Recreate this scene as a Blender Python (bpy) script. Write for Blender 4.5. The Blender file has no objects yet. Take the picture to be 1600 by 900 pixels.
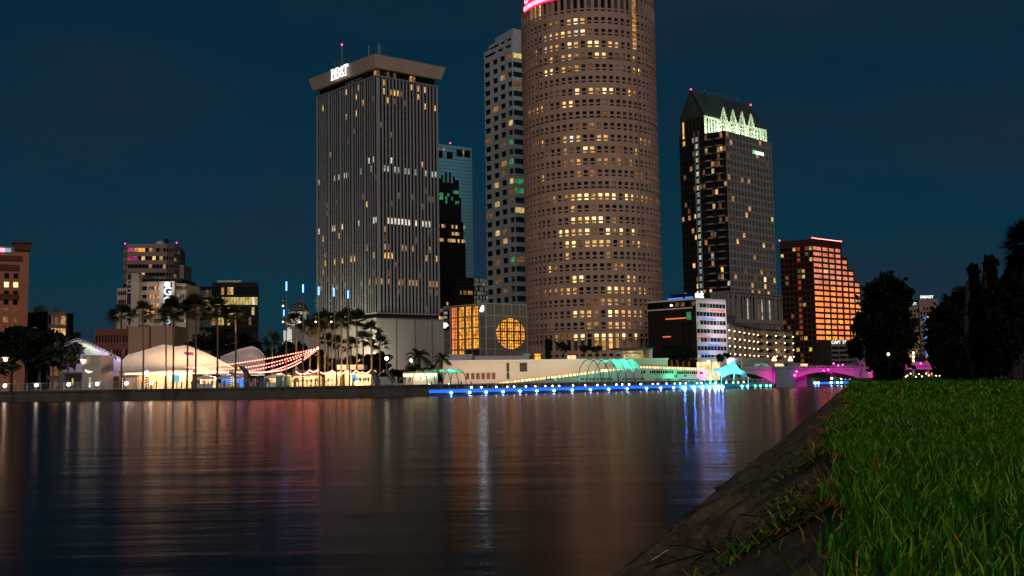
import bpy, bmesh, math, random
import numpy as np
from mathutils import Vector, Matrix
rnd = random.Random(7)
nrs = np.random.RandomState(11)
sc = bpy.context.scene
col = sc.collection
PI = math.pi

# ------------------------------------------------------------------ camera
F = 1680.0            # focal length in photo pixels (photo is 1600 x 900)
CZ = 2.4              # camera height above the water
PITCH = math.atan(148 / F)
ROLL = 0.0165
fwd = Vector((0, math.cos(PITCH), math.sin(PITCH)))
up0 = Vector((0, -math.sin(PITCH), math.cos(PITCH)))
R0 = Vector((1, 0, 0))
rgt = R0 * math.cos(ROLL) - up0 * math.sin(ROLL)
upv = R0 * math.sin(ROLL) + up0 * math.cos(ROLL)
CAM = Vector((0, 0, CZ))

def ray(px, py):
    return fwd + rgt * ((px - 800) / F) + upv * ((450 - py) / F)
def at(px, py, Y):
    d = ray(px, py); return CAM + d * (Y / d.y)
def onz(px, py, z):
    d = ray(px, py); return CAM + d * ((z - CZ) / d.z)
def proj(p):
    v = Vector(p) - CAM; w = v.dot(fwd)
    if w < 0.05: return (-1e4, -1e4)
    return (800 + F * v.dot(rgt) / w, 450 - F * v.dot(upv) / w)
def gx(px, Y, py=590):
    return at(px, py, Y).x

cd = bpy.data.cameras.new('camera'); cam = bpy.data.objects.new('camera', cd); col.objects.link(cam)
cd.sensor_width = 36; cd.lens = F / 1600 * 36; cd.clip_end = 20000; cd.clip_start = 0.05
cam.matrix_world = Matrix(((rgt.x, upv.x, -fwd.x, 0), (rgt.y, upv.y, -fwd.y, 0), (rgt.z, upv.z, -fwd.z, CZ), (0, 0, 0, 1)))
sc.camera = cam

# ------------------------------------------------------------------ materials
MATS = {}
def nodes_of(name):
    m = bpy.data.materials.new(name); m.use_nodes = True
    nt = m.node_tree; b = nt.nodes['Principled BSDF']
    MATS[name] = m
    return m, nt, b
def noise_node(nt, scale, detail=4, coord='Position', rough=0.55, stretch=None):
    g = nt.nodes.new('ShaderNodeNewGeometry')
    n = nt.nodes.new('ShaderNodeTexNoise'); n.inputs['Scale'].default_value = scale
    n.inputs['Detail'].default_value = detail; n.inputs['Roughness'].default_value = rough
    src = g.outputs['Position']
    if stretch:
        vm = nt.nodes.new('ShaderNodeVectorMath'); vm.operation = 'MULTIPLY'; vm.inputs[1].default_value = stretch
        nt.links.new(src, vm.inputs[0]); src = vm.outputs[0]
    nt.links.new(src, n.inputs['Vector'])
    return n
def ramp(nt, src, stops):
    r = nt.nodes.new('ShaderNodeValToRGB'); e = r.color_ramp.elements
    while len(e) < len(stops): e.new(0.5)
    for k, (p, c) in enumerate(stops):
        e[k].position = p; e[k].color = (c[0], c[1], c[2], 1) if hasattr(c, '__len__') else (c, c, c, 1)
    nt.links.new(src, r.inputs['Fac']); return r
def mul(c, k): return (c[0] * k, c[1] * k, c[2] * k)

def solid(name, c, rough=0.7, var=0.18, scale=0.6, metal=0.0, spec=0.3, bump=0.0, bscale=8.0, stretch=None):
    m, nt, b = nodes_of(name)
    n = noise_node(nt, scale, 5, stretch=stretch)
    r = ramp(nt, n.outputs['Fac'], [(0.25, mul(c, 1 - var * 1.4)), (0.5, c), (0.75, mul(c, 1 + var))])
    nt.links.new(r.outputs['Color'], b.inputs['Base Color'])
    b.inputs['Roughness'].default_value = rough; b.inputs['Metallic'].default_value = metal
    b.inputs['Specular IOR Level'].default_value = spec
    if bump:
        n2 = noise_node(nt, bscale, 4)
        bp = nt.nodes.new('ShaderNodeBump'); bp.inputs['Strength'].default_value = bump
        nt.links.new(n2.outputs['Fac'], bp.inputs['Height']); nt.links.new(bp.outputs[0], b.inputs['Normal'])
    return m
def glow(name, c, s):
    m, nt, b = nodes_of(name)
    b.inputs['Base Color'].default_value = (0.02, 0.02, 0.02, 1)
    b.inputs['Emission Color'].default_value = (*c, 1); b.inputs['Emission Strength'].default_value = s
    return m
def lit(name, c, s, scale=0.55, lo=0.25, hi=1.35):
    """a lit window: uneven room light behind the pane"""
    m, nt, b = nodes_of(name)
    b.inputs['Base Color'].default_value = (0.015, 0.015, 0.017, 1); b.inputs['Roughness'].default_value = 0.15
    b.inputs['Specular IOR Level'].default_value = 0.2
    n = noise_node(nt, scale, 3, rough=0.7)
    mr = nt.nodes.new('ShaderNodeMapRange'); mr.inputs['From Min'].default_value = 0.35; mr.inputs['From Max'].default_value = 0.65
    mr.inputs['To Min'].default_value = lo * s; mr.inputs['To Max'].default_value = hi * s
    nt.links.new(n.outputs['Fac'], mr.inputs['Value'])
    n2 = noise_node(nt, scale * 0.37, 2)
    r = ramp(nt, n2.outputs['Fac'], [(0.35, (c[0], c[1] * 0.8, c[2] * 0.6)), (0.65, c)])
    nt.links.new(r.outputs['Color'], b.inputs['Emission Color'])
    nt.links.new(mr.outputs['Result'], b.inputs['Emission Strength'])
    return m
def glass(name, c=(0.012, 0.014, 0.016), rough=0.08, spec=0.35):
    m, nt, b = nodes_of(name)
    n = noise_node(nt, 0.35, 2)
    r = ramp(nt, n.outputs['Fac'], [(0.3, mul(c, 0.6)), (0.7, mul(c, 1.5))])
    nt.links.new(r.outputs['Color'], b.inputs['Base Color'])
    b.inputs['Roughness'].default_value = rough; b.inputs['Specular IOR Level'].default_value = spec
    return m

solid('tower_precast', (0.37, 0.245, 0.19), 0.85, 0.12, 0.25, bump=0.1, bscale=3)
solid('joint_dark', (0.09, 0.068, 0.06), 0.9, 0.1)
solid('fin_concrete', (0.225, 0.245, 0.275), 0.8, 0.10, 0.2, stretch=(1, 1, 0.12))
solid('bronze_spandrel', (0.014, 0.012, 0.012), 0.8, 0.2)
solid('cap_concrete', (0.36, 0.28, 0.245), 0.85, 0.10, 0.2)
solid('podium_concrete', (0.25, 0.25, 0.25), 0.85, 0.22, 0.12, stretch=(1, 1, 0.35))
solid('granite_pale', (0.36, 0.41, 0.42), 0.7, 0.10, 0.3)
solid('granite_brown', (0.24, 0.205, 0.19), 0.7, 0.15, 0.3)
solid('russet_stone', (0.055, 0.021, 0.016), 0.7, 0.15, 0.3, spec=0.1)
solid('blind_glass', (0.075, 0.05, 0.038), 0.4, 0.3, 0.9, spec=0.15)
solid('granite_dark', (0.03, 0.027, 0.027), 0.6, 0.2, 0.3, spec=0.08)
solid('copper_roof', (0.035, 0.055, 0.05), 0.55, 0.2, 0.15)
solid('crown_stone', (0.45, 0.46, 0.42), 0.8, 0.08)
solid('hotel_pink', (0.34, 0.135, 0.08), 0.85, 0.12, 0.2)
solid('hotel_band', (0.10, 0.032, 0.022), 0.85, 0.15)
solid('brick_red', (0.17, 0.06, 0.042), 0.9, 0.15, 0.5)
solid('stucco_pink', (0.36, 0.22, 0.16), 0.9, 0.10, 0.15)
solid('stucco_cream', (0.44, 0.36, 0.29), 0.85, 0.10, 0.2)
solid('stucco_mauve', (0.21, 0.165, 0.15), 0.85, 0.10, 0.2)
solid('black_metal', (0.012, 0.012, 0.013), 0.6, 0.2, spec=0.08)
solid('dark_brown_clad', (0.022, 0.014, 0.013), 0.7, 0.2, spec=0.08)
solid('white_paint', (0.62, 0.60, 0.58), 0.7, 0.07, 0.3, stretch=(1, 1, 0.3))
solid('white_wall', (0.58, 0.52, 0.44), 0.8, 0.08, 0.15, stretch=(1, 1, 0.3))
solid('steel_grey', (0.22, 0.22, 0.225), 0.45, 0.12, 1.0, metal=0.5)
solid('canopy_steel', (0.05, 0.11, 0.10), 0.5, 0.1)
solid('steel_pale', (0.42, 0.42, 0.42), 0.5, 0.10, 1.0, metal=0.2)
solid('seawall_concrete', (0.075, 0.07, 0.06), 0.9, 0.4, 0.35, stretch=(1, 1, 0.4), bump=0.3)
solid('plaza_paving', (0.18, 0.165, 0.15), 0.9, 0.2, 0.4)
solid('ramp_white', (0.36, 0.38, 0.36), 0.8, 0.08, 0.2, stretch=(1, 1, 0.3))
solid('bridge_concrete', (0.17, 0.18, 0.21), 0.85, 0.14, 0.35, stretch=(1, 1, 0.4))
solid('museum_mesh', (0.165, 0.14, 0.125), 0.6, 0.08, 0.3, metal=0.3)
solid('museum_trim', (0.34, 0.33, 0.32), 0.5, 0.08)
solid('mullion', (0.10, 0.055, 0.02), 0.6, 0.1)
solid('balcony_beige', (0.25, 0.225, 0.18), 0.85, 0.10, 0.2)
solid('recess_dark', (0.055, 0.046, 0.04), 0.8, 0.2)
solid('garage_concrete', (0.125, 0.12, 0.115), 0.85, 0.15, 0.3)
solid('banner_navy', (0.012, 0.022, 0.05), 0.7, 0.1)
solid('trunk_bark', (0.13, 0.10, 0.075), 0.95, 0.3, 2.0, stretch=(1, 1, 3))
solid('dark_bark', (0.03, 0.025, 0.02), 0.95, 0.3, 2.0)
solid('roof_dark', (0.05, 0.048, 0.046), 0.9, 0.2)
solid('door_rose', (0.20, 0.10, 0.085), 0.8, 0.1)
solid('soil', (0.03, 0.024, 0.015), 0.95, 0.3, 3.0)
solid('skin', (0.30, 0.18, 0.12), 0.7, 0.05)
solid('hair', (0.02, 0.015, 0.012), 0.8, 0.1)
solid('bin_teal', (0.05, 0.16, 0.18), 0.6, 0.1)
solid('umbrella_white', (0.6, 0.56, 0.5), 0.7, 0.05)

def membrane(name, c, trans):
    m, nt, b = nodes_of(name); out = [x for x in nt.nodes if x.type == 'OUTPUT_MATERIAL'][0]
    n = noise_node(nt, .5, 4); r = ramp(nt, n.outputs['Fac'], [(.3, mul(c, .88)), (.7, mul(c, 1.08))]); nt.links.new(r.outputs['Color'], b.inputs['Base Color']); b.inputs['Roughness'].default_value = .6
    tl = nt.nodes.new('ShaderNodeBsdfTranslucent'); nt.links.new(r.outputs['Color'], tl.inputs['Color'])
    mx = nt.nodes.new('ShaderNodeMixShader'); mx.inputs[0].default_value = trans
    nt.links.new(b.outputs[0], mx.inputs[1]); nt.links.new(tl.outputs[0], mx.inputs[2]); nt.links.new(mx.outputs[0], out.inputs['Surface'])
membrane('shade_fabric', (.55, .62, .60), .5)
membrane('white_membrane', (.66, .66, .67), .42)
glass('dark_glass', (0.008, 0.009, 0.01), 0.1, 0.18)
glass('teal_glass', (0.01, 0.03, 0.03), 0.06, 0.5)
glass('grey_glass', (0.085, 0.11, 0.11), 0.25, 0.5)
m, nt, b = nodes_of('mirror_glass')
b.inputs['Base Color'].default_value = (0.21, 0.60, 0.76, 1); b.inputs['Metallic'].default_value = 0.25; b.inputs['Roughness'].default_value = 0.06  # pale teal base colour stands in for the reflected bright sky
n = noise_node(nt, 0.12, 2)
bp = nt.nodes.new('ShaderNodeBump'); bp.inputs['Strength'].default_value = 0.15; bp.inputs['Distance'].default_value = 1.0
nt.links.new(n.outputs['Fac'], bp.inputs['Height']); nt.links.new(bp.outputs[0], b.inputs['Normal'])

lit('lit_faint', (1.0, 0.50, 0.22), 0.15)
lit('lit_dim', (1.0, 0.54, 0.20), 0.48)
lit('lit_warm', (1.0, 0.60, 0.20), 1.05)
lit('lit_bright', (1.0, 0.74, 0.34), 2.0, lo=0.5)
lit('lit_white', (1.0, 0.93, 0.78), 1.0)
lit('lit_cool', (0.75, 0.95, 0.85), 0.55)
lit('lit_cyan', (0.45, 0.85, 0.85), 0.35, lo=0.5)
lit('lit_yellow', (1.0, 0.80, 0.28), 0.65)
lit('lit_orange', (1.0, 0.29, 0.085), 1.35, scale=0.25, lo=0.65, hi=1.25)
lit('lit_salmon', (1.0, 0.34, 0.22), 0.85, scale=0.25, lo=0.6, hi=1.25)
lit('lit_amber', (1.0, 0.42, 0.05), 1.2, scale=0.9, lo=0.3, hi=1.9)
lit('lit_red', (1.0, 0.12, 0.04), 0.35)
lit('lit_magenta', (1.0, 0.08, 0.45), 0.7)
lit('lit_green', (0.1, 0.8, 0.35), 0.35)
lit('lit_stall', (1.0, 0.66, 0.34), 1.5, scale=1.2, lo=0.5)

glow('bulb_warm', (1.0, 0.62, 0.28), 9)
glow('bulb_pink', (1.0, 0.19, 0.13), 12)
glow('bulb_white', (1.0, 0.88, 0.68), 14)
glow('bulb_blue', (0.18, 0.45, 1.0), 28)
glow('bulb_blue_bright', (0.05, 0.24, 1.0), 900)
glow('halo_red', (1.0, 0.02, 0.10), 0.9)
glow('emblem_white', (0.7, 0.88, 1.0), 45)
lit('lit_pale', (0.6, 0.85, 0.75), 0.13)
glow('bulb_cyan', (0.12, 0.75, 0.9), 25)
glow('bulb_green', (0.08, 0.9, 0.45), 14)
glow('tube_blue', (0.10, 0.25, 1.0), 5)
glow('fascia_blue', (0.012, 0.17, 1.0), 1.2)
glow('fascia_teal', (0.02, 0.35, 0.7), 0.25)
glow('neon_orange', (1.0, 0.20, 0.05), 1.0)
glow('neon_blue', (0.05, 0.25, 1.0), 1.1)
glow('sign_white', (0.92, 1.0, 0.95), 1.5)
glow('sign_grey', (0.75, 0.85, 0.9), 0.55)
glow('sign_green', (0.15, 0.9, 0.35), 1.2)
glow('sign_pink', (1.0, 0.28, 0.40), 2.4)
glow('sign_cyan', (0.3, 0.75, 0.9), 0.6)
glow('beacon_red', (1.0, 0.05, 0.12), 6)
glow('lamp_soft', (1.0, 0.72, 0.42), 2.6)
glow('lamp_magenta', (1.0, 0.05, 0.55), 12)
glow('stall_blue', (0.08, 0.3, 1.0), 1.0)
glow('screen_aqua', (0.15, 0.65, 0.9), 0.9)

def foliage(name, c, c2, rough=0.7, spec=0.12):
    m, nt, b = nodes_of(name)
    g = nt.nodes.new('ShaderNodeNewGeometry')
    r = ramp(nt, g.outputs['Random Per Island'], [(0.0, mul(c, 0.4)), (0.66, c), (1.0, c2)])
    nt.links.new(r.outputs['Color'], b.inputs['Base Color']); b.inputs['Roughness'].default_value = rough
    b.inputs['Specular IOR Level'].default_value = spec
    return m
foliage('leaf_dark', (0.010, 0.016, 0.008), (0.018, 0.026, 0.010), 0.9)
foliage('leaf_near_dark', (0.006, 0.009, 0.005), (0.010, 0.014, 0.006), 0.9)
foliage('leaf_palm', (0.022, 0.034, 0.014), (0.04, 0.05, 0.02), 0.7)
foliage('leaf_mid', (0.035, 0.05, 0.018), (0.06, 0.07, 0.02), 0.7)
foliage('grass_blade', (0.020, 0.145, 0.004), (0.22, 0.36, 0.014), 0.42, 0.16)
foliage('grass_dry', (0.20, 0.115, 0.022), (0.44, 0.25, 0.06), 0.6)
foliage('twig_brown', (0.02, 0.014, 0.009), (0.05, 0.03, 0.015), 0.9)

# ------------------------------------------------------------------ mesh builder
class MB:
    def __init__(s): s.v = []; s.f = []; s.m = []
    def face(s, pts, mi=0):
        k = len(s.v); s.v += [tuple(p) for p in pts]; s.f.append(tuple(range(k, k + len(pts)))); s.m.append(mi)
    def hexa(s, p, mi=0):
        k = len(s.v); s.v += [tuple(q) for q in p]
        for q in ((0, 3, 2, 1), (4, 5, 6, 7), (0, 1, 5, 4), (1, 2, 6, 5), (2, 3, 7, 6), (3, 0, 4, 7)):
            s.f.append(tuple(k + i for i in q)); s.m.append(mi)
    def box(s, x0, x1, y0, y1, z0, z1, mi=0):
        s.hexa([(x0, y0, z0), (x1, y0, z0), (x1, y1, z0), (x0, y1, z0), (x0, y0, z1), (x1, y0, z1), (x1, y1, z1), (x0, y1, z1)], mi)
    def prism(s, poly, z0, z1, mi=0, top=True, bottom=False):
        n = len(poly); k = len(s.v)
        s.v += [(p[0], p[1], z0) for p in poly] + [(p[0], p[1], z1) for p in poly]
        for i in range(n):
            j = (i + 1) % n; s.f.append((k + i, k + j, k + n + j, k + n + i)); s.m.append(mi)
        if top: s.f.append(tuple(k + n + i for i in range(n))); s.m.append(mi)
        if bottom: s.f.append(tuple(k + n - 1 - i for i in range(n))); s.m.append(mi)
    def tube(s, pts, rad, seg=6, mi=0, cap=True):
        pts = [Vector(p) for p in pts]; n = len(pts)
        if not hasattr(rad, '__len__'): rad = [rad] * n
        k0 = len(s.v)
        for i, p in enumerate(pts):
            t = (pts[min(i + 1, n - 1)] - pts[max(i - 1, 0)]).normalized()
            a = Vector((0, 0, 1)) if abs(t.z) < 0.9 else Vector((1, 0, 0))
            u = t.cross(a).normalized(); w = t.cross(u)
            for j in range(seg):
                an = 2 * PI * j / seg; q = p + u * (rad[i] * math.cos(an)) + w * (rad[i] * math.sin(an)); s.v.append(tuple(q))
        for i in range(n - 1):
            for j in range(seg):
                a = k0 + i * seg + j; b = k0 + i * seg + (j + 1) % seg
                s.f.append((a, b, b + seg, a + seg)); s.m.append(mi)
        if cap:
            s.f.append(tuple(k0 + seg - 1 - j for j in range(seg))); s.m.append(mi)
            s.f.append(tuple(k0 + (n - 1) * seg + j for j in range(seg))); s.m.append(mi)
    def lathe(s, c, prof, seg=16, mi=0):
        k0 = len(s.v)
        for r, z in prof:
            for j in range(seg):
                an = 2 * PI * j / seg; s.v.append((c[0] + r * math.cos(an), c[1] + r * math.sin(an), c[2] + z))
        for i in range(len(prof) - 1):
            for j in range(seg):
                a = k0 + i * seg + j; b = k0 + i * seg + (j + 1) % seg
                s.f.append((a, b, b + seg, a + seg)); s.m.append(mi)
    def ball(s, c, r, seg=8, rings=5, mi=0):
        s.lathe(c, [(r * math.sin(PI * i / rings) + 1e-4, -r * math.cos(PI * i / rings)) for i in range(rings + 1)], seg, mi)
    def grid(s, P, mi=0):
        """P[i][j] points -> quad sheet"""
        k0 = len(s.v); a = len(P); b = len(P[0])
        for row in P: s.v += [tuple(p) for p in row]
        for i in range(a - 1):
            for j in range(b - 1):
                s.f.append((k0 + i * b + j, k0 + i * b + j + 1, k0 + (i + 1) * b + j + 1, k0 + (i + 1) * b + j)); s.m.append(mi)
    def build(s, name, mats, parent=None, smooth=False, kind=None):
        me = bpy.data.meshes.new(name)
        off = Vector((0, 0, 0))
        q = parent
        while q is not None: off = off + q.location; q = q.parent
        vs = [(v[0] - off.x, v[1] - off.y, v[2] - off.z) for v in s.v] if parent else s.v
        me.from_pydata(vs, [], s.f)
        if isinstance(mats, str): mats = [mats]
        for mm in mats: me.materials.append(MATS[mm])
        if len(mats) > 1: me.polygons.foreach_set('material_index', s.m)
        if smooth: me.polygons.foreach_set('use_smooth', [True] * len(me.polygons))
        me.update()
        o = bpy.data.objects.new(name, me); col.objects.link(o)
        if parent: o.parent = parent
        if kind: o['kind'] = kind
        return o

def tag(o, label, cat, group=None):
    o['label'] = label; o['category'] = cat
    if group: o['group'] = group
    return o
def thing(name, label, cat, loc, group=None):
    o = bpy.data.objects.new(name, None); o.empty_display_size = 0.5
    col.objects.link(o); o.location = Vector(loc); return tag(o, label, cat, group)
def struct(o): o['kind'] = 'structure'; return o
def np_mesh(name, V, Fq, mat, parent=None, kind=None, smooth=False):
    """numpy verts (n,3) and equal-size faces (m,k)"""
    me = bpy.data.meshes.new(name); n, k = Fq.shape
    V = np.asarray(V, dtype=np.float32)
    if parent is not None:
        off = Vector((0, 0, 0)); q = parent
        while q is not None: off = off + q.location; q = q.parent
        V = V - np.array(off, dtype=np.float32)
    me.vertices.add(len(V)); me.vertices.foreach_set('co', V.ravel())
    me.loops.add(n * k); me.loops.foreach_set('vertex_index', Fq.astype(np.int32).ravel())
    me.polygons.add(n); me.polygons.foreach_set('loop_start', np.arange(0, n * k, k, dtype=np.int32))
    me.polygons.foreach_set('loop_total', np.full(n, k, dtype=np.int32))
    me.materials.append(MATS[mat]); me.update(calc_edges=True)
    o = bpy.data.objects.new(name, me); col.objects.link(o)
    if parent is not None: o.parent = parent
    if kind: o['kind'] = kind
    return o
def copy_tree(o, loc, parent=None):
    c = o.copy(); col.objects.link(c); c.parent = parent
    if loc is not None: c.location = loc
    for ch in list(o.children): copy_tree(ch, None, c)
    return c
def light(name, kind, loc, energy, color, size=0.5, target=None, spot=None, sx=None, sy=None, aim=(0, 1, .35)):
    if kind == 'POINT':            # becomes an unseen one-sided area light, aimed to stay out of the water
        kind = 'AREA'; energy *= .5; size *= 2
        if target is None: target = Vector(loc) + Vector(aim)
    l = bpy.data.lights.new(name, kind); l.energy = energy; l.color = color
    if kind == 'POINT': l.shadow_soft_size = size
    if kind == 'SPOT': l.shadow_soft_size = size; l.spot_size = spot or 1.2; l.spot_blend = 0.7
    if kind == 'AREA': l.shape = 'RECTANGLE'; l.size = sx or size; l.size_y = sy or size
    o = bpy.data.objects.new(name, l); col.objects.link(o); o.location = loc
    if target is not None: o.rotation_euler = (Vector(target) - Vector(loc)).to_track_quat('-Z', 'Y').to_euler()
    return o

# ------------------------------------------------------------------ facades
def plane_map(A, B):
    """A left end, B right end seen from outside; u along, d inwards"""
    A = Vector((A[0], A[1], 0)); B = Vector((B[0], B[1], 0)); t = (B - A); W = t.length; t.normalize(); n = Vector((-t.y, t.x, 0))
    def m(u, z, d=0.0): return (A.x + t.x * u + n.x * d, A.y + t.y * u + n.y * d, z)
    return m, W
def facade(wall, wins, m, W, z0, z1, cols, rows, dep, pick, mi=0, curved=False, skip=None):
    ub = [0.0]
    for a, b_ in cols: ub += [a, b_]
    ub.append(W)
    def band(za, zb):
        if zb - za < 1e-4: return
        if curved:
            for i in range(len(ub) - 1):
                wall.face([m(ub[i], za), m(ub[i + 1], za), m(ub[i + 1], zb), m(ub[i], zb)], mi)
        else: wall.face([m(0, za), m(W, za), m(W, zb), m(0, zb)], mi)
    zc = z0
    for j, (za, zb) in enumerate(rows):
        band(zc, za); zc = zb
        for i in range(0, len(ub) - 1, 2):
            if ub[i + 1] - ub[i] > 1e-4:
                wall.face([m(ub[i], za), m(ub[i + 1], za), m(ub[i + 1], zb), m(ub[i], zb)], mi)
        for i, (ua, uc) in enumerate(cols):
            if skip and skip(i, j):
                wall.face([m(ua, za), m(uc, za), m(uc, zb), m(ua, zb)], mi); continue
            wall.face([m(ua, za), m(ua, za, dep), m(ua, zb, dep), m(ua, zb)], mi)
            wall.face([m(uc, za, dep), m(uc, za), m(uc, zb), m(uc, zb, dep)], mi)
            wall.face([m(ua, za), m(uc, za), m(uc, za, dep), m(ua, za, dep)], mi)
            wall.face([m(ua, zb, dep), m(uc, zb, dep), m(uc, zb), m(ua, zb)], mi)
            q = [m(ua, za, dep), m(uc, za, dep), m(uc, zb, dep), m(ua, zb, dep)]
            k = pick(i, j, proj(m((ua + uc) / 2, (za + zb) / 2)))
            if k: wins.append((q, k))
    band(zc, z1)
def cols_even(W, n, frac, m0=0.0, m1=0.0):
    p = (W - m0 - m1) / n
    return [(m0 + p * i + p * (1 - frac) / 2, m0 + p * (i + 1) - p * (1 - frac) / 2) for i in range(n)]
def rows_even(z0, z1, n, frac, off=0.5):
    p = (z1 - z0) / n
    return [(z0 + p * i + p * (1 - frac) * off, z0 + p * i + p * (1 - frac) * off + p * frac) for i in range(n)]
def put_windows(root, wins, name='window', top=100):
    """the panes that show largest become parts of their own, the rest one part"""
    def area(q):
        P = [proj(p) for p in q]
        cx = sum(p[0] for p in P) / len(P); cy = sum(p[1] for p in P) / len(P)
        a = 0
        for i in range(len(P)):
            x0, y0 = P[i]; x1, y1 = P[(i + 1) % len(P)]; a += x0 * y1 - x1 * y0
        if not (0 < cx < 1600 and 0 < cy < 640): return 0
        return -a / 2
    order = sorted(range(len(wins)), key=lambda i: -area(wins[i][0]) * (1.06 if wins[i][1].startswith('lit') else 1.0))
    one = order[:top]; rest = order[top:]
    for i in one:
        b_ = MB(); b_.face(wins[i][0]); b_.build(name, wins[i][1], root)
    if rest:
        keys = sorted(set(wins[i][1] for i in rest)); b_ = MB()
        for i in rest: b_.face(wins[i][0], keys.index(wins[i][1]))
        b_.build(name, keys, root, kind='stuff' if len(rest) > 1 else None)
def back_walls(wall, pts, z0, z1, mi=0):
    """plain sheets through the listed points (walls away from the river)"""
    for a, b_ in zip(pts[:-1], pts[1:]): wall.face([(a[0], a[1], z0), (b_[0], b_[1], z0), (b_[0], b_[1], z1), (a[0], a[1], z1)], mi)
def bar(mb, m, u0, u1, z0, z1, d0, d1, mi=0):
    mb.hexa([m(u0, z0, d0), m(u1, z0, d0), m(u1, z0, d1), m(u0, z0, d1), m(u0, z1, d0), m(u1, z1, d0), m(u1, z1, d1), m(u0, z1, d1)], mi)
def text_mesh(txt, name, size, depth, bold, mat, align='LEFT'):
    cu = bpy.data.curves.new(name, 'FONT'); cu.body = txt; cu.size = size; cu.extrude = depth; cu.offset = bold; cu.align_x = align
    o = bpy.data.objects.new(name, cu); col.objects.link(o); bpy.context.view_layer.update()
    me = bpy.data.meshes.new_from_object(o.evaluated_get(bpy.context.evaluated_depsgraph_get())); bpy.data.objects.remove(o); bpy.data.curves.remove(cu)
    me.name = name; me.materials.clear(); me.materials.append(MATS[mat]); o = bpy.data.objects.new(name, me); col.objects.link(o); return o
def lettering(txt, m, u, z, size, mat, root, name='lettering', d=-0.06, bold=0.0, depth=0.05, align='LEFT', width=1.0):
    o = text_mesh(txt, name, size, depth, bold, mat, align)
    p = Vector(m(u, z, d)); t = (Vector(m(u + 0.1, z, d)) - p).normalized(); nn = (Vector(m(u, z, d)) - Vector(m(u, z, d + 0.1))).normalized()
    off = Vector((0, 0, 0)); q = root
    while q is not None: off = off + q.location; q = q.parent
    M = Matrix(((t.x * width, 0, nn.x, p.x - off.x), (t.y * width, 0, nn.y, p.y - off.y), (t.z, 1, nn.z, p.z - off.z), (0, 0, 0, 1)))
    o.parent = root; o.matrix_local = M
    return o
def mid(*ps): return Vector((sum(p[0] for p in ps) / len(ps), sum(p[1] for p in ps) / len(ps), 0))
ORD = 'first second third fourth fifth sixth seventh eighth ninth tenth eleventh twelfth thirteenth fourteenth fifteenth sixteenth seventeenth eighteenth nineteenth twentieth twenty-first twenty-second'.split()
GZ = 2.3              # level of the city side behind the seawall
# ================================================================== TOWERS
def choose(w):
    """w: list of (key, weight)"""
    t = rnd.random() * sum(x[1] for x in w)
    for k, x in w:
        t -= x
        if t <= 0: return k
    return w[-1][0]

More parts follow.
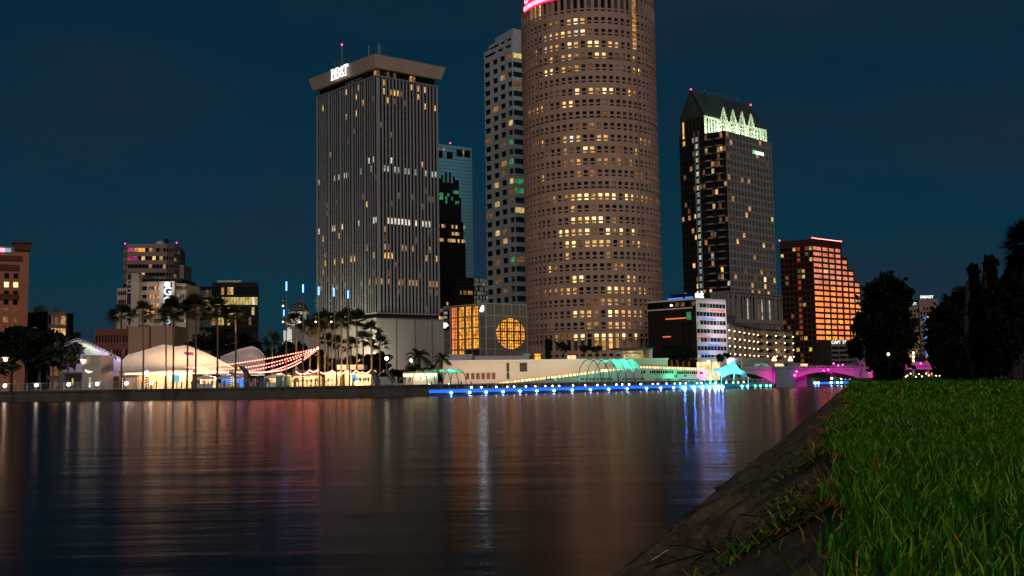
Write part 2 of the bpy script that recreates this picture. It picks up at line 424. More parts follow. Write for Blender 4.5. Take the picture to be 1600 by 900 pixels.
# ---- round precast tower ------------------------------------------------
def round_tower():
    Yc = 383.0; cx = gx(924, Yc, 300); R = 24.3; Yf = Yc - R
    zf = lambda y: at(924, y, Yf).z
    ztop = zf(-28)
    th = thing('round_tower', 'tall round office tower with brown concrete skin and rows of small lit windows', 'skyscraper', (cx, Yc, GZ))
    N = 64; Wc = 2 * PI * R
    # u = 0 at the back, runs left to right as seen from the river
    def m(u, z, d=0.0):
        a = -PI * 1.5 - u / R        # start at +y, go counter to the angle
        a = PI / 2 + u / R
        return (cx + (R - d) * math.cos(a), Yc + (R - d) * math.sin(a), z)
    # a grows ccw seen from above: from back (+y) over the left (-x) to the front: left to right for the viewer
    p = Wc / N
    cols = [(p * i + p * 0.21, p * i + p * 0.79) for i in range(N)]
    spans = {
     0: [(854, 870, .5), (884, 912, .8)], 1: [(817, 836, .4), (845, 870, .8), (873, 914, .9), (916, 930, .3)],
     2: [(820, 832, .35), (832, 870, .75), (880, 905, .9), (916, 938, 1), (952, 971, .8)],
     3: [(815, 838, .45), (850, 869, .8), (872, 892, .8), (895, 914, .4), (918, 950, 1), (953, 981, .4), (988, 998, .8), (1000, 1022, .4)],
     4: [(815, 836, .4), (846, 869, 1), (873, 902, .7), (918, 925, .2), (990, 1006, .9)],
     6: [(863, 872, .4), (895, 917, 1), (920, 940, .7), (942, 963, 1), (984, 1000, .7)],
     7: [(825, 853, .8), (866, 871, .4), (873, 896, 1), (897, 917, .75), (943, 950, .3)], 8: [(866, 870, .3), (942, 950, .3)],
     9: [(815, 826, .6), (924, 938, .35)], 10: [(832, 853, .8), (873, 896, 1), (900, 914, .6), (919, 952, .8), (1002, 1018, .8)],
     11: [(876, 895, .4), (907, 918, 1), (920, 928, .7), (995, 1000, .6)], 12: [(875, 925, .6), (927, 996, .45)],
     13: [(824, 828, .4), (840, 856, .75), (867, 873, .8), (903, 907, .5), (924, 930, .6), (988, 1028, .6)], 14: [(958, 962, .3)],
     15: [(818, 850, .2), (850, 889, .45), (889, 982, 1), (982, 1032, .7)], 16: [(890, 897, .7), (926, 931, .4)],
     17: [(837, 842, .8), (862, 866, .5), (876, 908, .8), (912, 944, 1)], 18: [(818, 842, .45), (858, 888, .95), (888, 922, .8), (926, 931, .5), (947, 998, 1), (998, 1028, .35)],
     19: [(838, 858, .35), (878, 902, .95), (903, 910, .4), (912, 924, 1), (925, 957, .75), (970, 980, .8), (990, 1020, .6)],
     20: [(880, 888, .6), (950, 954, .5), (970, 978, .4)], 21: [(850, 868, .65), (960, 980, .6)],
     22: [(882, 926, 1), (960, 1000, .8), (1008, 1026, .45)], 23: [(822, 850, .35), (850, 902, .65), (928, 934, .5), (950, 972, 1), (972, 1014, .7)],
     24: [(914, 922, .3), (938, 948, .7), (950, 974, .7), (974, 990, .45), (1020, 1026, .6)], 25: [(890, 926, .9), (926, 934, .6), (950, 970, 1), (970, 1006, .75)],
     26: [(916, 938, .7), (938, 960, .8), (962, 992, .75), (992, 1006, .4)], 27: [(862, 892, .45), (892, 945, 1), (945, 1002, .9), (1010, 1030, .4)]}
    rows = []; rid = []
    for k in range(27, -1, -1):
        y = 29 + 18.35 * k; zu = zf(y)
        rows.append((zu - 1.62, zu - 1.05)); rid.append((k, 0))
        rows.append((zu - 0.55, zu + 0.6)); rid.append((k, 1))
    # crown storey of tall slots, cut by the top of the picture
    zt0 = zf(12); rows.append((zt0 - 1.1, zt0 - 0.5)); rid.append((-1, 0)); rows.append((zt0, zf(-13))); rid.append((-1, 1))
    # base storey of tall openings
    rows = [(zf(556) - .2, zf(553)), (zf(547), zf(530.5))] + rows; rid = [(29, 0), (28, 1)] + rid
    seen = {}
    def pick(i, j, P):
        k, up = rid[j]; x = P[0]
        front = math.sin(PI / 2 + (i + .5) * p / R) < 0.1
        if not front: return 'dark_glass'
        key = (i, k)
        if key not in seen:
            w = 'blind_glass' if rnd.random() < .38 else 'dark_glass'
            for a, b_, v in spans.get(k, ()):
                if a <= x <= b_:
                    r = rnd.random()
                    if r < 0.10: break
                    v2 = v * rnd.uniform(.75, 1.15)
                    w = 'lit_bright' if v2 > .85 else 'lit_warm' if v2 > .62 else 'lit_dim' if v2 > .42 else 'lit_faint'
                    if rnd.random() < .04: w = 'lit_white' if v > .7 else 'lit_dim'
            if not w.startswith('lit') and rnd.random() < .035: w = rnd.choice(['lit_faint', 'lit_dim', 'lit_faint', 'lit_faint', 'lit_red'])
            if k == 28 and 925 < x < 1000: w = rnd.choice(['lit_faint', 'lit_dim', 'lit_warm', 'lit_faint'])
            if k == -1 and 829 < x < 850: w = 'lit_warm'
            seen[key] = w
        w = seen[key]
        if not up and w == 'lit_bright' and rnd.random() < .5: w = 'lit_warm'
        if not up and w == 'lit_dim' and rnd.random() < .4: w = 'lit_faint'
        return w
    # tall recessed slot on the right with lit louvres; dark entry slot at the foot on the left
    slot_u = [i for i in range(N) if 986 < proj(m((i + .5) * p, zf(40)))[0] < 1004 and math.sin(PI / 2 + (i + .5) * p / R) < 0]
    slot_i = slot_u[0] if slot_u else 40
    zs = zf(72)
    def skip(i, j): return i == slot_i and rows[j][0] > zs - 1
    wall = MB(); wins = []
    facade(wall, wins, m, Wc, GZ, ztop, cols, rows, 0.75, pick, curved=True, skip=skip)
    wall.face([m(p * i, ztop) for i in range(N)])
    wall.build('wall', 'tower_precast', th)
    put_windows(th, wins)
    # joints: rings and verticals, slightly proud
    jb = MB()
    for y in (92, 184, 294, 405, 517):
        z = zf(y - .6)
        for i in range(N): jb.hexa([m(p * i, z - .1, .0), m(p * (i + 1), z - .1, .0), m(p * (i + 1), z - .1, -.04), m(p * i, z - .1, -.04), m(p * i, z + .1, .0), m(p * (i + 1), z + .1, .0), m(p * (i + 1), z + .1, -.04), m(p * i, z + .1, -.04)])
    for px in (846, 1004):
        i = min(range(N), key=lambda i: abs(proj(m(p * i, zf(300)))[0] - px) + (1e4 if m(p * i, 0)[1] > Yc else 0))
        bar(jb, m, p * i - .11, p * i + .11, zf(530), zf(-13), 0, -.04)
    jb.build('panel_joint', 'joint_dark', th)
    sl = MB(); u0 = p * slot_i + .3; u1 = p * (slot_i + 1) - .3
    bar(sl, m, u0 - .25, u0, zs, ztop - 2, 0, -.35); bar(sl, m, u1, u1 + .25, zs, ztop - 2, 0, -.35)
    sl.build('slot_frame', 'tower_precast', th)
    lb = MB(); z = zs + .2; k = 0
    while z < ztop - 3:
        bar(lb, m, u0, u1, z, z + .28, -.02, -.25, 0 if k > 18 or k % 3 else 1); z += .55; k += 1
    lb.build('louvre', ['lit_dim', 'lit_warm'], th)
    db = MB(); i = min(range(N), key=lambda i: abs(proj(m(p * i, zf(540)))[0] - 855) + (1e4 if m(p * i, 0)[1] > Yc else 0))
    bar(db, m, p * i - 1.5, p * i + 1.2, zf(565), zf(527), 0, -.05); db.build('entrance_recess', 'dark_glass', th)
    # curved rooftop sign, its foot inside the picture
    sg = MB(); zb = zf(-9)
    def ua(px): # u of the visible surface point under px
        return min((abs(proj(m(u * .1, zb))[0] - px) + (1e4 if m(u * .1, 0)[1] > Yc else 0), u * .1) for u in range(int(Wc * 10)))[1]
    ul = ua(820.5); ur = ul + 21.5
    n = 24; st = (ur - ul) / n
    for k in range(n): bar(sg, m, ul + st * k, ul + st * (k + 1), zb - .1, zb + 1.35, -.3, -.55)
    sg.build('sign_underline', 'sign_pink', th)
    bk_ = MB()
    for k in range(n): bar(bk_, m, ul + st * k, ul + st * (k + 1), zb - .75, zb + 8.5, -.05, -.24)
    bk_.build('sign_halo', 'halo_red', th)  # glowing plate added to give the sign its crimson halo
    for k, ch in enumerate('SYKES'):
        lettering(ch, m, ul + 2.2 + k * 4.2, zb + 2.3, 7.0, 'sign_pink', th, 'sign_letter', d=-.4, bold=.12, depth=.1, align='CENTER')
    return th
round_tower()

# ---- ribbed tower with a flaring cap -------------------------------------
def ribbed_tower():
    C = at(587.5, 117.7, 385); H = C.z
    Rr = onz(684, 135.3, H); L = onz(494.2, 151.8, H)
    Rr, L, C = [Vector((q.x, q.y, 0)) for q in (Rr, L, C)]
    B = L + Rr - C
    th = thing('ribbed_tower', 'grey ribbed office tower under a flaring concrete cap with a white lit roof sign', 'skyscraper', (C.x, C.y, GZ))
    zb = at(590, 490, 385).z; NF = 27
    dep = 0.28
    mL, WL = plane_map(L, C); mR, WR = plane_map(C, Rr)
    zrow = lambda y: min(NF - 1, max(0, int((at(590, y, 385).z - zb) / (H - zb) * NF)))
    strong = {zrow(348): ('lit_white', .62), zrow(391): ('lit_dim', .3), zrow(405): ('lit_warm', .4), zrow(435): ('lit_dim', .45), zrow(265): ('lit_cool', .6), zrow(420): ('lit_faint', .3),
              zrow(243): ('lit_white', .2), zrow(300): ('lit_faint', .2), zrow(460): ('lit_faint', .2)}
    # rib sheets
    ribs = MB(); colsL = []
    bay = WL / 5
    for k in range(5):
        u = k * bay; pier = 0.95
        pit = (bay - pier) / 5
        for q in range(5): colsL.append((u + pier + pit * q + (0.16 if q else 0), u + pier + pit * (q + 1) - 0.16 * (q < 4)))
    facade(ribs, [], mL, WL, zb, H, colsL, [(zb + .5, H - .45)], dep, lambda i, j, P: None)
    colsR = cols_even(WR, 17, .60, 1.25, .5)
    facade(ribs, [], mR, WR, zb, H, colsR, [(zb + .5, H - .45)], dep, lambda i, j, P: None)
    back_walls(ribs, [Rr, B, L], zb, H)
    ribs.build('rib_wall', 'fin_concrete', th)
    # recessed floors behind the ribs
    fl = MB(); wins = []
    def pickL(i, j, P):
        k = strong.get(j)
        if k and rnd.random() < k[1] * (.55 if P[0] < 570 else .8): return k[0]
        if j >= NF - 4 and rnd.random() < .10: return 'lit_warm'
        return choose([('dark_glass', 97), ('lit_faint', 1.6), ('lit_dim', .7), ('lit_warm', .5)])
    def pickR(i, j, P):
        k = strong.get(j)
        if k and rnd.random() < k[1]: return k[0]
        if j >= NF - 3 and rnd.random() < .14: return 'lit_warm'
        return choose([('dark_glass', 96), ('lit_faint', 2.4), ('lit_dim', .8), ('lit_warm', .6)])
    rw = rows_even(zb + .5, H - .45, NF, .68)
    mL2 = lambda u, z, d=0.0: mL(u, z, d + dep + .01); mR2 = lambda u, z, d=0.0: mR(u, z, d + dep + .01)
    facade(fl, wins, mL2, WL, zb + .5, H - .45, colsL, rw, .12, pickL)
    facade(fl, wins, mR2, WR, zb + .5, H - .45, colsR, rw, .12, pickR)
    fl.build('spandrel', 'bronze_spandrel', th)
    put_windows(th, wins)
    # gap storey
    ins = 0.9
    tR = (Rr - C).normalized(); tL = (L - C).normalized()
    def ring(o): return [C + (-tR - tL) * o, Rr + (tR - tL) * o, B + (tR + tL) * o, L + (tL - tR) * o]
    H1 = H + 2.7; H2 = H1 + 4.6
    g = MB(); w2 = []
    q = ring(-ins)
    ma, Wa = plane_map(q[3], q[0]); mb_, Wb = plane_map(q[0], q[1])
    facade(g, w2, ma, Wa, H, H1, cols_even(Wa, 18, .8), [(H + .3, H1 - .3)], .1, lambda i, j, P: choose([('dark_glass', 93), ('lit_dim', 4), ('lit_warm', 3)]))
    facade(g, w2, mb_, Wb, H, H1, cols_even(Wb, 18, .8), [(H + .3, H1 - .3)], .1, lambda i, j, P: choose([('dark_glass', 55), ('lit_faint', 28), ('lit_dim', 12), ('lit_warm', 8)]))
    back_walls(g, q[1:], H, H1)
    g.build('gallery_wall', 'granite_dark', th)
    put_windows(th, w2, 'gallery_window', 40)
    lip = MB(); lip.prism([tuple(v) for v in ring(.25)], H - .2, H + .12, bottom=True); lip.build('ledge', 'fin_concrete', th)
    cap = MB(); a = ring(.9); b_ = ring(2.1); n = 4
    for i in range(4):
        j = (i + 1) % 4
        cap.face([(a[i].x, a[i].y, H1), (a[j].x, a[j].y, H1), (b_[j].x, b_[j].y, H2), (b_[i].x, b_[i].y, H2)])
    cap.face([(v.x, v.y, H2) for v in b_]); cap.face([(v.x, v.y, H1) for v in reversed(a)])
    co = cap.build('roof_cap', 'cap_concrete', th)
    # sign on the left flank of the cap, and its twin seen edge on above the roof
    s0 = b_[3]; s1 = b_[0]; ms, Ws = plane_map(s0, s1)
    ub = None
    us = [(abs(proj(ms(u * .1, H1 + 2))[0] - 518.5), u * .1) for u in range(int(Ws * 10))]; ub = min(us)[1]
    ue = min((abs(proj(ms(u * .1, H1 + 2))[0] - 545), u * .1) for u in range(int(Ws * 10)))[1]
    # serif capitals drawn as bars
    LH = 4.3; sgn = MB()
    def P2(u, z): return u, z
    def glyph(x, w, strokes):
        for (xa, ya, xb, yb, t) in strokes:
            ax, ay, bx, by = x + xa * w, H1 + .3 + ya * LH, x + xb * w, H1 + .3 + yb * LH
            dx, dy = bx - ax, by - ay; L_ = math.hypot(dx, dy) or 1; nx, ny = -dy / L_ * t / 2, dx / L_ * t / 2
            pts = [(ax + nx, ay + ny), (ax - nx, ay - ny), (bx - nx, by - ny), (bx + nx, by + ny)]
            sgn.hexa([ms(u_, z_, -.5) for u_, z_ in pts] + [ms(u_, z_, -.25) for u_, z_ in pts])
    wl = (ue - ub); T = .6
    Bst = [(.2, 0, .2, 1, T), (0, .04, .6, .04, .35), (0, .96, .55, .96, .35), (.2, .53, .6, .53, .35), (.6, .04, .85, .14, .4), (.85, .12, .85, .42, .6), (.85, .42, .6, .53, .4), (.55, .96, .78, .86, .4), (.78, .88, .78, .62, .6), (.78, .62, .6, .53, .4)]
    glyph(ub, wl * .26, Bst); glyph(ub + wl * .265, wl * .26, Bst)
    glyph(ub + wl * .53, wl * .23, [(.1, .1, .1, .4, .5), (.1, .08, .6, .04, .4), (.1, .4, .55, .6, .45), (.55, .6, .6, .9, .4), (.6, .92, .3, .95, .35), (.28, .92, .3, .65, .45), (.3, .65, .95, .05, .5), (.6, .04, .85, .4, .4)])
    glyph(ub + wl * .72, wl * .28, [(.5, 0, .5, 1, T), (.3, .04, .7, .04, .35), (.05, .95, .95, .95, .4), (.07, .95, .03, .72, .4), (.93, .95, .97, .72, .4)])
    sgn.build('sign_lettering', 'sign_white', th)
    ghost = MB()
    for k in range(4):
        u = ub + wl * (.05 + .26 * k)
        bar(ghost, ms, u, u + .18, H2 - .2, H2 + 3.2, 1.0, 1.15); bar(ghost, ms, u, u + 1.7, H2 + 2.9, H2 + 3.1, 1.0, 1.15); bar(ghost, ms, u, u + 1.6, H2 + 1.4, H2 + 1.6, 1.0, 1.15)
    ghost.build('sign_scaffold', 'steel_grey', th)
    # masts
    for px, h, rr in ((524, 10.0, True), (566, 5.5, False), (581, 5.0, False), (611, 7.0, False)):
        u = min((abs(proj(ms(u * .1, H2))[0] - px), u * .1) for u in range(int(Ws * 10)))[1] if px < 590 else Ws
        pz = Vector(ms(u, H2, 3)) if px < 590 else Vector(mb_(5, H2, 6))
        a_ = MB(); a_.tube([pz, pz + Vector((0, 0, h))], .12, 5); mast = a_.build('antenna', 'steel_grey', th)
        if rr: l_ = MB(); l_.ball(pz + Vector((0, 0, h)), .35); l_.build('beacon', 'beacon_red', mast)
    # podium
    pd = MB(); q = ring(1.3)
    ext = q[3] + tL * 14; q2 = [q[0], q[1], q[2], q[2] + tL * 14, ext]
    zp = at(596, 496, 383).z
    dk = MB(); dk.prism([tuple(v) for v in ring(-.3)], zp, zb + .5); dk.build('plinth_gap', 'bronze_spandrel', th)
    pd.prism([tuple(v) for v in q2], GZ, zp); pd.build('podium', 'podium_concrete', th)
    mp, Wp = plane_map(q[0], q[1]); jn = MB()
    for k in (.28, .55, .8): bar(jn, mp, Wp * k - .3, Wp * k + .3, GZ, zp - .6, 0, -.05)
    bar(jn, mp, 0, Wp, zp - .45, zp - .1, 0, -.08)
    jn.build('podium_pilaster', 'garage_concrete', th)
    for px in (505, 535, 565): light('podium_wash', 'POINT', at(px, 560, 372), 9000, (1, .85, .55), 1.5, aim=(0, 1, .25))
ribbed_tower()

# ---- mirror-glass tower behind -------------------------------------------
def mirror_tower():
    A = at(664, 222, 470); H = at(685, 223, 470).z; Rr = onz(737.5, 230.7, H)
    A = Vector((A.x, 468, 0)); Rr = Vector((Rr.x, Rr.y, 0))
    th = thing('mirror_tower', 'blue mirror-glass office tower half hidden behind the ribbed tower', 'skyscraper', (A.x, A.y, GZ))
    m_, W = plane_map(A, Rr); NF = 68; NC = 24
    wall = MB(); wins = []
    ins = [(int(NC * k), int(NC * k) + 2) for k in (.38, .6, .76, .92)]
    # reflection of a dark neighbour painted into the panes: its outline follows this stepped profile (photo pixels)
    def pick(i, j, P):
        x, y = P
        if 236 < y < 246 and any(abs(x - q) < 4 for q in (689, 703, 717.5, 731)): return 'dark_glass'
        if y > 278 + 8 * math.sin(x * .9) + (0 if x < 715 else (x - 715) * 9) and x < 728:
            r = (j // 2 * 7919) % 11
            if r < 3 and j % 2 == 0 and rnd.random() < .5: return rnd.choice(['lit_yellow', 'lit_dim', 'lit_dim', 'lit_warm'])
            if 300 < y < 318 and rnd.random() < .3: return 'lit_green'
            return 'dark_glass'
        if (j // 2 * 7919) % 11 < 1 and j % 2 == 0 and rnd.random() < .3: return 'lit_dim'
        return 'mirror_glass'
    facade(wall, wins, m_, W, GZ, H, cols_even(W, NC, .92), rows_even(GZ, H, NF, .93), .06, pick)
    n_ = Vector((-(Rr - A).y, (Rr - A).x, 0)).normalized() * 30
    back_walls(wall, [Rr, Rr + n_, A + n_, A], GZ, H); wall.face([(q.x, q.y, H) for q in (A, Rr, Rr + n_, A + n_)])
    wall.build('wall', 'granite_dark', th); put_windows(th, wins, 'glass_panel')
    b_ = MB(); p = Vector(m_(W * .58, H, 2)); b_.tube([p, p + Vector((0, 0, 1.2))], .1, 5); be = b_.build('antenna', 'steel_grey', th)
    l_ = MB(); l_.ball(p + Vector((0, 0, 1.4)), .35); l_.build('beacon', 'beacon_red', be)
mirror_tower()
def low_glass():
    H = at(741, 433, 476).z; A = Vector((gx(716, 458), 458, 0)); B = Vector((gx(764, 466), 466, 0)); H2 = at(741, 433, 460).z
    th = thing('glass_office', 'low glass office block with pale lit panels between two towers', 'office building', (A.x, A.y, GZ))
    m_, W = plane_map(A, B); wall = MB(); wins = []
    def pick(i, j, P):
        if P[0] < 741: return ('lit_dim' if j % 6 == 2 and rnd.random() < .5 else 'dark_glass')
        return choose([('grey_glass', 2), ('lit_pale', 7), ('lit_faint', 1), ('lit_cyan', .3)])
    facade(wall, wins, m_, W, GZ, H2, cols_even(W, 20, .86), rows_even(GZ, H2, 24, .82), .08, pick)
    back_walls(wall, [B, B + Vector((-4, 10, 0)), A + Vector((-4, 10, 0)), A], GZ, H2); wall.face([(q.x, q.y, H2) for q in (A, B, B + Vector((-4, 10, 0)), A + Vector((-4, 10, 0)))])
    wall.build('wall', 'granite_dark', th); put_windows(th, wins, 'window', 60)
low_glass()

# ---- pale granite tower with corner bays ---------------------------------
def granite_tower():
    C = at(800, 78, 430); H = C.z; L = onz(756.5, 98, H)
    C = Vector((C.x, C.y, 0)); L = Vector((L.x, L.y, 0)); tl = (L - C).normalized(); tr = Vector((-tl.y, tl.x, 0)) * -1
    if tr.x < 0: tr = -tr
    Rr = C + tr * 34; B = L + tr * 34
    th = thing('granite_tower', 'pale granite office tower with dark corner bay windows beside the round tower', 'skyscraper', (C.x, C.y, GZ))
    NF = 33; mL, WL = plane_map(L, C); mR, WR = plane_map(C, Rr)
    wall = MB(); wins = []
    rw = rows_even(GZ + 4, H + .5, NF, .56, .3)
    cl = [(0.02, WL * .20), (WL * .30, WL * .475), (WL * .565, WL * .74), (WL * .83, WL - .02)]
    def pk(i, j, P):
        if i == 3: return choose([('teal_glass', 78), ('lit_faint', 7), ('lit_yellow', 5), ('lit_dim', 5), ('lit_green', 4)])
        return choose([('dark_glass', 78), ('lit_dim', 9), ('lit_warm', 4), ('lit_yellow', 6), ('lit_faint', 6)]) if i else choose([('dark_glass', 96), ('lit_faint', 4)])
    facade(wall, wins, mL, WL, GZ, H + 1, cl, rw, .45, pk)
    crR = [(.02, 9.5)] + [(12 + 4.2 * k, 15 + 4.2 * k) for k in range(5)]
    facade(wall, wins, mR, WR, GZ, H + 1, crR, rw, .45, lambda i, j, P: choose([('teal_glass', 75), ('lit_faint', 10), ('lit_yellow', 5), ('lit_dim', 6), ('lit_green', 4)]))
    back_walls(wall, [Rr, B, L], GZ, H + 1)
    # set-back attic tiers with slot louvres
    tops = [(0, H + 1, H + 4.3), (1.5, H + 4.3, H + 7.2), (3.4, H + 7.2, H + 10.2)]
    att = MB()
    for o, za, zb in tops:
        q = [L - tl * o + tr * o, C + tl * (.6 * o) + tr * (.6 * o), Rr + tl * o - tr * o, B - tl * o - tr * o]
        ma, Wa = plane_map(q[0], q[1])
        sl = [(.3, Wa * .42), (Wa * .5, Wa * .68), (Wa * .76, Wa * .95)] if o < 3 else []
        facade(wall, wins, ma, Wa, za, zb, sl, [(za + .6, za + 1.7)] if sl else [], .4, lambda i, j, P: 'dark_glass')
        back_walls(wall, [q[1], q[2], q[3], q[0]], za, zb); wall.face([(v.x, v.y, zb) for v in q])
    wall.build('wall', 'granite_pale', th); put_windows(th, wins)
    a_ = MB(); q = Vector(mL(WL * .8, H + 10, 8)); a_.tube([q, q + Vector((0, 0, 5))], .08, 5); a_.build('antenna', 'steel_grey', th)
granite_tower()

# ---- gabled tower with the floodlit crown --------------------------------
def gabled_tower():
    P2 = at(1133, 204, 430); Hb = P2.z
    P3 = onz(1205, 223, Hb); P0 = at(1061.5, 230, 450); P1 = at(1096, 230, 436)
    P0, P1, P2, P3 = [Vector((q.x, q.y, 0)) for q in (P0, P1, P2, P3)]
    P4 = P0 + (P3 - P2) * .95
    Ds = 414; zs = at(1136, 454, Ds).z
    th = thing('gabled_tower', 'dark granite tower with steep gabled roof and floodlit white dormers', 'skyscraper', (P2.x, P2.y, GZ))
    wall = MB(); wins = []; NF = 32
    mR, WR = plane_map(P2, P3); mL, WL = plane_map(P0, P1); mM, WM = plane_map(P1, P2)
    def hot(j): return (j * 37) % 11 in (0, 3, 7)
    def pkR(i, j, P):
        if hot(j) and rnd.random() < .16: return rnd.choice(['lit_warm', 'lit_warm', 'lit_yellow', 'lit_bright', 'lit_dim'])
        return choose([('grey_glass', 92), ('lit_faint', 3.5), ('lit_dim', 2), ('lit_warm', 1.2), ('lit_cool', 1)])
    rw = rows_even(GZ + 8, Hb, NF, .66)
    facade(wall, wins, mR, WR, GZ, Hb, cols_even(WR, 14, .72, .4, .2), rw, .15, pkR)
    wall.build('wall', 'granite_brown', th)
    dk = MB()
    def pkL(i, j, P):
        if i == 5: return 'lit_cyan' if rnd.random() < .7 else 'lit_cool'
        return choose([('dark_glass', 90), ('lit_dim', 4), ('lit_faint', 4), ('lit_warm', 3)])
    facade(dk, wins, mL, WL, GZ, Hb + 2, cols_even(WL, 7, .8), rw, .12, pkL)
    # stepped dark bays, each floor edged by a pale sill
    def pkM(i, j, P):
        if hot(j + 4) and rnd.random() < .22: return rnd.choice(['lit_warm', 'lit_dim', 'lit_faint', 'lit_faint', 'lit_yellow'])
        return choose([('dark_glass', 86), ('lit_faint', 7), ('lit_dim', 4), ('lit_cool', 1.5), ('lit_warm', 2)])
    facade(dk, wins, mM, WM, GZ, Hb, cols_even(WM, 8, .85), rw, .12, pkM)
    back_walls(dk, [P3, P4, P0], GZ, Hb); dk.face([(q.x, q.y, Hb) for q in (P0, P1, P2, P3, P4)])
    dk.build('dark_bay_wall', 'granite_dark', th)
    for za, zb in rw:
        for f in (.18, .62):
            sill = MB(); bar(sill, mM, WM * f, WM * (f + .24), za - .75, za - .25, 0, -.8); sill.build('bay_sill', 'granite_brown', th)
    strip = MB(); bar(strip, mL, WL * .68, WL * .71, GZ, Hb + 2, 0, -.2); bar(strip, mL, WL * .865, WL * .895, GZ, Hb + 2, 0, -.2); strip.build('stair_pier', 'granite_brown', th)
    put_windows(th, wins)
    # crown
    E0 = at(1100, 180, 438); He = E0.z; E1 = onz(1198, 203, He); EL = onz(1062.5, 189, He)
    E0, E1, EL = [Vector((q.x, q.y, 0)) for q in (E0, E1, EL)]
    w = EL - E0; E2 = E1 + w
    cr = MB(); w2 = []; mC, WC = plane_map(E0, E1); mG, WG = plane_map(EL, E0)
    base = Hb - .5
    dorm = [min((abs(proj(mC(u * .1, He))[0] - x), u * .1) for u in range(int(WC * 10)))[1] for x in (1129.5, 1144.5, 1158.5, 1172.5)]
    cc = [(1.5 + 1.9 * k, 2.5 + 1.9 * k) for k in range(4) if 1.5 + 1.9 * k < dorm[0] - 3.2] + [(u - 1.35, u + 1.35) for u in dorm] + [(dorm[-1] + 3.2 + 2.2 * k, dorm[-1] + 4.5 + 2.2 * k) for k in range(4) if dorm[-1] + 4.6 + 2.2 * k < WC]
    facade(cr, w2, mC, WC, base, He, cc, [(base + .9, He - .9)], .45, lambda i, j, P: 'grey_glass')
    cr.build('crown_wall', 'crown_stone', th)
    for u in dorm:
        d_ = MB(); hp = He + 5.2
        # gablet: a pointed front with its own little roof running back
        d_.face([mC(u - 2.2, He, -.3), mC(u + 2.2, He, -.3), mC(u, hp, -.3)])
        for s_ in (-1, 1):      # front rakes, a little proud
            d_.hexa([mC(u + s_ * 2.35, He, -.32), mC(u + s_ * 1.75, He, -.32), mC(u + s_ * 1.75, He, -.55), mC(u + s_ * 2.35, He, -.55), mC(u + s_ * .3, hp + .3, -.32), mC(u, hp - .5, -.32), mC(u, hp - .5, -.55), mC(u + s_ * .3, hp + .3, -.55)])
        dr_ = MB(); dr_.face([mC(u - 2.2, He, -.29), mC(u, hp, -.29), mC(u, hp, 4.5), mC(u - 2.2, He, 1.2)]); dr_.face([mC(u, hp, -.29), mC(u + 2.2, He, -.29), mC(u + 2.2, He, 1.2), mC(u, hp, 4.5)])
        bar(d_, mC, u - 2.3, u - 1.7, base, He, 0, -.45); bar(d_, mC, u + 1.7, u + 2.3, base, He, 0, -.45)
        dm = d_.build('dormer', 'crown_stone', th); dr_.build('dormer_roof', 'copper_roof', dm)
        g_ = MB(); g_.face([mC(u - 1.15, He + .05, -.33), mC(u + 1.15, He + .05, -.33), mC(u, He + 3.3, -.33)]); g_.build('dormer_window', 'grey_glass', dm)
        mu = MB(); bar(mu, mC, u - .09, u + .09, base + .9, He + 3.0, .3, -.4); bar(mu, mC, u - 1.2, u + 1.2, He - 2.2, He - 2.0, .3, -.4); mu.build('mullion', 'crown_stone', dm)
    gw = MB(); facade(gw, w2, mG, WG, base, He, cols_even(WG, 6, .6, .5, .5), [(base + .9, He - .8)], .4, lambda i, j, P: 'lit_warm' if i in (0, 5) and rnd.random() < .6 else 'dark_glass')
    back_walls(gw, [E1, E2, EL], base, He); gw.build('gable_side_wall', 'granite_dark', th)
    put_windows(th, w2, 'arched_window')
    A0 = (EL + E0) / 2; A1 = (E1 + E2) / 2
    Da = A0.y; Hr = at(1081, 141, Da).z
    R0_ = Vector((A0.x, A0.y, Hr)); x1 = min((abs(proj((A0 + (A1 - A0) * (k * .01)).to_3d() + Vector((0, 0, Hr)))[0] - 1173), k * .01) for k in range(60, 101))[1]
    R1_ = A0 + (A1 - A0) * x1; R1_.z = Hr
    rf = MB(); ov = .4
    e = lambda q: (q.x, q.y, He + .05)
    rf.face([e(E0), e(E1), tuple(R1_), tuple(R0_)]); rf.face([e(E2), e(EL), tuple(R0_), tuple(R1_)]); rf.face([e(E1), e(E2), tuple(R1_)])
    rf.face([e(EL), e(E0), tuple(R0_)])
    ro = rf.build('roof', 'copper_roof', th)
    fr = MB(); 
    for q in (EL, E0): fr.tube([(q.x, q.y, He), tuple(R0_)], .35, 5)
    fr.build('gable_trim', 'granite_dark', th)
    ghost = MB(); dR = (R1_ - R0_)
    for k in range(14):
        q = R0_ + dR * (.2 + .045 * k); ghost.tube([q, q + Vector((0, 0, 1.7))], .07, 4)
    ghost.tube([R0_ + dR * .2 + Vector((0, 0, 1.6)), R0_ + dR * .8 + Vector((0, 0, 1.6))], .06, 4); ghost.build('sign_scaffold', 'steel_grey', th)
    for q in (R0_, R1_): l_ = MB(); l_.ball(q + Vector((0, 0, .3)), .4); l_.build('beacon', 'beacon_red', th)
    # sign
    us = min((abs(proj(mR(u * .1, Hb - 10))[0] - 1176), u * .1) for u in range(int(WR * 10)))[1]
    zt = at(1190, 242, 447).z
    tri = MB(); tri.hexa([mR(us, zt, -.3), mR(us + 1.5, zt, -.3), mR(us + .8, zt + 1.7, -.3), mR(us + .7, zt + 1.7, -.3), mR(us, zt, -.1), mR(us + 1.5, zt, -.1), mR(us + .8, zt + 1.7, -.1), mR(us + .7, zt + 1.7, -.1)])
    tri.build('sign_emblem', 'sign_green', th)
    lettering('REGIONS', mR, us + 1.8, zt, 2.0, 'sign_white', th, 'sign_lettering', d=-.2, bold=.05, width=.8)
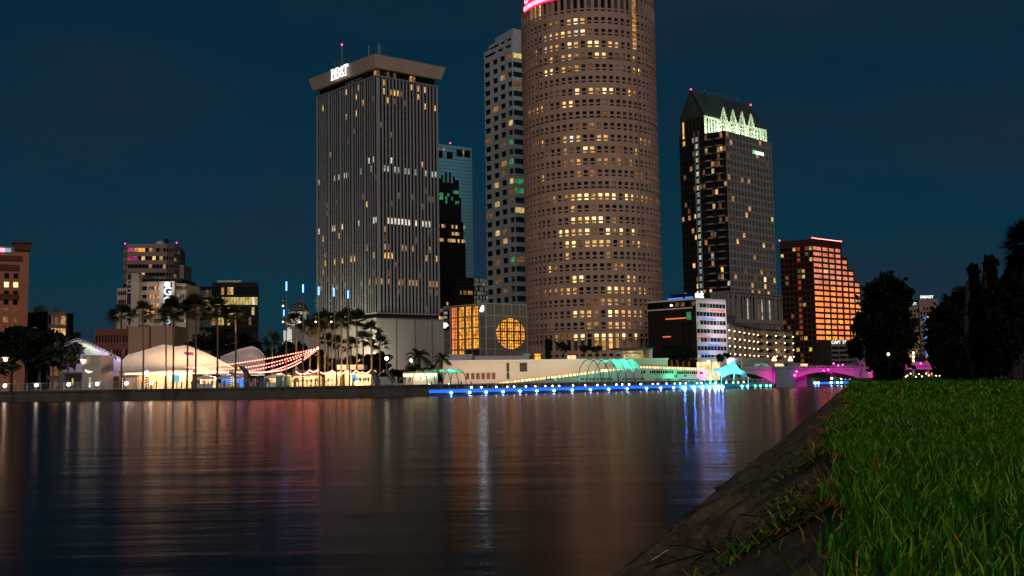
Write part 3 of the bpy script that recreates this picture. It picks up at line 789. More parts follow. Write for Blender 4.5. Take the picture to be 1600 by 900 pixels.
    # podium with tall pointed windows
    Q2 = at(1136, 454, Ds); Q3 = onz(1222, 461.5, zs); Q2 = Vector((Q2.x, Q2.y, 0)); Q3 = Vector((Q3.x, Q3.y, 0)); Q1 = Vector((gx(1114, 420), 421, 0))
    pw = MB(); w3 = []; mP, WP = plane_map(Q2, Q3)
    cols = [(WP * f, WP * f + 1.35) for f in (.04, .13, .235, .29, .34, .39, .445, .535, .60, .67, .74, .81, .90, .955)]
    z1 = zs - 1.6; z2 = z1 - 9.0
    facade(pw, w3, mP, WP, GZ, zs, cols, [(GZ + 3, z2 - 2.4), (z2, z1 - .8)], .3, lambda i, j, P: choose([('dark_glass', 3), ('lit_cool', 1.0), ('grey_glass', 3), ('lit_faint', 1)]))
    for c in cols:
        uc = (c[0] + c[1]) / 2
    back_walls(pw, [Q3, Q3 + (P3 - P2) * .3 + Vector((-3, 12, 0)), Q1 + Vector((3, 10, 0)), Q1, Q2], GZ, zs); pw.face([(q.x, q.y, zs) for q in (Q1, Q2, Q3, Q3 + Vector((-3, 14, 0)), Q1 + Vector((3, 14, 0)))])
    bar(pw, mP, 0, WP, zs - .5, zs - .1, 0, -.35); bar(pw, mP, 0, WP, z2 - 1.6, z2 - 1.2, 0, -.3)
    pw.build('podium_wall', 'granite_brown', th)
    ar = MB()
    for ua_, ub_ in cols: ar.face([mP(ua_, z1 - .81, -.02), mP(ub_, z1 - .81, -.02), mP((ua_ + ub_) / 2, z1 + .7, -.02)])
    ar.build('window_point', 'dark_glass', th)
    put_windows(th, w3, 'podium_window')
    # floodlights on the crown ledge
    for k in range(6):
        u = WC * (.06 + .165 * k); p = mC(u, base + .7, -5.0)
        light('floodlight', 'AREA', p, 1600, (.76, 1.0, .62), sx=5.5, sy=.6, target=mC(u, He + 2.2, 0)).parent = None
gabled_tower()

# ---- stepped tower with every window glowing orange ----------------------
def stepped_tower():
    D = 640; C = at(1269, 373, D); H = C.z; L = onz(1218, 377.5, H); E = onz(1314.5, 378.5, H)
    C, L, E = [Vector((q.x, q.y, 0)) for q in (C, L, E)]; t = (E - C).normalized(); back = L - C
    th = thing('stepped_tower', 'dark tower stepping down to the right with grids of glowing orange windows', 'skyscraper', (C.x, C.y, GZ))
    wall = MB(); wins = []
    NF = 21; zlo = at(1270, 568, D).z; zt = at(1270, 383, D).z; pit = (zt - zlo) / NF
    zrows = [(zlo + pit * k + pit * .2, zlo + pit * (k + 1) - pit * .18) for k in range(NF)]
    mC, WC = plane_map(C, E)
    wc = WC / 4.45
    def colour(y): return 'lit_orange' if y > 450 else 'lit_salmon'
    def pk(i, j, P):
        c = colour(P[1])
        if c == 'lit_orange' and rnd.random() < .06: c = 'lit_amber'
        if rnd.random() < .04: c = 'lit_warm'
        if P[1] < 386 and rnd.random() < .25: c = 'lit_faint'
        return c
    cols = [(.5, wc * 1.35)] + [(wc * (1.5 + k * .98), wc * (2.3 + k * .98)) for k in range(3)]
    facade(wall, wins, mC, WC, GZ, H, cols, zrows, .35, pk)
    prev = E; zprev = H; x0 = WC
    steps = [(1324.7, 396), (1334.6, 415), (1344.5, 433)]
    for px, y in steps:
        zt_ = at(px, y, D).z
        u1 = min((abs(proj(mC(WC + u * .1, zt_))[0] - px), WC + u * .1) for u in range(300))[1]
        mS = (lambda a: (lambda u, z, d=0.0: mC(u + a, z, d)))(x0)
        facade(wall, wins, mS, u1 - x0, GZ, zt_, [(.25, u1 - x0 - .9)], [r for r in zrows if r[1] < zt_ - 1.0], .35, pk)
        a = Vector(mC(x0, 0)); b_ = Vector(mC(u1, 0)); s_ = back * .8
        back_walls(wall, [b_, b_ + s_, a + s_], GZ, zt_); wall.face([(q.x, q.y, zt_) for q in (a, b_, b_ + s_, a + s_)])
        x0 = u1
    mL, WL = plane_map(L, C)
    def pkL(i, j, P):
        if i == 4 and rnd.random() < .75: return 'lit_faint' if rnd.random() < .5 else 'lit_red'
        if P[1] < 410 and i > 5 and rnd.random() < .3: return 'lit_yellow'
        return choose([('dark_glass', 84), ('lit_faint', 7), ('lit_dim', 5), ('lit_yellow', 4)])
    facade(wall, wins, mL, WL, GZ, H, cols_even(WL, 8, .75), zrows, .3, pkL)
    back_walls(wall, [E, E + back, L], GZ, H); wall.face([(q.x, q.y, H) for q in (C, E, E + back, L)])
    wall.build('wall', 'russet_stone', th)
    put_windows(th, wins)
    for q in (C, E, L): l_ = MB(); l_.ball((q.x, q.y, H + .6), .5); l_.build('beacon', 'beacon_red', th)
    rl = MB(); rl.tube([(C.x, C.y, H + .5), (E.x, E.y, H + .5)], .12, 4); rl.build('roof_rail', 'bulb_pink', th)
stepped_tower()
# ================================================================== LOWER BUILDINGS
def simple_block(name, label, cat, A, B, depth, z0, z1, wallmat, cols, rows, pick, dep=.3, top=100, roofmat='roof_dark', wname='window', extra=None):
    """box whose river face runs A->B; returns (thing, map, W)"""
    A = Vector((A[0], A[1], 0)); B = Vector((B[0], B[1], 0))
    th = thing(name, label, cat, (A.x, A.y, z0))
    m_, W = plane_map(A, B); t = (B - A).normalized(); n = Vector((-t.y, t.x, 0)) * depth
    wall = MB(); wins = []
    c = cols(W) if callable(cols) else cols
    facade(wall, wins, m_, W, z0, z1, c, rows, dep, pick)
    back_walls(wall, [B, B + n, A + n, A], z0, z1)
    wall.build('wall', wallmat, th)
    rf = MB(); q = [A, B, B + n, A + n]; rf.face([(p.x, p.y, z1) for p in q]); rf.build('roof', roofmat, th)
    if wins: put_windows(th, wins, wname, top)
    return th, m_, W

# ---- pink hotel at the left edge -----------------------------------------
def pink_hotel():
    D = 400; z1 = at(30, 387, D).z
    B = (gx(41, D), D); A = (B[0] - 30 * .89, B[1] - 30 * .456); Wt = (Vector(B) - Vector(A)).length
    def cols(W): return [(W - (41 - x) * D / F - .7, W - (41 - x) * D / F + .9) for x in (-54, -36, -14, 9.5, 22.5)]
    rows = rows_even(GZ + 2, z1 - 6, 14, .6)
    def pk(i, j, P):
        if j >= 9: return 'lit_bright' if (i >= 3 and j == 11) else 'dark_glass'
        return 'lit_faint' if i == 4 else choose([('lit_faint', 5), ('dark_glass', 2), ('lit_dim', 1.4)])
    th, m_, W = simple_block('hotel', 'pink stuccoed hotel tower with dark red bands', 'hotel', A, B, 22, GZ, z1, 'hotel_pink', cols, rows, pk)
    bd = MB()
    for ya, yb in ((401, 409), (415, 424), (460.5, 469)):
        bar(bd, m_, 0, W - 3.2 if ya != 401 else W - 2.2, at(20, yb, D).z, at(20, ya, D).z, -.003, -.35)
    bd.build('facade_band', 'hotel_band', th)
    cp = MB(); u0 = W - (41 - 19) * D / F; zc0 = at(30, 391.5, D).z; zc1 = at(30, 381, D).z
    bar(cp, m_, u0, W + .5, zc0, zc1, -1.0, 6); bar(cp, m_, u0 - .4, W + .9, zc1, zc1 + .5, -1.4, 6.4); cp.build('roof_turret', 'hotel_band', th)
    s_ = MB(); bar(s_, m_, W - 13.5, W - 8.2, at(8, 396, D).z, at(8, 390, D).z, -.4, -.6, 0); bar(s_, m_, W - 8.1, W - 6.2, at(8, 396, D).z, at(8, 390, D).z, -.4, -.6, 1); s_.build('roof_sign', ['sign_pink', 'sign_cyan'], th)
pink_hotel()

# ---- small dark office between hotel and trees ---------------------------
def dark_office():
    D = 430; z1 = at(73, 487, D).z; A = (gx(38, D + 4), D + 4); C = (gx(73, D), D); E = (gx(102, D + 8), D + 8)
    th, m_, W = simple_block('dark_office', 'low dark glass office beside the pink hotel with warm windows on its right half', 'office building', A, C, 14, GZ, z1, 'black_metal', lambda W: cols_even(W, 6, .9), rows_even(GZ, z1 - .4, 6, .85), lambda i, j, P: choose([('dark_glass', 92), ('lit_faint', 8)]), .1)
    m2, W2 = plane_map(C, E); wl = MB(); ws = []
    facade(wl, ws, m2, W2, GZ, z1, cols_even(W2, 3, .85), rows_even(GZ, z1 - .6, 6, .72), .2, lambda i, j, P: choose([('lit_dim', 5), ('lit_warm', 4), ('lit_faint', 3)]) if j > 1 else 'lit_faint')
    back_walls(wl, [E, (E[0] - 3, E[1] + 14), (A[0] + 2, A[1] + 14)], GZ, z1); wl.build('lit_wing', 'granite_brown', th); put_windows(th, ws, 'lit_window')
    rt = MB()
    for u, w, h in ((1.0, 1.2, 2.4), (3.4, 1.6, 3.0), (5.6, 1.0, 1.4)): bar(rt, m_, u, u + w, z1, z1 + h, 3, 5)
    rt.build('roof_plant', 'steel_grey', th)
    vt = MB(); bar(vt, m2, W2 - 3, W2 - .6, z1, z1 + 2.0, 1.5, 4); vt.build('vent_box', 'steel_grey', th)
dark_office()

# ---- curved banded office with banner building in front -------------------
def banded_office():
    D = 480; z1 = at(230, 380.5, D).z
    th = thing('banded_office', 'tall banded office block with ribbon windows behind the building with banners', 'office building', (gx(236, D), D, GZ))
    pts = [(gx(190, D + 6), D + 6), (gx(195.5, D), D), (gx(258, D + 3), D + 3), (gx(270, D + 8), D + 8), (gx(279, D + 15), D + 15)]
    wall = MB(); wins = []; NF = 17; rw = rows_even(GZ, z1 - 1.6, NF, .46, .9)
    for a, b_ in zip(pts[:-1], pts[1:]):
        m_, W = plane_map(a, b_); n = max(1, int(W / 1.55))
        def pk(i, j, P):
            if j == NF - 1 and P[0] < 208 and P[0] > 194: return 'lit_magenta'
            if j == NF - 1 and P[0] < 228 and P[0] > 194: return rnd.choice(['lit_warm', 'lit_yellow', 'lit_orange'])
            if j == NF - 2 and 195 < P[0] < 213: return 'lit_magenta' if rnd.random() < .7 else 'dark_glass'
            d = .34 if P[0] > 245 else .16
            if j in (NF - 6, NF - 7): d += .25
            return rnd.choice(['lit_yellow', 'lit_dim', 'lit_warm', 'lit_faint']) if rnd.random() < d else 'dark_glass'
        facade(wall, wins, m_, W, GZ, z1, cols_even(W, n, .94), rw, .5, pk)
    back_walls(wall, [pts[-1], (pts[-1][0] - 2, D + 30), (pts[0][0], D + 30), pts[0]], GZ, z1)
    wall.face([(p[0], p[1], z1) for p in pts] + [(pts[-1][0] - 2, D + 30, z1), (pts[0][0], D + 30, z1)])
    wall.build('wall', 'stucco_mauve', th); put_windows(th, wins)
    sh = MB(); x0 = gx(278.5, D + 14); sh.box(x0, gx(285.5, D + 14), D + 14, D + 26, GZ, at(281, 414, D + 14).z); sh.build('side_tower', 'stucco_mauve', th)
    rt = MB(); p = at(250, 381, D + 8); rt.lathe((p.x, p.y, z1), [(2.0, 0), (2.0, 1.0), (1.4, 1.8), (.1, 2.3)], 10); rt.build('roof_dome', 'steel_pale', th)
    an = MB(); p = at(260.5, 380, D + 10); an.tube([(p.x, p.y, z1), (p.x, p.y, z1 + 3.4)], .15, 5); an.box(p.x - .9, p.x + .9, p.y - .2, p.y + .2, z1 + 1.6, z1 + 3.2); an.build('antenna', 'black_metal', th)
    for px in (195.5, 276): l_ = MB(); q = at(px, 380, D + 1); l_.ball((q.x, q.y, z1 + .3 - (0 if px < 200 else 0)), .3); l_.build('beacon', 'beacon_red', th)
    # building in front that carries the banners
    D = 430
    X = lambda px, d=0: gx(px, D + d)
    zt = lambda y: at(230, y, D).z
    t2 = thing('banner_building', 'cream office building with ribbon windows behind two tall navy banners', 'office building', (X(230), D, GZ))
    w = MB(); wins = []
    def block(xa, xb, ya, yb, z_, rows, cols, pk, dep=.4):
        A = (xa, ya); B = (xb, yb); m_, W = plane_map(A, B)
        facade(w, wins, m_, W, GZ, z_, cols(W), rows, dep, pk); back_walls(w, [B, (xb, D + 24), (xa, D + 24), A], GZ, z_); w.face([(xa, ya, z_), (xb, yb, z_), (xb, D + 24, z_), (xa, D + 24, z_)])
        return m_, W
    fl = [(zt(y + 7.5), zt(y)) for y in (507, 493.5, 480, 464, 455.2)][0:0]
    rowsL = [(zt(y), zt(y - 6)) for y in (498, 485, 473, 460)]
    block(X(176.5), X(197), D + 3, D + 1, zt(448.5), rowsL, lambda W: cols_even(W, 5, .97, .4, 0), lambda i, j, P: 'lit_orange' if (i == 4 and j == 2) else choose([('dark_glass', 9), ('lit_faint', 1)]))
    block(X(197), X(216), D - 1, D - 1, zt(427), [], lambda W: [], lambda i, j, P: None)
    rowsM = [(zt(y), zt(y - 6)) for y in (504, 491.5, 479, 466, 453)]
    block(X(216), X(227), D + 2, D + .5, zt(440), rowsM, lambda W: [(.2, W)], lambda i, j, P: 'dark_glass')
    def pkM(i, j, P): return rnd.choice(['lit_warm', 'lit_faint', 'lit_dim', 'lit_orange', 'dark_glass'])
    block(X(227), X(248.5), D + .5, D + .5, zt(440), rowsM, lambda W: cols_even(W, 7, .92, .3, .3), pkM)
    block(X(248.5), X(272.5), D - 1.2, D - 1.2, zt(440.5), [], lambda W: [], lambda i, j, P: None)
    block(X(272.5), X(286), D + 1, D + 3, zt(443), rowsM, lambda W: cols_even(W, 6, .8), lambda i, j, P: choose([('dark_glass', 8), ('lit_faint', 2), ('lit_cool', .6)]))
    # low rear tier under the tower
    w.build('wall', 'stucco_cream', t2); put_windows(t2, wins)
    rb = MB(); zz = zt(443); 
    rb.prism([(X(217), D + 3), (X(227), D + 1.5), (X(280), D + 1.5), (X(281), D + 20), (X(217), D + 20)], zt(441), zt(435.5)); rb.build('roof_band', 'black_metal', t2)
    rb = MB(); rb.prism([(X(183), D + 5), (X(196), D + 4), (X(196), D + 18), (X(183), D + 18)], zt(450), zt(441)); rb.build('penthouse', 'black_metal', t2)
    gl = MB(); gl.box(X(272.6), X(284), D - .2, D + .9, GZ, zt(514)); gl.build('green_lobby', 'lit_green', t2)
    for (xa, xb, ya, lab) in ((198.3, 204.3, 428, 'long navy banner with vertical white letters on the cream tower wall, without a spotlight'), (256, 268.5, 443, 'broad navy banner with vertical letters lit by a white spotlight')):
        yy = D - 1.06 if xa < 210 else D - 1.26
        b = thing('banner', lab, 'banner', (X(xa), yy, zt(ya + 100)), 'banners on the cream building')
        c_ = MB(); c_.box(X(xa), X(xb), yy - .12, yy, zt(556), zt(ya)); c_.build('cloth', 'banner_navy', b)
        mm, WW = plane_map((X(xa), yy - .13), (X(xb), yy - .13))
        y0 = ya + 17 if xa < 210 else ya + 19
        st = 12.8 if xa < 210 else 15.0; sz = 2.9 if xa < 210 else 4.6
        for k, ch in enumerate('GO BOLTS'):
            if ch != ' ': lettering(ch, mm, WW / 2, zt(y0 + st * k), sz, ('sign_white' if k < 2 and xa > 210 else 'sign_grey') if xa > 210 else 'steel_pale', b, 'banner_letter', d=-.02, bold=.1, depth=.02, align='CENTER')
    sp = thing('spotlight', 'round white spotlight glowing at the head of the broad banner', 'lamp', (X(262), D - 2, zt(444)))
    l_ = MB(); l_.ball((X(262), D - 1.9, zt(446)), 1.25, 12, 8); l_.build('lamp_globe', 'sign_white', sp)
    a_ = MB(); a_.tube([(X(262), D - 1.9, zt(442)), (X(262), D - .6, zt(439.5))], .12, 5); a_.build('bracket', 'steel_grey', sp)
    light('spotlight_beam', 'AREA', (X(262), D - 6.5, zt(446)), 450, (.85, .95, 1), sx=1, sy=1, target=(X(262), D, zt(470)))
    # red brick block and blank pink wall at their feet
    D = 330
    z_ = at(170, 514, D).z
    simple_block('brick_building', 'low red brick building with small dark windows behind the stage tent', 'building', (gx(147.5, D), D), (gx(199, D), D), 12, GZ, z_, 'brick_red', lambda W: cols_even(W, 11, .5), rows_even(GZ, z_ - .8, 4, .5), lambda i, j, P: choose([('dark_glass', 9), ('lit_faint', 1)]), .2)
    cr = None
    t4, m4, W4 = simple_block('blank_building', 'windowless pink stucco building with a brown downpipe behind the tents', 'building', (gx(199.5, D - 3), D - 3), (gx(272, D - 3), D - 3), 12, GZ, at(230, 509.5, D - 3).z, 'stucco_pink', lambda W: [], [], lambda i, j, P: None)
    pb = MB(); bar(pb, m4, W4 * .45, W4 * .49, GZ, at(230, 510, D - 3).z, 0, -.3); pb.build('downpipe', 'brick_red', t4)
    pb = MB(); bar(pb, m4, W4 * .22, W4 * .45, at(230, 509.5, D - 3).z, at(230, 508, D - 3).z, .2, -.2); pb.build('coping', 'brick_red', t4)
banded_office()

# ---- wide dark glass office ----------------------------------------------
def wide_office():
    D = 450; z1 = at(330, 441, D).z; zl = at(300, 449, D + 4).z
    A = (gx(288, D + 5), D + 5); C = (gx(330, D), D); E = (gx(402, D + 4), D + 4)
    def pk(i, j, P):
        if j == 8: return 'lit_yellow' if rnd.random() < .8 else 'lit_white'
        if j == 7 and rnd.random() < .35: return 'lit_yellow'
        return choose([('dark_glass', 90), ('lit_faint', 5), ('lit_yellow', 3), ('lit_dim', 2.5)])
    rw = rows_even(GZ, z1 - 1.5, 10, .74)
    th, m_, W = simple_block('dark_glass_office', 'wide black glass office block with one bright row of windows behind the palms', 'office building', C, E, 30, GZ, z1, 'black_metal', lambda W: cols_even(W, 15, .92), rw, pk, .08)
    m2, W2 = plane_map(A, C); wl = MB(); ws = []
    facade(wl, ws, m2, W2, GZ, zl, cols_even(W2, 9, .9), rows_even(GZ, zl - 1, 10, .74), .1, lambda i, j, P: ('lit_yellow' if rnd.random() < .6 else 'lit_faint') if j == 8 and i > 5 else choose([('grey_glass', 88), ('lit_faint', 5), ('lit_warm', 4 if j < 5 else 1), ('lit_green', 1)]))
    back_walls(wl, [(A[0], D + 34), A], GZ, zl); wl.build('side_wing', 'black_metal', th); put_windows(th, ws)
    pn = MB(); a = m_(W * .10, 0, 4); b_ = m_(W * .62, 0, 16); pn.prism([(gx(338, D + 6), D + 6), (gx(376, D + 7), D + 7), (gx(376, D + 16), D + 16), (gx(338, D + 16), D + 16)], z1, z1 + 1.3); pn.build('penthouse', 'steel_pale', th)
wide_office()

# ---- white clock tower with a dark dome ----------------------------------
def clock_tower():
    D = 500; cx = gx(467.5, D, 500); z = lambda y: at(467.5, y, D).z
    th = thing('clock_tower', 'small floodlit white clock tower with a dark dome behind the palms', 'tower', (cx, D, GZ))
    b_ = MB(); w = 6.3
    b_.box(cx - 7.5, cx + 4.6, D - 6, D + 6, GZ, z(536)); b_.box(cx - w, cx + w * .75, D - 4.5, D + 4.5, z(536), z(517)); b_.build('base', 'white_wall', th)
    c_ = MB(); c_.box(cx - 4.6, cx + 4.6, D - 4.4, D + 4.4, z(517), z(505)); c_.box(cx - 5.4, cx + 5.4, D - 5.2, D + 5.2, z(506), z(504.5)); c_.build('cornice', 'white_wall', th)
    d_ = MB(); d_.lathe((cx, D, z(504.5)), [(4.4, 0), (4.4, 4.2), (5.2, 4.4), (5.2, 5.0), (.1, 5.0)], 12); d_.build('drum', 'white_wall', th)
    for k in range(4):
        f = MB(); a = PI * (1 + (k + .5) / 4); x = cx + 4.45 * math.cos(a); y = D + 4.45 * math.sin(a); t = Vector((-math.sin(a), math.cos(a), 0)) * .6
        f.face([(x - t.x, y - t.y, z(504.5) + .8), (x + t.x, y + t.y, z(504.5) + .8), (x + t.x, y + t.y, z(504.5) + 3.6), (x - t.x, y - t.y, z(504.5) + 3.6)]); f.build('louvre', 'dark_glass', th)
    for k in range(5): q_ = MB(); x = cx - 6.6 + 2.3 * k; q_.box(x, x + .9, D - 6.05, D - 6.003, z(536) - 3.2, z(536) - .9) if k < 5 else None; q_.build('base_window', 'recess_dark', th)
    for k in range(3): q_ = MB(); x = cx - 3.4 + 2.6 * k; q_.box(x, x + 1.2, D - 4.45, D - 4.403, z(515), z(508)); q_.build('arched_opening', 'recess_dark', th)
    o = MB(); o.lathe((cx, D, z(504.5) + 5), [(4.3 * math.cos(i * PI / 12), 4.6 * math.sin(i * PI / 12)) for i in range(6)] + [(.8, 4.6), (.7, 5.8), (.05, 6.6)], 14); o.build('dome', 'roof_dark', th, smooth=True)
    light('floodlight', 'SPOT', (cx - 5, D - 30, z(545)), 26000, (.86, .93, 1), .5, target=(cx, D, z(508)), spot=.75)
clock_tower()

# ---- museum cube ----------------------------------------------------------
def museum():
    C = at(759, 472.7, 290); H = C.z; L = onz(692.7, 479, H); Rr = onz(823, 475, H)
    C, L, Rr = [Vector((q.x, q.y, 0)) for q in (C, L, Rr)]
    th = thing('museum_cube', 'cube shaped museum clad in grey panels with glowing amber windows, one of them round', 'museum', (C.x, C.y, GZ))
    mL, WL = plane_map(L, C); mR, WR = plane_map(C, Rr)
    z = lambda y: at(740, y, 293).z
    wall = MB(); wins = []
    px2u = lambda m_, W, px: min((abs(proj(m_(W * k / 400, H - 6))[0] - px), W * k / 400) for k in range(401))[1]
    edges = [(704.5, 714.5), (715.8, 725.4), (726.7, 736.6), (737.8, 748.3)]
    cols = [(px2u(mL, WL, a), px2u(mL, WL, b_)) for a, b_ in edges]
    ys = [(555, 546.5), (544, 530), (528, 512.5), (510.5, 495), (493, 477.8)]
    rows = [(z(a), z(b_)) for a, b_ in ys]
    rows[0] = (max(rows[0][0], GZ + .2), rows[0][1])
    facade(wall, wins, mL, WL, GZ, H, cols, rows, .5, lambda i, j, P: ('dark_glass' if (j == 0 and i > 1) else ('lit_orange' if i == 0 else 'lit_amber')))
    # right face with its round opening: built as a ring of quads around the circle
    uc = px2u(mR, WR, 798.7); r = 24.0 * 296 / F * 1.0
    zc = at(798.7, 521, 294).z; ru = min(r * 1.18, WR - uc - .25)
    circ = [(uc + ru * math.cos(2 * PI * k / 48), zc + r * math.sin(2 * PI * k / 48)) for k in range(48)]
    def edge(a):
        c_, s_ = math.cos(a), math.sin(a); du = (WR - uc) / c_ if c_ > 1e-6 else (-uc / c_ if c_ < -1e-6 else 1e9); dz = (H - zc) / s_ if s_ > 1e-6 else ((GZ - zc) / s_ if s_ < -1e-6 else 1e9)
        t_ = min(du, dz); return uc + c_ * t_, zc + s_ * t_
    angs = sorted([2 * PI * k / 48 for k in range(48)])
    for k in range(48):
        a0, a1 = angs[k], angs[(k + 1) % 48] if k < 47 else 2 * PI
        e0, e1 = edge(a0), edge(a1)
        pts = [mR(*circ[k]), mR(*e0)]
        for cu, cz_ in ((WR, H), (0, H), (0, GZ), (WR, GZ)):
            ang = math.atan2(cz_ - zc, cu - uc) % (2 * PI)
            if a0 < ang < a1: pts.append(mR(cu, cz_))
        pts += [mR(*e1), mR(*circ[(k + 1) % 48])]
        wall.face(pts)
        c0, c1 = circ[k], circ[(k + 1) % 48]
        wall.face([mR(*c0), mR(*c1), mR(c1[0], c1[1], .5), mR(c0[0], c0[1], .5)])
    n_ = Rr - C
    back_walls(wall, [Rr, L + n_, L], GZ, H); wall.face([(q.x, q.y, H) for q in (C, Rr, L + n_, L)])
    wall.build('wall', 'museum_mesh', th)
    put_windows(th, wins)
    rw = MB(); rw.face([mR(a, b_, .5) for a, b_ in circ]); round_w = rw.build('round_window', 'lit_amber', th)
    mu = MB()
    def chord(u): 
        q = 1 - ((u - uc) / ru) ** 2; return r * math.sqrt(q) if q > 0 else 0
    def chordz(zz):
        q = 1 - ((zz - zc) / r) ** 2; return ru * math.sqrt(q) if q > 0 else 0
    for k in range(-7, 8):
        u = uc + (k + .5) * ru / 6.6; h = chord(u); w_ = .22 if k % 3 == 1 else .07
        if h > .3: bar(mu, mR, u - w_, u + w_, zc - h + .05, zc + h - .05, .48, .22 if k % 3 == 1 else .35)
    for k in range(-5, 6):
        zz = zc + (k - .3) * r / 5.2; w_ = .2 if k % 3 == 1 else .06; h = chordz(zz)
        if h > .3: bar(mu, mR, uc - h + .05, uc + h - .05, zz - w_, zz + w_, .46, .2 if k % 3 == 1 else .33)
    mu.build('mullion', 'mullion', round_w)
    mq = MB()
    for (a, b_) in cols:
        for f in (.33, .55, .8): bar(mq, mL, a + (b_ - a) * f - .05, a + (b_ - a) * f + .05, rows[0][0], rows[-1][1], .48, .32)
    for (a, b_) in rows[1:]:
        for f in (.35, .68): bar(mq, mL, cols[0][0], cols[-1][1], a + (b_ - a) * f - .05, a + (b_ - a) * f + .05, .46, .34)
    mq.build('mullion', 'mullion', th)
    tr = MB()
    for f in (0.004, .205, .41, .62, .82, .993): bar(tr, mR, WR * f - .08, WR * f + .08, zc + r * 1.12 if f not in (.004, .993, .205) else GZ, H - .2, 0, -.08)
    for zz in (H - .25, zc + r * 1.13): bar(tr, mR, 0, WR, zz - .1, zz + .1, -.004, -.07)
    for zz in (z(511), z(529), z(546)): bar(tr, mR, 0, uc - chordz(zz) - .4, zz - .08, zz + .08, -.004, -.07)
    for px in (693.4, 703.5, 750, 758.4): u = px2u(mL, WL, px); bar(tr, mL, u - .1, u + .1, GZ, H - .2, 0, -.08)
    for zz in (H - .25, z(494), z(511.5), z(529), z(545.2)): bar(tr, mL, 0, WL, zz - .1, zz + .1, -.004, -.07)
    tr.build('panel_trim', 'museum_trim', th)
    pl = MB(); u0, u1 = px2u(mL, WL, 693.6), px2u(mL, WL, 702.6)
    bar(pl, mL, u0, u1, z(495), z(480.5), -.01, -.14); bar(pl, mL, u0, u1, z(513), z(498.5), -.01, -.14); pl.build('sign_panel', 'black_metal', th)
    lettering('FM', mL, u0 + .28, z(487.4), 1.1, 'sign_grey', th, d=-.18, depth=.02, width=1.1); lettering('PA', mL, u0 + .28, z(494.2), 1.1, 'sign_grey', th, d=-.18, depth=.02, width=1.1)
    em = MB(); w_ = (u1 - u0)
    bar(em, mL, u0 + .15, u0 + w_ * .42, z(509.5), z(500.5), -.15, -.24); bar(em, mL, u0 + w_ * .42, u0 + w_ * .65, z(507.5), z(501), -.15, -.24); bar(em, mL, u0 + w_ * .42, u0 + w_ * .85, z(506.5), z(504), -.15, -.25); em.build('sign_emblem', 'sign_white', th)
    em = MB(); u = px2u(mL, WL, 753.5); em.face([mL(u - .62, z(486.5), -.12), mL(u + .1, z(488.0), -.12), mL(u + .55, z(484.5), -.12), mL(u + .5, z(478), -.12), mL(u - .1, z(480.8), -.12)]); em.build('corner_emblem', 'emblem_white', th)
museum()

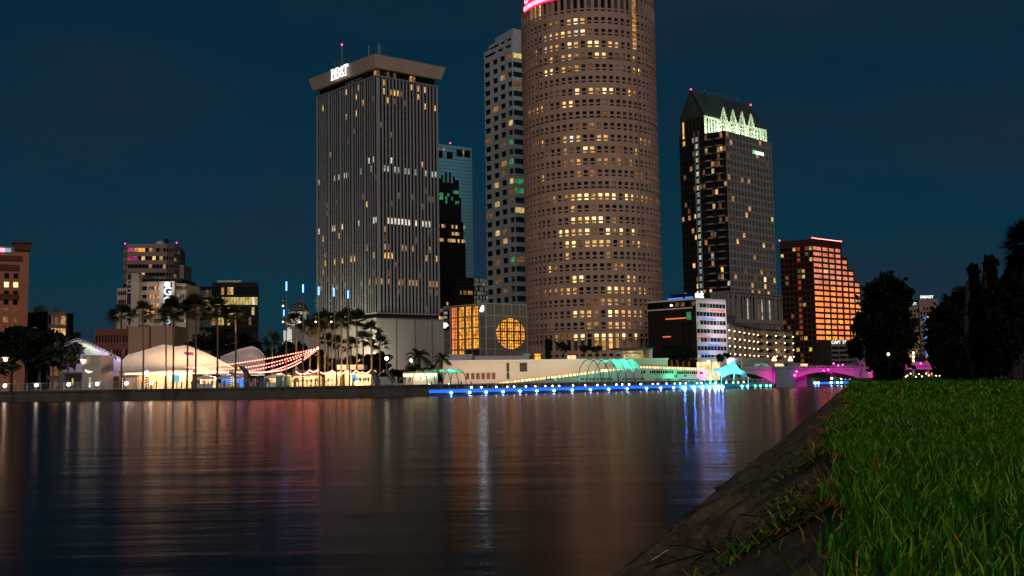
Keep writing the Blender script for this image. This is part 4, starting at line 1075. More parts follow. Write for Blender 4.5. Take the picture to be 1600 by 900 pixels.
# ---- white terrace wall in front of museum and round tower ----------------
def terrace():
    D = 267; z = lambda y: at(800, y, D).z
    A = (gx(692.5, D - 6), D - 6); B = (gx(1044, D + 10), D + 10)
    th = thing('terrace_building', 'long low white building with a row of rose shutters below the museum', 'building', (A[0], A[1], GZ))
    m_, W = plane_map(A, B); zt = z(563.5)
    X = lambda px: min((abs(proj(m_(W * k / 800, 5))[0] - px), W * k / 800) for k in range(801))[1]
    wall = MB(); wins = []
    cols = [(X(727.5 + 8.2 * k), X(727.5 + 8.2 * k + 5.6)) for k in range(6)] + [(X(791.5), X(796)), (X(812), X(824))]
    def skip(i, j): return (i < 6 and j == 1) or (i >= 6 and j == 0 and i == 7)
    facade(wall, wins, m_, W, GZ, zt, cols, [(z(592), z(582)), (z(581), z(567))], .4, lambda i, j, P: 'door_rose' if i < 6 else 'recess_dark', skip=skip)
    t = Vector(m_(1, 0)) - Vector(m_(0, 0)); n_ = Vector((-t.y, t.x, 0)) * 17
    A_ = Vector((A[0], A[1], 0)); B_ = Vector((B[0], B[1], 0))
    back_walls(wall, [B_, B_ + n_, A_ + n_, A_], GZ, zt); wall.face([(q.x, q.y, zt) for q in (A_, B_, B_ + n_, A_ + n_)])
    wall.build('wall', 'white_wall', th); put_windows(th, wins, 'shutter', 20)
    cp = MB(); bar(cp, m_, -.2, W + .2, zt - .12, zt + .2, -.25, .6); cp.build('coping', 'white_paint', th)
    # stepped white planters on the terrace
    pl = MB(); 
    bar(pl, m_, X(694), X(700), zt + .2, zt + 1.6, 6, 8); bar(pl, m_, X(700), X(752), zt + .2, zt + 1.9, 9, 11); bar(pl, m_, X(752), X(838), zt + .2, zt + 1.35, 6, 8); bar(pl, m_, X(828), X(840), zt + 1.35, zt + 1.9, 6, 8); pl.build('planter', 'granite_pale', th)
    # cafe roof on the terrace before the round tower
    cf = thing('terrace_cafe', 'low flat roofed cafe glowing yellow at the foot of the round tower', 'cafe', (Vector(m_(X(975), 0, 6)).x, D + 14, zt))
    r_ = MB(); bar(r_, m_, X(974), X(1032), zt + 2.7, zt + 3.1, 4, 12); r_.build('roof', 'roof_dark', cf)
    g_ = MB(); bar(g_, m_, X(998), X(1022), zt + .3, zt + 2.3, 7, 11); g_.build('lit_room', 'lit_yellow', cf)
    w_ = MB(); bar(w_, m_, X(1027), X(1032), zt, zt + 2.7, 5, 12); bar(w_, m_, X(1022.5), X(1026.5), zt, zt + 2.7, 7.4, 12); w_.build('end_wall', 'white_paint', cf)
    for k, px in enumerate((976, 987, 1000)):
        u_ = thing('parasol', ('white parasol at the left end of the terrace cafe', 'middle white parasol of the terrace cafe', 'white parasol before the lit room of the terrace cafe')[k], 'parasol', m_(X(px), zt, 3), 'parasols on the cafe terrace')
        a_ = MB(); p = Vector(m_(X(px), zt, 3)); a_.lathe((p.x, p.y, p.z + 1.5), [(1.5, 0), (.8, .28), (.05, .5)], 8); a_.build('canopy', 'umbrella_white', u_)
        a_ = MB(); a_.tube([p, p + Vector((0, 0, 1.6))], .05, 5); a_.build('pole', 'steel_grey', u_)
    for k, (px, w, h, mt) in enumerate(((852, 8, 1.6, 'lit_amber'), (907, 12, 1.1, 'lit_stall'), (841, 3, .7, 'lit_amber'))):
        g_ = MB(); bar(g_, m_, X(px), X(px + w), zt + .25, zt + .25 + h, 8 + k, 9 + k); g_.build('lit_opening', mt, th)
    for px, e in ((944, 40), (953, 30), (964, 40)):
        light('terrace_lamp', 'POINT', m_(X(px), zt + 1.0, 10), e * 8, (1, .5, .2), .2)
    for px in (705, 745, 785, 835, 880, 920): light('wall_washer', 'AREA', m_(X(px), GZ + 3.2, -7.5), 250, (1, .70, .46), sx=5, sy=1, target=m_(X(px), GZ + 3.2, 0))
    return m_, X, zt
TER = terrace()

# ---- white riverside ramp building ----------------------------------------
def ramp_building():
    th = thing('ramp_building', 'white riverside building with a sloping parapet lit by a line of square lamps', 'building', (gx(950, 265), 265, GZ - .8))
    A = Vector((gx(752, 247), 247, 0)); B = Vector((gx(1104, 281), 281, 0)); m_, W = plane_map(A, B)
    X = lambda px: min((abs(proj(m_(W * k / 1200, 5))[0] - px), W * k / 1200) for k in range(1201))[1]
    def Z(px, py): q = m_(X(px), 0); return at(px, py, q[1]).z
    prof = [(752, 602), (757, 600.5), (800, 594.2), (850, 589), (900, 583.2), (944, 577.3), (975, 573.8), (1000, 571.5), (1050, 573), (1104, 575)]
    top = [(X(a), Z(a, b_)) for a, b_ in prof]
    z0 = GZ - 1.2
    wall = MB(); wins = []
    th_ = .5
    for (u0, a0), (u1, a1) in zip(top[:-1], top[1:]):
        wall.face([m_(u0, z0), m_(u1, z0), m_(u1, a1), m_(u0, a0)])
        wall.face([m_(u0, a0), m_(u1, a1), m_(u1, a1, th_), m_(u0, a0, th_)])
        wall.face([m_(u1, z0, 12), m_(u0, z0, 12), m_(u0, a0 - .8, 12), m_(u1, a1 - .8, 12)])
        wall.face([m_(u0, a0 - .8, th_), m_(u1, a1 - .8, th_), m_(u1, a1 - .8, 12), m_(u0, a0 - .8, 12)])
        wall.face([m_(u1, a1 - .8, th_), m_(u0, a0 - .8, th_), m_(u0, a0, th_), m_(u1, a1, th_)])
    u1, a1 = top[-1]; wall.face([m_(u1, z0), m_(u1, z0, 12), m_(u1, a1 - .8, 12), m_(u1, a1, th_), m_(u1, a1)])
    wall.build('wall', 'ramp_white', th)
    def ztop(u):
        for (u0, a0), (u1, a1) in zip(top[:-1], top[1:]):
            if u0 <= u <= u1: return a0 + (a1 - a0) * (u - u0) / (u1 - u0)
        return top[-1][1]
    px = 758.0; k = 0; lamp0 = None
    while px < 1099:
        u = X(px); zt = ztop(u) - .32; w = .36 if px < 948 else .26
        l_ = MB(); bar(l_, m_, u - w, u + w, zt - .25, zt + .25, -.01, -.06)
        l_.build('square_lamp', 'bulb_warm' if False else 'lit_bright', th)
        px += 5.8 if px < 948 else 4.4; k += 1
    def win(pa, pb, y0, y1, step, frac, name='window'):
        p = pa
        while p < pb:
            u0, u1 = X(p), X(p + step * frac); q = MB(); bar(q, m_, u0, u1, Z(p, y1), Z(p, y0), -.01, -.05); q.build(name, 'dark_glass', th); p += step
    win(851, 872, 591.3, 593.8, 5.6, .72); win(903, 958, 591.2, 593.3, 5.6, .72); win(972, 1008, 591, 593, 4.0, .7)
    win(1001, 1008, 579, 583.5, 4.0, .7); win(1015, 1052, 579, 583.6, 3.4, .7); win(1058, 1089, 580, 584.5, 3.2, .72); win(1093, 1098, 581, 584.5, 2.8, .8)
    win(1015, 1052, 591.5, 593.3, 3.2, .7); win(1060, 1090, 592.2, 593.8, 3.2, .7); win(1053.5, 1058, 585.5, 590, 2.6, .6); win(1068.5, 1071, 586, 588.5, 2, .9)
    # wall washers along its foot
    light('wall_washer', 'POINT', Vector(m_(X(1044), 3.0, -2.2)), 260, (.15, 1, .5), .4)
    light('wall_washer', 'POINT', Vector(m_(X(1098), 3.6, -2.0)), 900, (1, .10, .5), .4)
    light('wall_washer', 'POINT', Vector(m_(X(1078), 5, -4.5)), 420, (1, .25, .6), .4)
    for px in (800, 850, 905, 960, 1010): light('wall_washer', 'POINT', Vector(m_(X(px), 3.6, -4.5)), 60, (.8, 1.0, .9), .4)
ramp_building()

# ---- mid-rise hotel with purple and blue light bars ------------------------
def boutique_hotel():
    C = at(1087, 466, 335); H = C.z; L = onz(1036, 470, H); Rr = onz(1134, 469, H)
    C, L, Rr = [Vector((q.x, q.y, 0)) for q in (C, L, Rr)]
    L = C + (L - C) * 1.5
    th = thing('boutique_hotel', 'seven storey hotel with white and dark bands and orange and blue neon bars', 'hotel', (C.x, C.y, GZ))
    mL, WL = plane_map(L, C); mR, WR = plane_map(C, Rr)
    z = lambda y: at(1087, y, 335).z
    wall = MB(); wins = []
    rows = []
    for k in range(7): yb = 479.8 + 13.5 * k; rows.append((z(yb), z(yb - 6.6)))
    rows = rows[::-1]
    facade(wall, wins, mR, WR, GZ, H, cols_even(WR, 9, .94, .15, .3), rows, .06, lambda i, j, P: 'lit_cool' if (i == 0 and j % 2 == 0) else choose([('teal_glass', 10), ('lit_faint', .8), ('lit_cyan', .6)]))
    wall.build('banded_wall', 'white_paint', th)
    dw = MB(); zt2 = z(480)
    facade(dw, wins, mL, WL, GZ, zt2, [(WL * .70, WL * .76), (WL * .80, WL * .9)], rows_even(GZ, zt2 - 1, 7, .8), .2, lambda i, j, P: choose([('dark_glass', 10), ('lit_faint', 1), ('lit_green', .5)]))
    facade(dw, wins, mL, WL, zt2, H - .4, cols_even(WL, 9, .88), [(zt2 + .5, H - .9)], .6, lambda i, j, P: choose([('dark_glass', 6), ('lit_faint', 2), ('lit_dim', .5)]))
    back_walls(dw, [Rr, Rr + (L - C), L], GZ, H - .4); dw.build('dark_wall', 'dark_brown_clad', th)
    rf = MB(); q = [C, Rr, Rr + (L - C), L]; rf.prism([(p.x, p.y) for p in q], H - .4, H + .1, bottom=True); bar(rf, mL, 0, WL * .93, zt2 - .25, zt2 + .15, -.3, 0); rf.build('roof_slab', 'white_paint', th)
    put_windows(th, wins)
    px = lambda m_, W, p: min((abs(proj(m_(W * k / 400, H - 8))[0] - p), W * k / 400) for k in range(401))[1]
    for nm, a, b_, y, mat, mm, ww in (('o', 1112, 1131.5, 486, 'neon_orange', mR, WR), ('b', 1097, 1117.5, 498.7, 'neon_blue', mR, WR), ('o', 1088, 1108, 525.4, 'neon_orange', mR, WR), ('b', 1104, 1124, 539.4, 'neon_blue', mR, WR), ('b', 1094, 1105, 552.5, 'neon_blue', mR, WR), ('o', 1041, 1072.8, 497.8, 'neon_orange', mL, WL), ('o', 1036, 1048, 526.3, 'neon_orange', mL, WL)):
        l_ = MB(); q0, q1 = px(mm, ww, a), px(mm, ww, b_); d_ = mm(q0, 0)[1]
        zz = at((a + b_) / 2, y, (mm(q0, 0)[1] + mm(q1, 0)[1]) / 2).z
        bar(l_, mm, q0, q1, zz - .17, zz + .17, -.05, -.3); l_.build('neon_bar', mat, th)
    l_ = MB(); bar(l_, mL, WL * .38, WL * .68, H + .3, H + .75, 1.5, 1.8); bar(l_, mL, WL * .73, WL * .88, H + .3, H + .8, 1.5, 1.8); l_.build('roof_light', 'neon_blue', th)
    pt = MB(); bar(pt, mL, WL * .3, WL * .97, H + .1, H + 2.2, 5, 9); pt.build('penthouse', 'black_metal', th)
    lettering('aloft', mR, .35, H + .35, 2.7, 'sign_white', th, d=.4, bold=.09, depth=.1, width=.85)
    b_ = MB(); b_.ball(mL(px(mL, WL, 1050), z(474.5), -.1), .35); b_.build('wall_lamp', 'bulb_warm', th)
    light('wall_glow', 'POINT', Vector(mR(WR * .45, GZ + 6, -7)), 2600, (.55, .45, 1.0), 1.0)
    light('wall_glow', 'POINT', Vector(mR(WR * .55, GZ + 17, -9)), 2600, (1, .72, .8), 1.0)
boutique_hotel()

# ---- beige balcony motel ---------------------------------------------------
def motel():
    A = at(1137, 506, 347); H = A.z; C = onz(1182, 514.5, H); E = onz(1237, 517.6, H)
    A, C, E = [Vector((q.x, q.y, 0)) for q in (A, C, E)]
    th = thing('balcony_building', 'beige building with open balconies dotted by rows of warm lamps', 'building', (A.x, A.y, GZ))
    mA, WA = plane_map(A, C); mB, WB = plane_map(C, E)
    wall = MB(); wins = []; zl = at(1190, 562, 370).z
    rw = rows_even(zl, H - 1.2, 4, .5, .35)
    for mm, ww, n in ((mA, WA, 6), (mB, WB, 4)):
        facade(wall, wins, mm, ww, GZ, H, cols_even(ww, n, .93), rw, 1.6, lambda i, j, P: choose([('recess_dark', 7), ('lit_faint', 2.2), ('lit_dim', .8)]))
    t = (E - C).normalized(); n_ = Vector((-t.y, t.x, 0)) * 16
    back_walls(wall, [E, E + n_, A + n_ + Vector((3, 3, 0)), A], GZ, H); wall.face([(q.x, q.y, H) for q in (A, C, E, E + n_, A + n_ + Vector((3, 3, 0)))])
    wall.build('wall', 'balcony_beige', th); put_windows(th, wins, 'balcony_door')
    ed = MB()
    for mm, ww in ((mA, WA), (mB, WB)): bar(ed, mm, -.1, ww + .1, H, H + .35, -.5, 2)
    ed.build('roof_edge', 'roof_dark', th)
    ph = MB(); bar(ph, mA, -1.0, WA * .75, H + .36, H + 4.4, 5, 12); bar(ph, mB, WB * .02, WB * .42, H + .36, H + 2.6, 5, 12); ph.build('penthouse', 'garage_concrete', th)
    for mm, ww, n in ((mA, WA, 6), (mB, WB, 4)):
        for k in range(n + 1): fr = MB(); bar(fr, mm, ww * k / n - .10, ww * k / n + .10, zl - 1.5, H - .02, 0, -.3); fr.build('balcony_post', 'balcony_beige', th)
    for mm, ww, n in ((mA, WA, 6), (mB, WB, 4)):
        for j in range(4):
            for k in range(n + 1 if mm is mB else n):
                p = Vector(mm(ww * k / n, rw[j][1] - .1, -.45)); l_ = MB(); l_.ball(p, .21, 6, 4); l_.build('balcony_lamp', 'bulb_warm', th)
            for k in range(0, n, 2): light('balcony_glow', 'POINT', Vector(mm(ww * (k + .5) / n, rw[j][1] - .3, -1.3)), 26, (1, .62, .28), .3)
    fw = MB(); bar(fw, mB, WB * .05, WB * 1.0, zl - 2.3, zl - 1.2, -6, -5.7); fw.build('glow_parapet', 'lit_stall', th)  # glow put into the parapet itself in place of lamplight on it
motel()

# ---- parking deck with a roof sign ----------------------------------------
def garage():
    D = 420; z1 = at(1320, 531, D).z; A = (gx(1301, D), D); B = (gx(1350, D), D)
    rw = rows_even(GZ + 5, z1 - 2.2, 4, .62, .4)
    th, m_, W = simple_block('parking_deck', 'grey concrete parking deck with white roof lettering below the orange lit tower', 'parking deck', A, B, 25, GZ, z1, 'garage_concrete', lambda W: cols_even(W, 4, .9), rw, lambda i, j, P: 'recess_dark' if rnd.random() < .9 else 'lit_yellow', 1.2, wname='deck_opening')
    lettering('CAPT', m_, .05, z1 - 1.5, 1.75, 'sign_white', th, d=-.2, bold=.03, width=.85); lettering('RU', m_, 3.1, z1 - 1.5, 1.75, 'roof_dark', th, d=-.2, width=.8); lettering('ST', m_, 4.4, z1 - 1.5, 1.75, 'sign_white', th, d=-.2, bold=.03, width=.85)
garage()

# ---- far hotels on the right -----------------------------------------------
def far_hotels():
    D = 700; z = lambda y: at(1445, y, D).z
    z1 = z(477); z2 = z(467)
    def pk(i, j, P): return choose([('dark_glass', 80), ('lit_faint', 10), ('lit_dim', 7), ('lit_warm', 3)])
    t, m_, W = simple_block('far_hotel', 'distant hotel block with white roof lettering, left of the blue light strip', 'hotel', (gx(1408, D), D), (gx(1441.5, D), D), 30, GZ, z1, 'stucco_mauve', lambda W: cols_even(W, 7, .6), rows_even(GZ + 6, z1 - 2, 13, .6), pk)
    lettering('MARRIOTT', m_, W - 8.6, z1 + .3, 2.3, 'sign_white', t, d=-.2, bold=.04, width=.62)
    t, m_, W = simple_block('far_tower', 'distant mauve hotel tower with a vertical blue light strip', 'hotel', (gx(1442, D - 2), D - 2), (gx(1472, D - 2), D - 2), 24, GZ, z2, 'stucco_mauve', lambda W: cols_even(W, 6, .55), rows_even(GZ + 6, z2 - 5, 13, .6), pk)
    lettering('EMBASSY', m_, .8, z2 + .3, 2.5, 'sign_white', t, d=-.2, bold=.05, width=.85)
    l_ = MB(); u = W * .22; bar(l_, m_, u, u + 1.5, z(568), z(496), -.02, -.3); l_.build('glow_strip', 'neon_blue', t)
    pd = thing('far_podium', 'distant low hotel podium with three bright lamps beyond the bridge', 'building', (gx(1428, D - 20), D - 20, GZ))
    p_ = MB(); p_.box(gx(1426, D - 20), gx(1455, D - 20), D - 20, D - 3, GZ, z(562)); p_.build('wall', 'stucco_cream', pd)
    for y in (550, 556, 562):
        b_ = MB(); b_.ball((gx(1429, D - 21), D - 21, z(y) - 1), .8); b_.build('lamp', 'bulb_warm', pd)
    t, m_, W = simple_block('orange_building', 'low far building washed in orange light beside the dark trees', 'building', (gx(1448, 520), 520), (gx(1500, 520), 520), 15, GZ, at(1470, 556, 520).z, 'stucco_pink', lambda W: cols_even(W, 9, .5), rows_even(GZ + 2, at(1470, 557, 520).z, 3, .5), lambda i, j, P: choose([('lit_faint', 5), ('lit_orange', 1), ('dark_glass', 4)]))
    light('street_glow', 'POINT', (gx(1470, 505), 505, 12), 5000, (1, .35, .12), 1)
far_hotels()
# ================================================================== SETTING
AZ = math.atan((1333 - 800) / F)
dv = Vector((math.sin(AZ), math.cos(AZ), 0)); rv = Vector((math.cos(AZ), -math.sin(AZ), 0))
def sq(p): v = Vector((p[0], p[1], 0)); return v.dot(dv), v.dot(rv)
ZG = 1.9
def ground_z(s):
    t = min(1, max(0, (s - 22) / 50)); return ZG + 0.2 * t * t * (3 - 2 * t)
edge_q = sq(onz(1290, 900, ZG))[1]
wpts = sorted(sq(onz(px, py, 0)) for px, py in ((970, 900), (1112, 775), (1222, 690), (1290, 637), (1322, 613)))
def water_q(s):
    if s <= wpts[0][0]: return wpts[0][1]
    for (s0, q0), (s1, q1) in zip(wpts[:-1], wpts[1:]):
        if s <= s1: return q0 + (q1 - q0) * (s - s0) / (s1 - s0)
    return wpts[-1][1]
def wob(s, k=0.0): return 0.10 * math.sin(s * 2.1 + k) + 0.07 * math.sin(s * 4.7 + 1.3 + k) + 0.05 * math.sin(s * 9.1 + k * 2) + 0.18 * math.sin(s * .37 + k)
def edge(s): return edge_q + wob(s) * min(1.0, .35 + s * .02)
def gpt(s, q, z): p = dv * s + rv * q; return (p.x, p.y, z)

# water
m, nt, b = nodes_of('river_water')
nt.nodes.remove(b); out = [x for x in nt.nodes if x.type == 'OUTPUT_MATERIAL'][0]
g1 = noise_node(nt, 1.0, 4, stretch=(0.05, 0.30, 1), rough=0.6); g2 = noise_node(nt, 1.0, 3, stretch=(0.5, 2.6, 1), rough=0.6)
ad = nt.nodes.new('ShaderNodeMath'); ad.operation = 'MULTIPLY_ADD'; ad.inputs[1].default_value = 0.12
nt.links.new(g2.outputs['Fac'], ad.inputs[0]); nt.links.new(g1.outputs['Fac'], ad.inputs[2])
bp = nt.nodes.new('ShaderNodeBump'); bp.inputs['Strength'].default_value = 0.15; bp.inputs['Distance'].default_value = 0.35
nt.links.new(ad.outputs[0], bp.inputs['Height'])
gl = nt.nodes.new('ShaderNodeBsdfGlossy'); gl.inputs['Color'].default_value = (0.52, 0.46, 0.45, 1); gl.inputs['Roughness'].default_value = 0.175
df = nt.nodes.new('ShaderNodeBsdfDiffuse'); df.inputs['Color'].default_value = (0.003, 0.006, 0.009, 1)
fr = nt.nodes.new('ShaderNodeFresnel'); fr.inputs['IOR'].default_value = 1.33
mxs = nt.nodes.new('ShaderNodeMixShader'); nt.links.new(fr.outputs[0], mxs.inputs[0]); nt.links.new(df.outputs[0], mxs.inputs[1]); nt.links.new(gl.outputs[0], mxs.inputs[2])
nt.links.new(bp.outputs[0], gl.inputs['Normal']); nt.links.new(bp.outputs[0], fr.inputs['Normal']); nt.links.new(mxs.outputs[0], out.inputs['Surface'])
w = MB(); w.face([(-3000, -300, 0), (3000, -300, 0), (3000, 5000, 0), (-3000, 5000, 0)]); struct(w.build('water', 'river_water'))

# near bank: sloping revetment of old concrete slabs
m, nt, b = nodes_of('bank_concrete')
n = noise_node(nt, 2.2, 8, rough=0.65, stretch=(1, .5, 1)); n2 = noise_node(nt, 14, 5)
mx = nt.nodes.new('ShaderNodeMath'); mx.operation = 'MULTIPLY_ADD'; mx.inputs[1].default_value = .35
nt.links.new(n2.outputs['Fac'], mx.inputs[0]); nt.links.new(n.outputs['Fac'], mx.inputs[2])
r = ramp(nt, mx.outputs[0], [(0.45, (0.008, 0.006, 0.003)), (0.60, (0.024, 0.017, 0.008)), (0.80, (0.10, 0.072, 0.03))])
gp = nt.nodes.new('ShaderNodeNewGeometry'); sx_ = nt.nodes.new('ShaderNodeSeparateXYZ'); nt.links.new(gp.outputs['Position'], sx_.inputs[0])
wz = nt.nodes.new('ShaderNodeMath'); wz.operation = 'MULTIPLY_ADD'; wz.inputs[1].default_value = .5; nt.links.new(n.outputs['Fac'], wz.inputs[0]); nt.links.new(sx_.outputs['Z'], wz.inputs[2])
wr = ramp(nt, wz.outputs[0], [(.38, (.30, .32, .26)), (.50, (1, 1, 1))])      # algae and wet tide band just above the water
wm = nt.nodes.new('ShaderNodeMix'); wm.data_type = 'RGBA'; wm.blend_type = 'MULTIPLY'; wm.inputs[0].default_value = 1; nt.links.new(r.outputs['Color'], wm.inputs[6]); nt.links.new(wr.outputs['Color'], wm.inputs[7])
nt.links.new(wm.outputs[2], b.inputs['Base Color']); b.inputs['Roughness'].default_value = 0.9
bp = nt.nodes.new('ShaderNodeBump'); bp.inputs['Strength'].default_value = 0.6; bp.inputs['Distance'].default_value = 0.05
nt.links.new(mx.outputs[0], bp.inputs['Height']); nt.links.new(bp.outputs[0], b.inputs['Normal'])
ss = [-2 + 0.09 * k for k in range(200)] + [16 + 0.35 * k for k in range(120)] + [58 + 3 * k for k in range(90)]
P = []
slab = lambda s: math.floor(s / 2.7 + .3 * math.sin(s * .5))
for s in ss:
    row = []; k = slab(s); fr = (s / 2.7 + .3 * math.sin(s * .5)) - k
    hsh = math.sin(k * 12.9898) * 43758.5453; hsh -= math.floor(hsh)
    for j in range(26):
        f = j / 24.0
        qa, qb = edge(s) + .12, water_q(s) + .16 * wob(s * .9, 2) + (hsh - .5) * .24 + .03 * math.sin(s * 17) + .02 * math.sin(s * 29 + 1)
        if f > .6: qb = qb + .018 * math.sin(s * 41 + 2) + .014 * math.sin(s * 63)
        q = qa + (qb - qa) * f
        z = ground_z(s) * (1 - f) - .02 + (0.12 * (hsh - .5) + .07 * (1 - fr)) * (1 if f > .1 else f * 10)
        z += .025 * math.sin(s * 5 + f * 14) + .015 * math.sin(s * 13 + f * 31) + .06 * math.sin(f * PI) - .09 * (1 if fr < .045 else 0) - .05 * (1 if abs(f - .55 - .1 * hsh) < .025 else 0)
        row.append(gpt(s, q, z - (.3 if j == 25 else 0)))
    P.append(row)
w = MB(); w.grid(P); o = struct(w.build('river_bank', 'bank_concrete', smooth=False))

# broken concrete and stones along the tide line
rs = np.random.RandomState(5); w = MB()
for k in range(150):
    s = 3.5 + 60 * rs.rand() ** 2.2; f_ = 1.0 - abs(rs.randn()) * .10 if rs.rand() < .75 else rs.rand(); f_ = min(1.02, max(.25, f_))
    qa, qb = edge(s) + .12, water_q(s) + .16 * wob(s * .9, 2); q = qa + (qb - qa) * f_; z = ground_z(s) * (1 - f_); r_ = (.012 + .05 * rs.rand() ** 3) * (1 + s * .02)
    c_ = Vector(gpt(s, q, z + r_ * .2)); ax = [Vector(v).normalized() for v in rs.randn(3, 3)]
    P8 = []
    for z_ in (-1, 1):
        for x_, y_ in ((-1, -1), (1, -1), (1, 1), (-1, 1)):
            j = 1 + .5 * (rs.rand(3) - .5); th_ = rs.rand() * .2; P8.append(c_ + dv * (x_ * r_ * 1.5 * j[0]) + rv * (y_ * r_ * j[1]) + Vector((0, 0, z_ * r_ * .55 * j[2])))
    w.hexa(P8)
o = w.build('rubble', 'bank_concrete', kind='stuff'); tag(o, 'broken concrete and small stones along the water edge of the near bank', 'rubble')

# near park ground
P = []
for s in [-6, -2] + [k * .5 for k in range(0, 60)] + [30 + 4 * k for k in range(70)]:
    row = [gpt(s, edge(s) + dq, ground_z(s) + (.03 * math.sin(s * 1.7 + dq * 2.3) if dq > .2 else 0)) for dq in (0, .15, .4, .8, 1.5, 2.5, 4, 7, 12, 20, 40, 80, 160, 260)]
    P.append(row)
w = MB(); w.grid(P); struct(w.build('park_ground', 'soil', smooth=True))
# strip of pale path far back in the park
w = MB(); a = []
for q in range(8, 60, 4): a.append((gpt(78 + .1 * q, q, ground_z(80) + .012), gpt(83 + .1 * q, q, ground_z(85) + .012)))
for (p0, p1), (p2, p3) in zip(a[:-1], a[1:]): w.face([p0, p2, p3, p1])
struct(w.build('park_path', 'plaza_paving'))

# city bank: seawall and ground
swpx = [(-260, 631.5), (0, 628), (300, 624.5), (560, 621), (667, 618.7)]
SW = [onz(a, b_, 0) for a, b_ in swpx]
SW = [(p.x, p.y) for p in SW] + [(gx(1204, 290), 291), (gx(1240, 290), 291), (130, 420), (320, 1000), (700, 2500)]
def sw_at(px, off=0.0, z=GZ):
    """point on top of the seawall line under photo column px, off metres inland"""
    best = None
    for (x0, y0), (x1, y1) in zip(SW[:-1], SW[1:]):
        for k in range(41):
            t = k / 40; x, y = x0 + (x1 - x0) * t, y0 + (y1 - y0) * t
            e = abs(proj((x, y, z))[0] - px)
            if best is None or e < best[0]: best = (e, x, y)
    d = Vector((best[1], best[2], 0)); s = (d.y + off) / d.y
    return Vector((d.x * s, d.y * s, z))
w = MB()
far = [(p[0] * 30 + (-4000 if i == 0 else 0), 9000) for i, p in enumerate(SW)]
k0 = [(-3000, SW[0][1] + 200)] + SW
for (p, q) in zip(SW[:-1], SW[1:]):
    pa = (p[0], p[1] + .5); qa = (q[0], q[1] + .5)
    w.face([(pa[0], pa[1], GZ), (qa[0], qa[1], GZ), (qa[0] * 6, max(qa[1] * 6, 3000), GZ), (pa[0] * 6, max(pa[1] * 6, 3000), GZ)])
w.face([(-2500, SW[0][1] + 60, GZ), (SW[0][0], SW[0][1] + .5, GZ), (SW[0][0] * 6, max(SW[0][1] * 6, 3000), GZ), (-4000, 3000, GZ)])
struct(w.build('city_ground', 'plaza_paving'))
w = MB()
for (p, q) in zip(SW[:-1], SW[1:]):
    w.hexa([(p[0], p[1], -1), (q[0], q[1], -1), (q[0], q[1] + .55, -1), (p[0], p[1] + .55, -1), (p[0], p[1], GZ + .05), (q[0], q[1], GZ + .05), (q[0], q[1] + .55, GZ + .05), (p[0], p[1] + .55, GZ + .05)])
    L_ = math.hypot(q[0] - p[0], q[1] - p[1])
    w.hexa([(p[0], p[1] - .18, GZ - .35), (q[0], q[1] - .18, GZ - .35), (q[0], q[1] - .003, GZ - .35), (p[0], p[1] - .003, GZ - .35), (p[0], p[1] - .18, GZ + .053), (q[0], q[1] - .18, GZ + .053), (q[0], q[1] - .003, GZ + .053), (p[0], p[1] - .003, GZ + .053)])
sw_o = w.build('seawall', 'seawall_concrete'); tag(sw_o, 'weathered concrete seawall along the far side of the river', 'seawall')

# ------------------------------------------------------------------ grass
def in_view_fade(s): return 1
def blades(n, s0, s1, qmax, lmin, lmax, wmin, wmax, seed, lean=.55, segs=2, pw=2.0, q_lo=0.0, thin_edge=True):
    r = np.random.RandomState(seed)
    s = (s0 ** pw + r.rand(n) * (s1 ** pw - s0 ** pw)) ** (1 / pw)
    ev = np.array([edge(float(x)) for x in np.linspace(s0, s1, 4000)]); e = np.interp(s, np.linspace(s0, s1, 4000), ev)
    q = e + q_lo + (r.rand(n) ** 1.0) * qmax(s)
    if thin_edge: q += np.abs(r.randn(n)) * .03 - .09
    gz = np.interp(s, np.linspace(-5, 200, 800), [ground_z(x) for x in np.linspace(-5, 200, 800)])
    bx = s * dv.x + q * rv.x; by = s * dv.y + q * rv.y
    L_ = lmin + (lmax - lmin) * r.rand(n) ** 1.3; W_ = wmin + (wmax - wmin) * r.rand(n)
    # patches of longer and shorter growth
    L_ *= .60 + .65 * (np.sin(bx * 1.9 + by * .7) * np.sin(by * 1.3 - bx * .6) * .5 + .5)
    an = r.rand(n) * 2 * PI; ln = lean * (.25 + r.rand(n)); 
    lx = np.cos(an) * ln + .12; ly = np.sin(an) * ln - .08
    fa = r.rand(n) * PI; wx = np.cos(fa) * W_ / 2; wy = np.sin(fa) * W_ / 2
    base = np.stack([bx, by, gz - .01], 1); wv = np.stack([wx, wy, np.zeros(n)], 1)
    up = np.stack([lx * .45, ly * .45, np.ones(n)], 1); up /= np.linalg.norm(up, axis=1)[:, None]
    up2 = np.stack([lx * 1.6, ly * 1.6, np.full(n, .75)], 1); up2 /= np.linalg.norm(up2, axis=1)[:, None]
    mid_ = base + up * (L_ * .55)[:, None]; tip = mid_ + up2 * (L_ * .5)[:, None]
    V = np.stack([base - wv * .8, base + wv * .8, mid_ + wv, mid_ - wv, tip + wv * .12, tip - wv * .12], 1).reshape(-1, 3)
    k = np.arange(n)[:, None] * 6
    Fq = np.concatenate([k + np.array([[0, 1, 2, 3]]), k + np.array([[3, 2, 4, 5]])], 0)
    return V, Fq
def wedge(s): return .34 * s + .9
sets = [blades(52000, 1.6, 9, wedge, .04, .135, .0038, .0095, 1),
        blades(90000, 8.5, 26, wedge, .05, .12, .007, .015, 2),
        blades(80000, 25, 96, lambda s: wedge(s) + 3, .08, .18, .03, .07, 3)]
V = []; Q = []; o_ = 0
for v, f in sets: V.append(v); Q.append(f + o_); o_ += len(v)
g = np_mesh('grass', np.concatenate(V), np.concatenate(Q), 'grass_blade', kind='stuff'); tag(g, 'thick green lawn grass covering the near bank', 'grass')
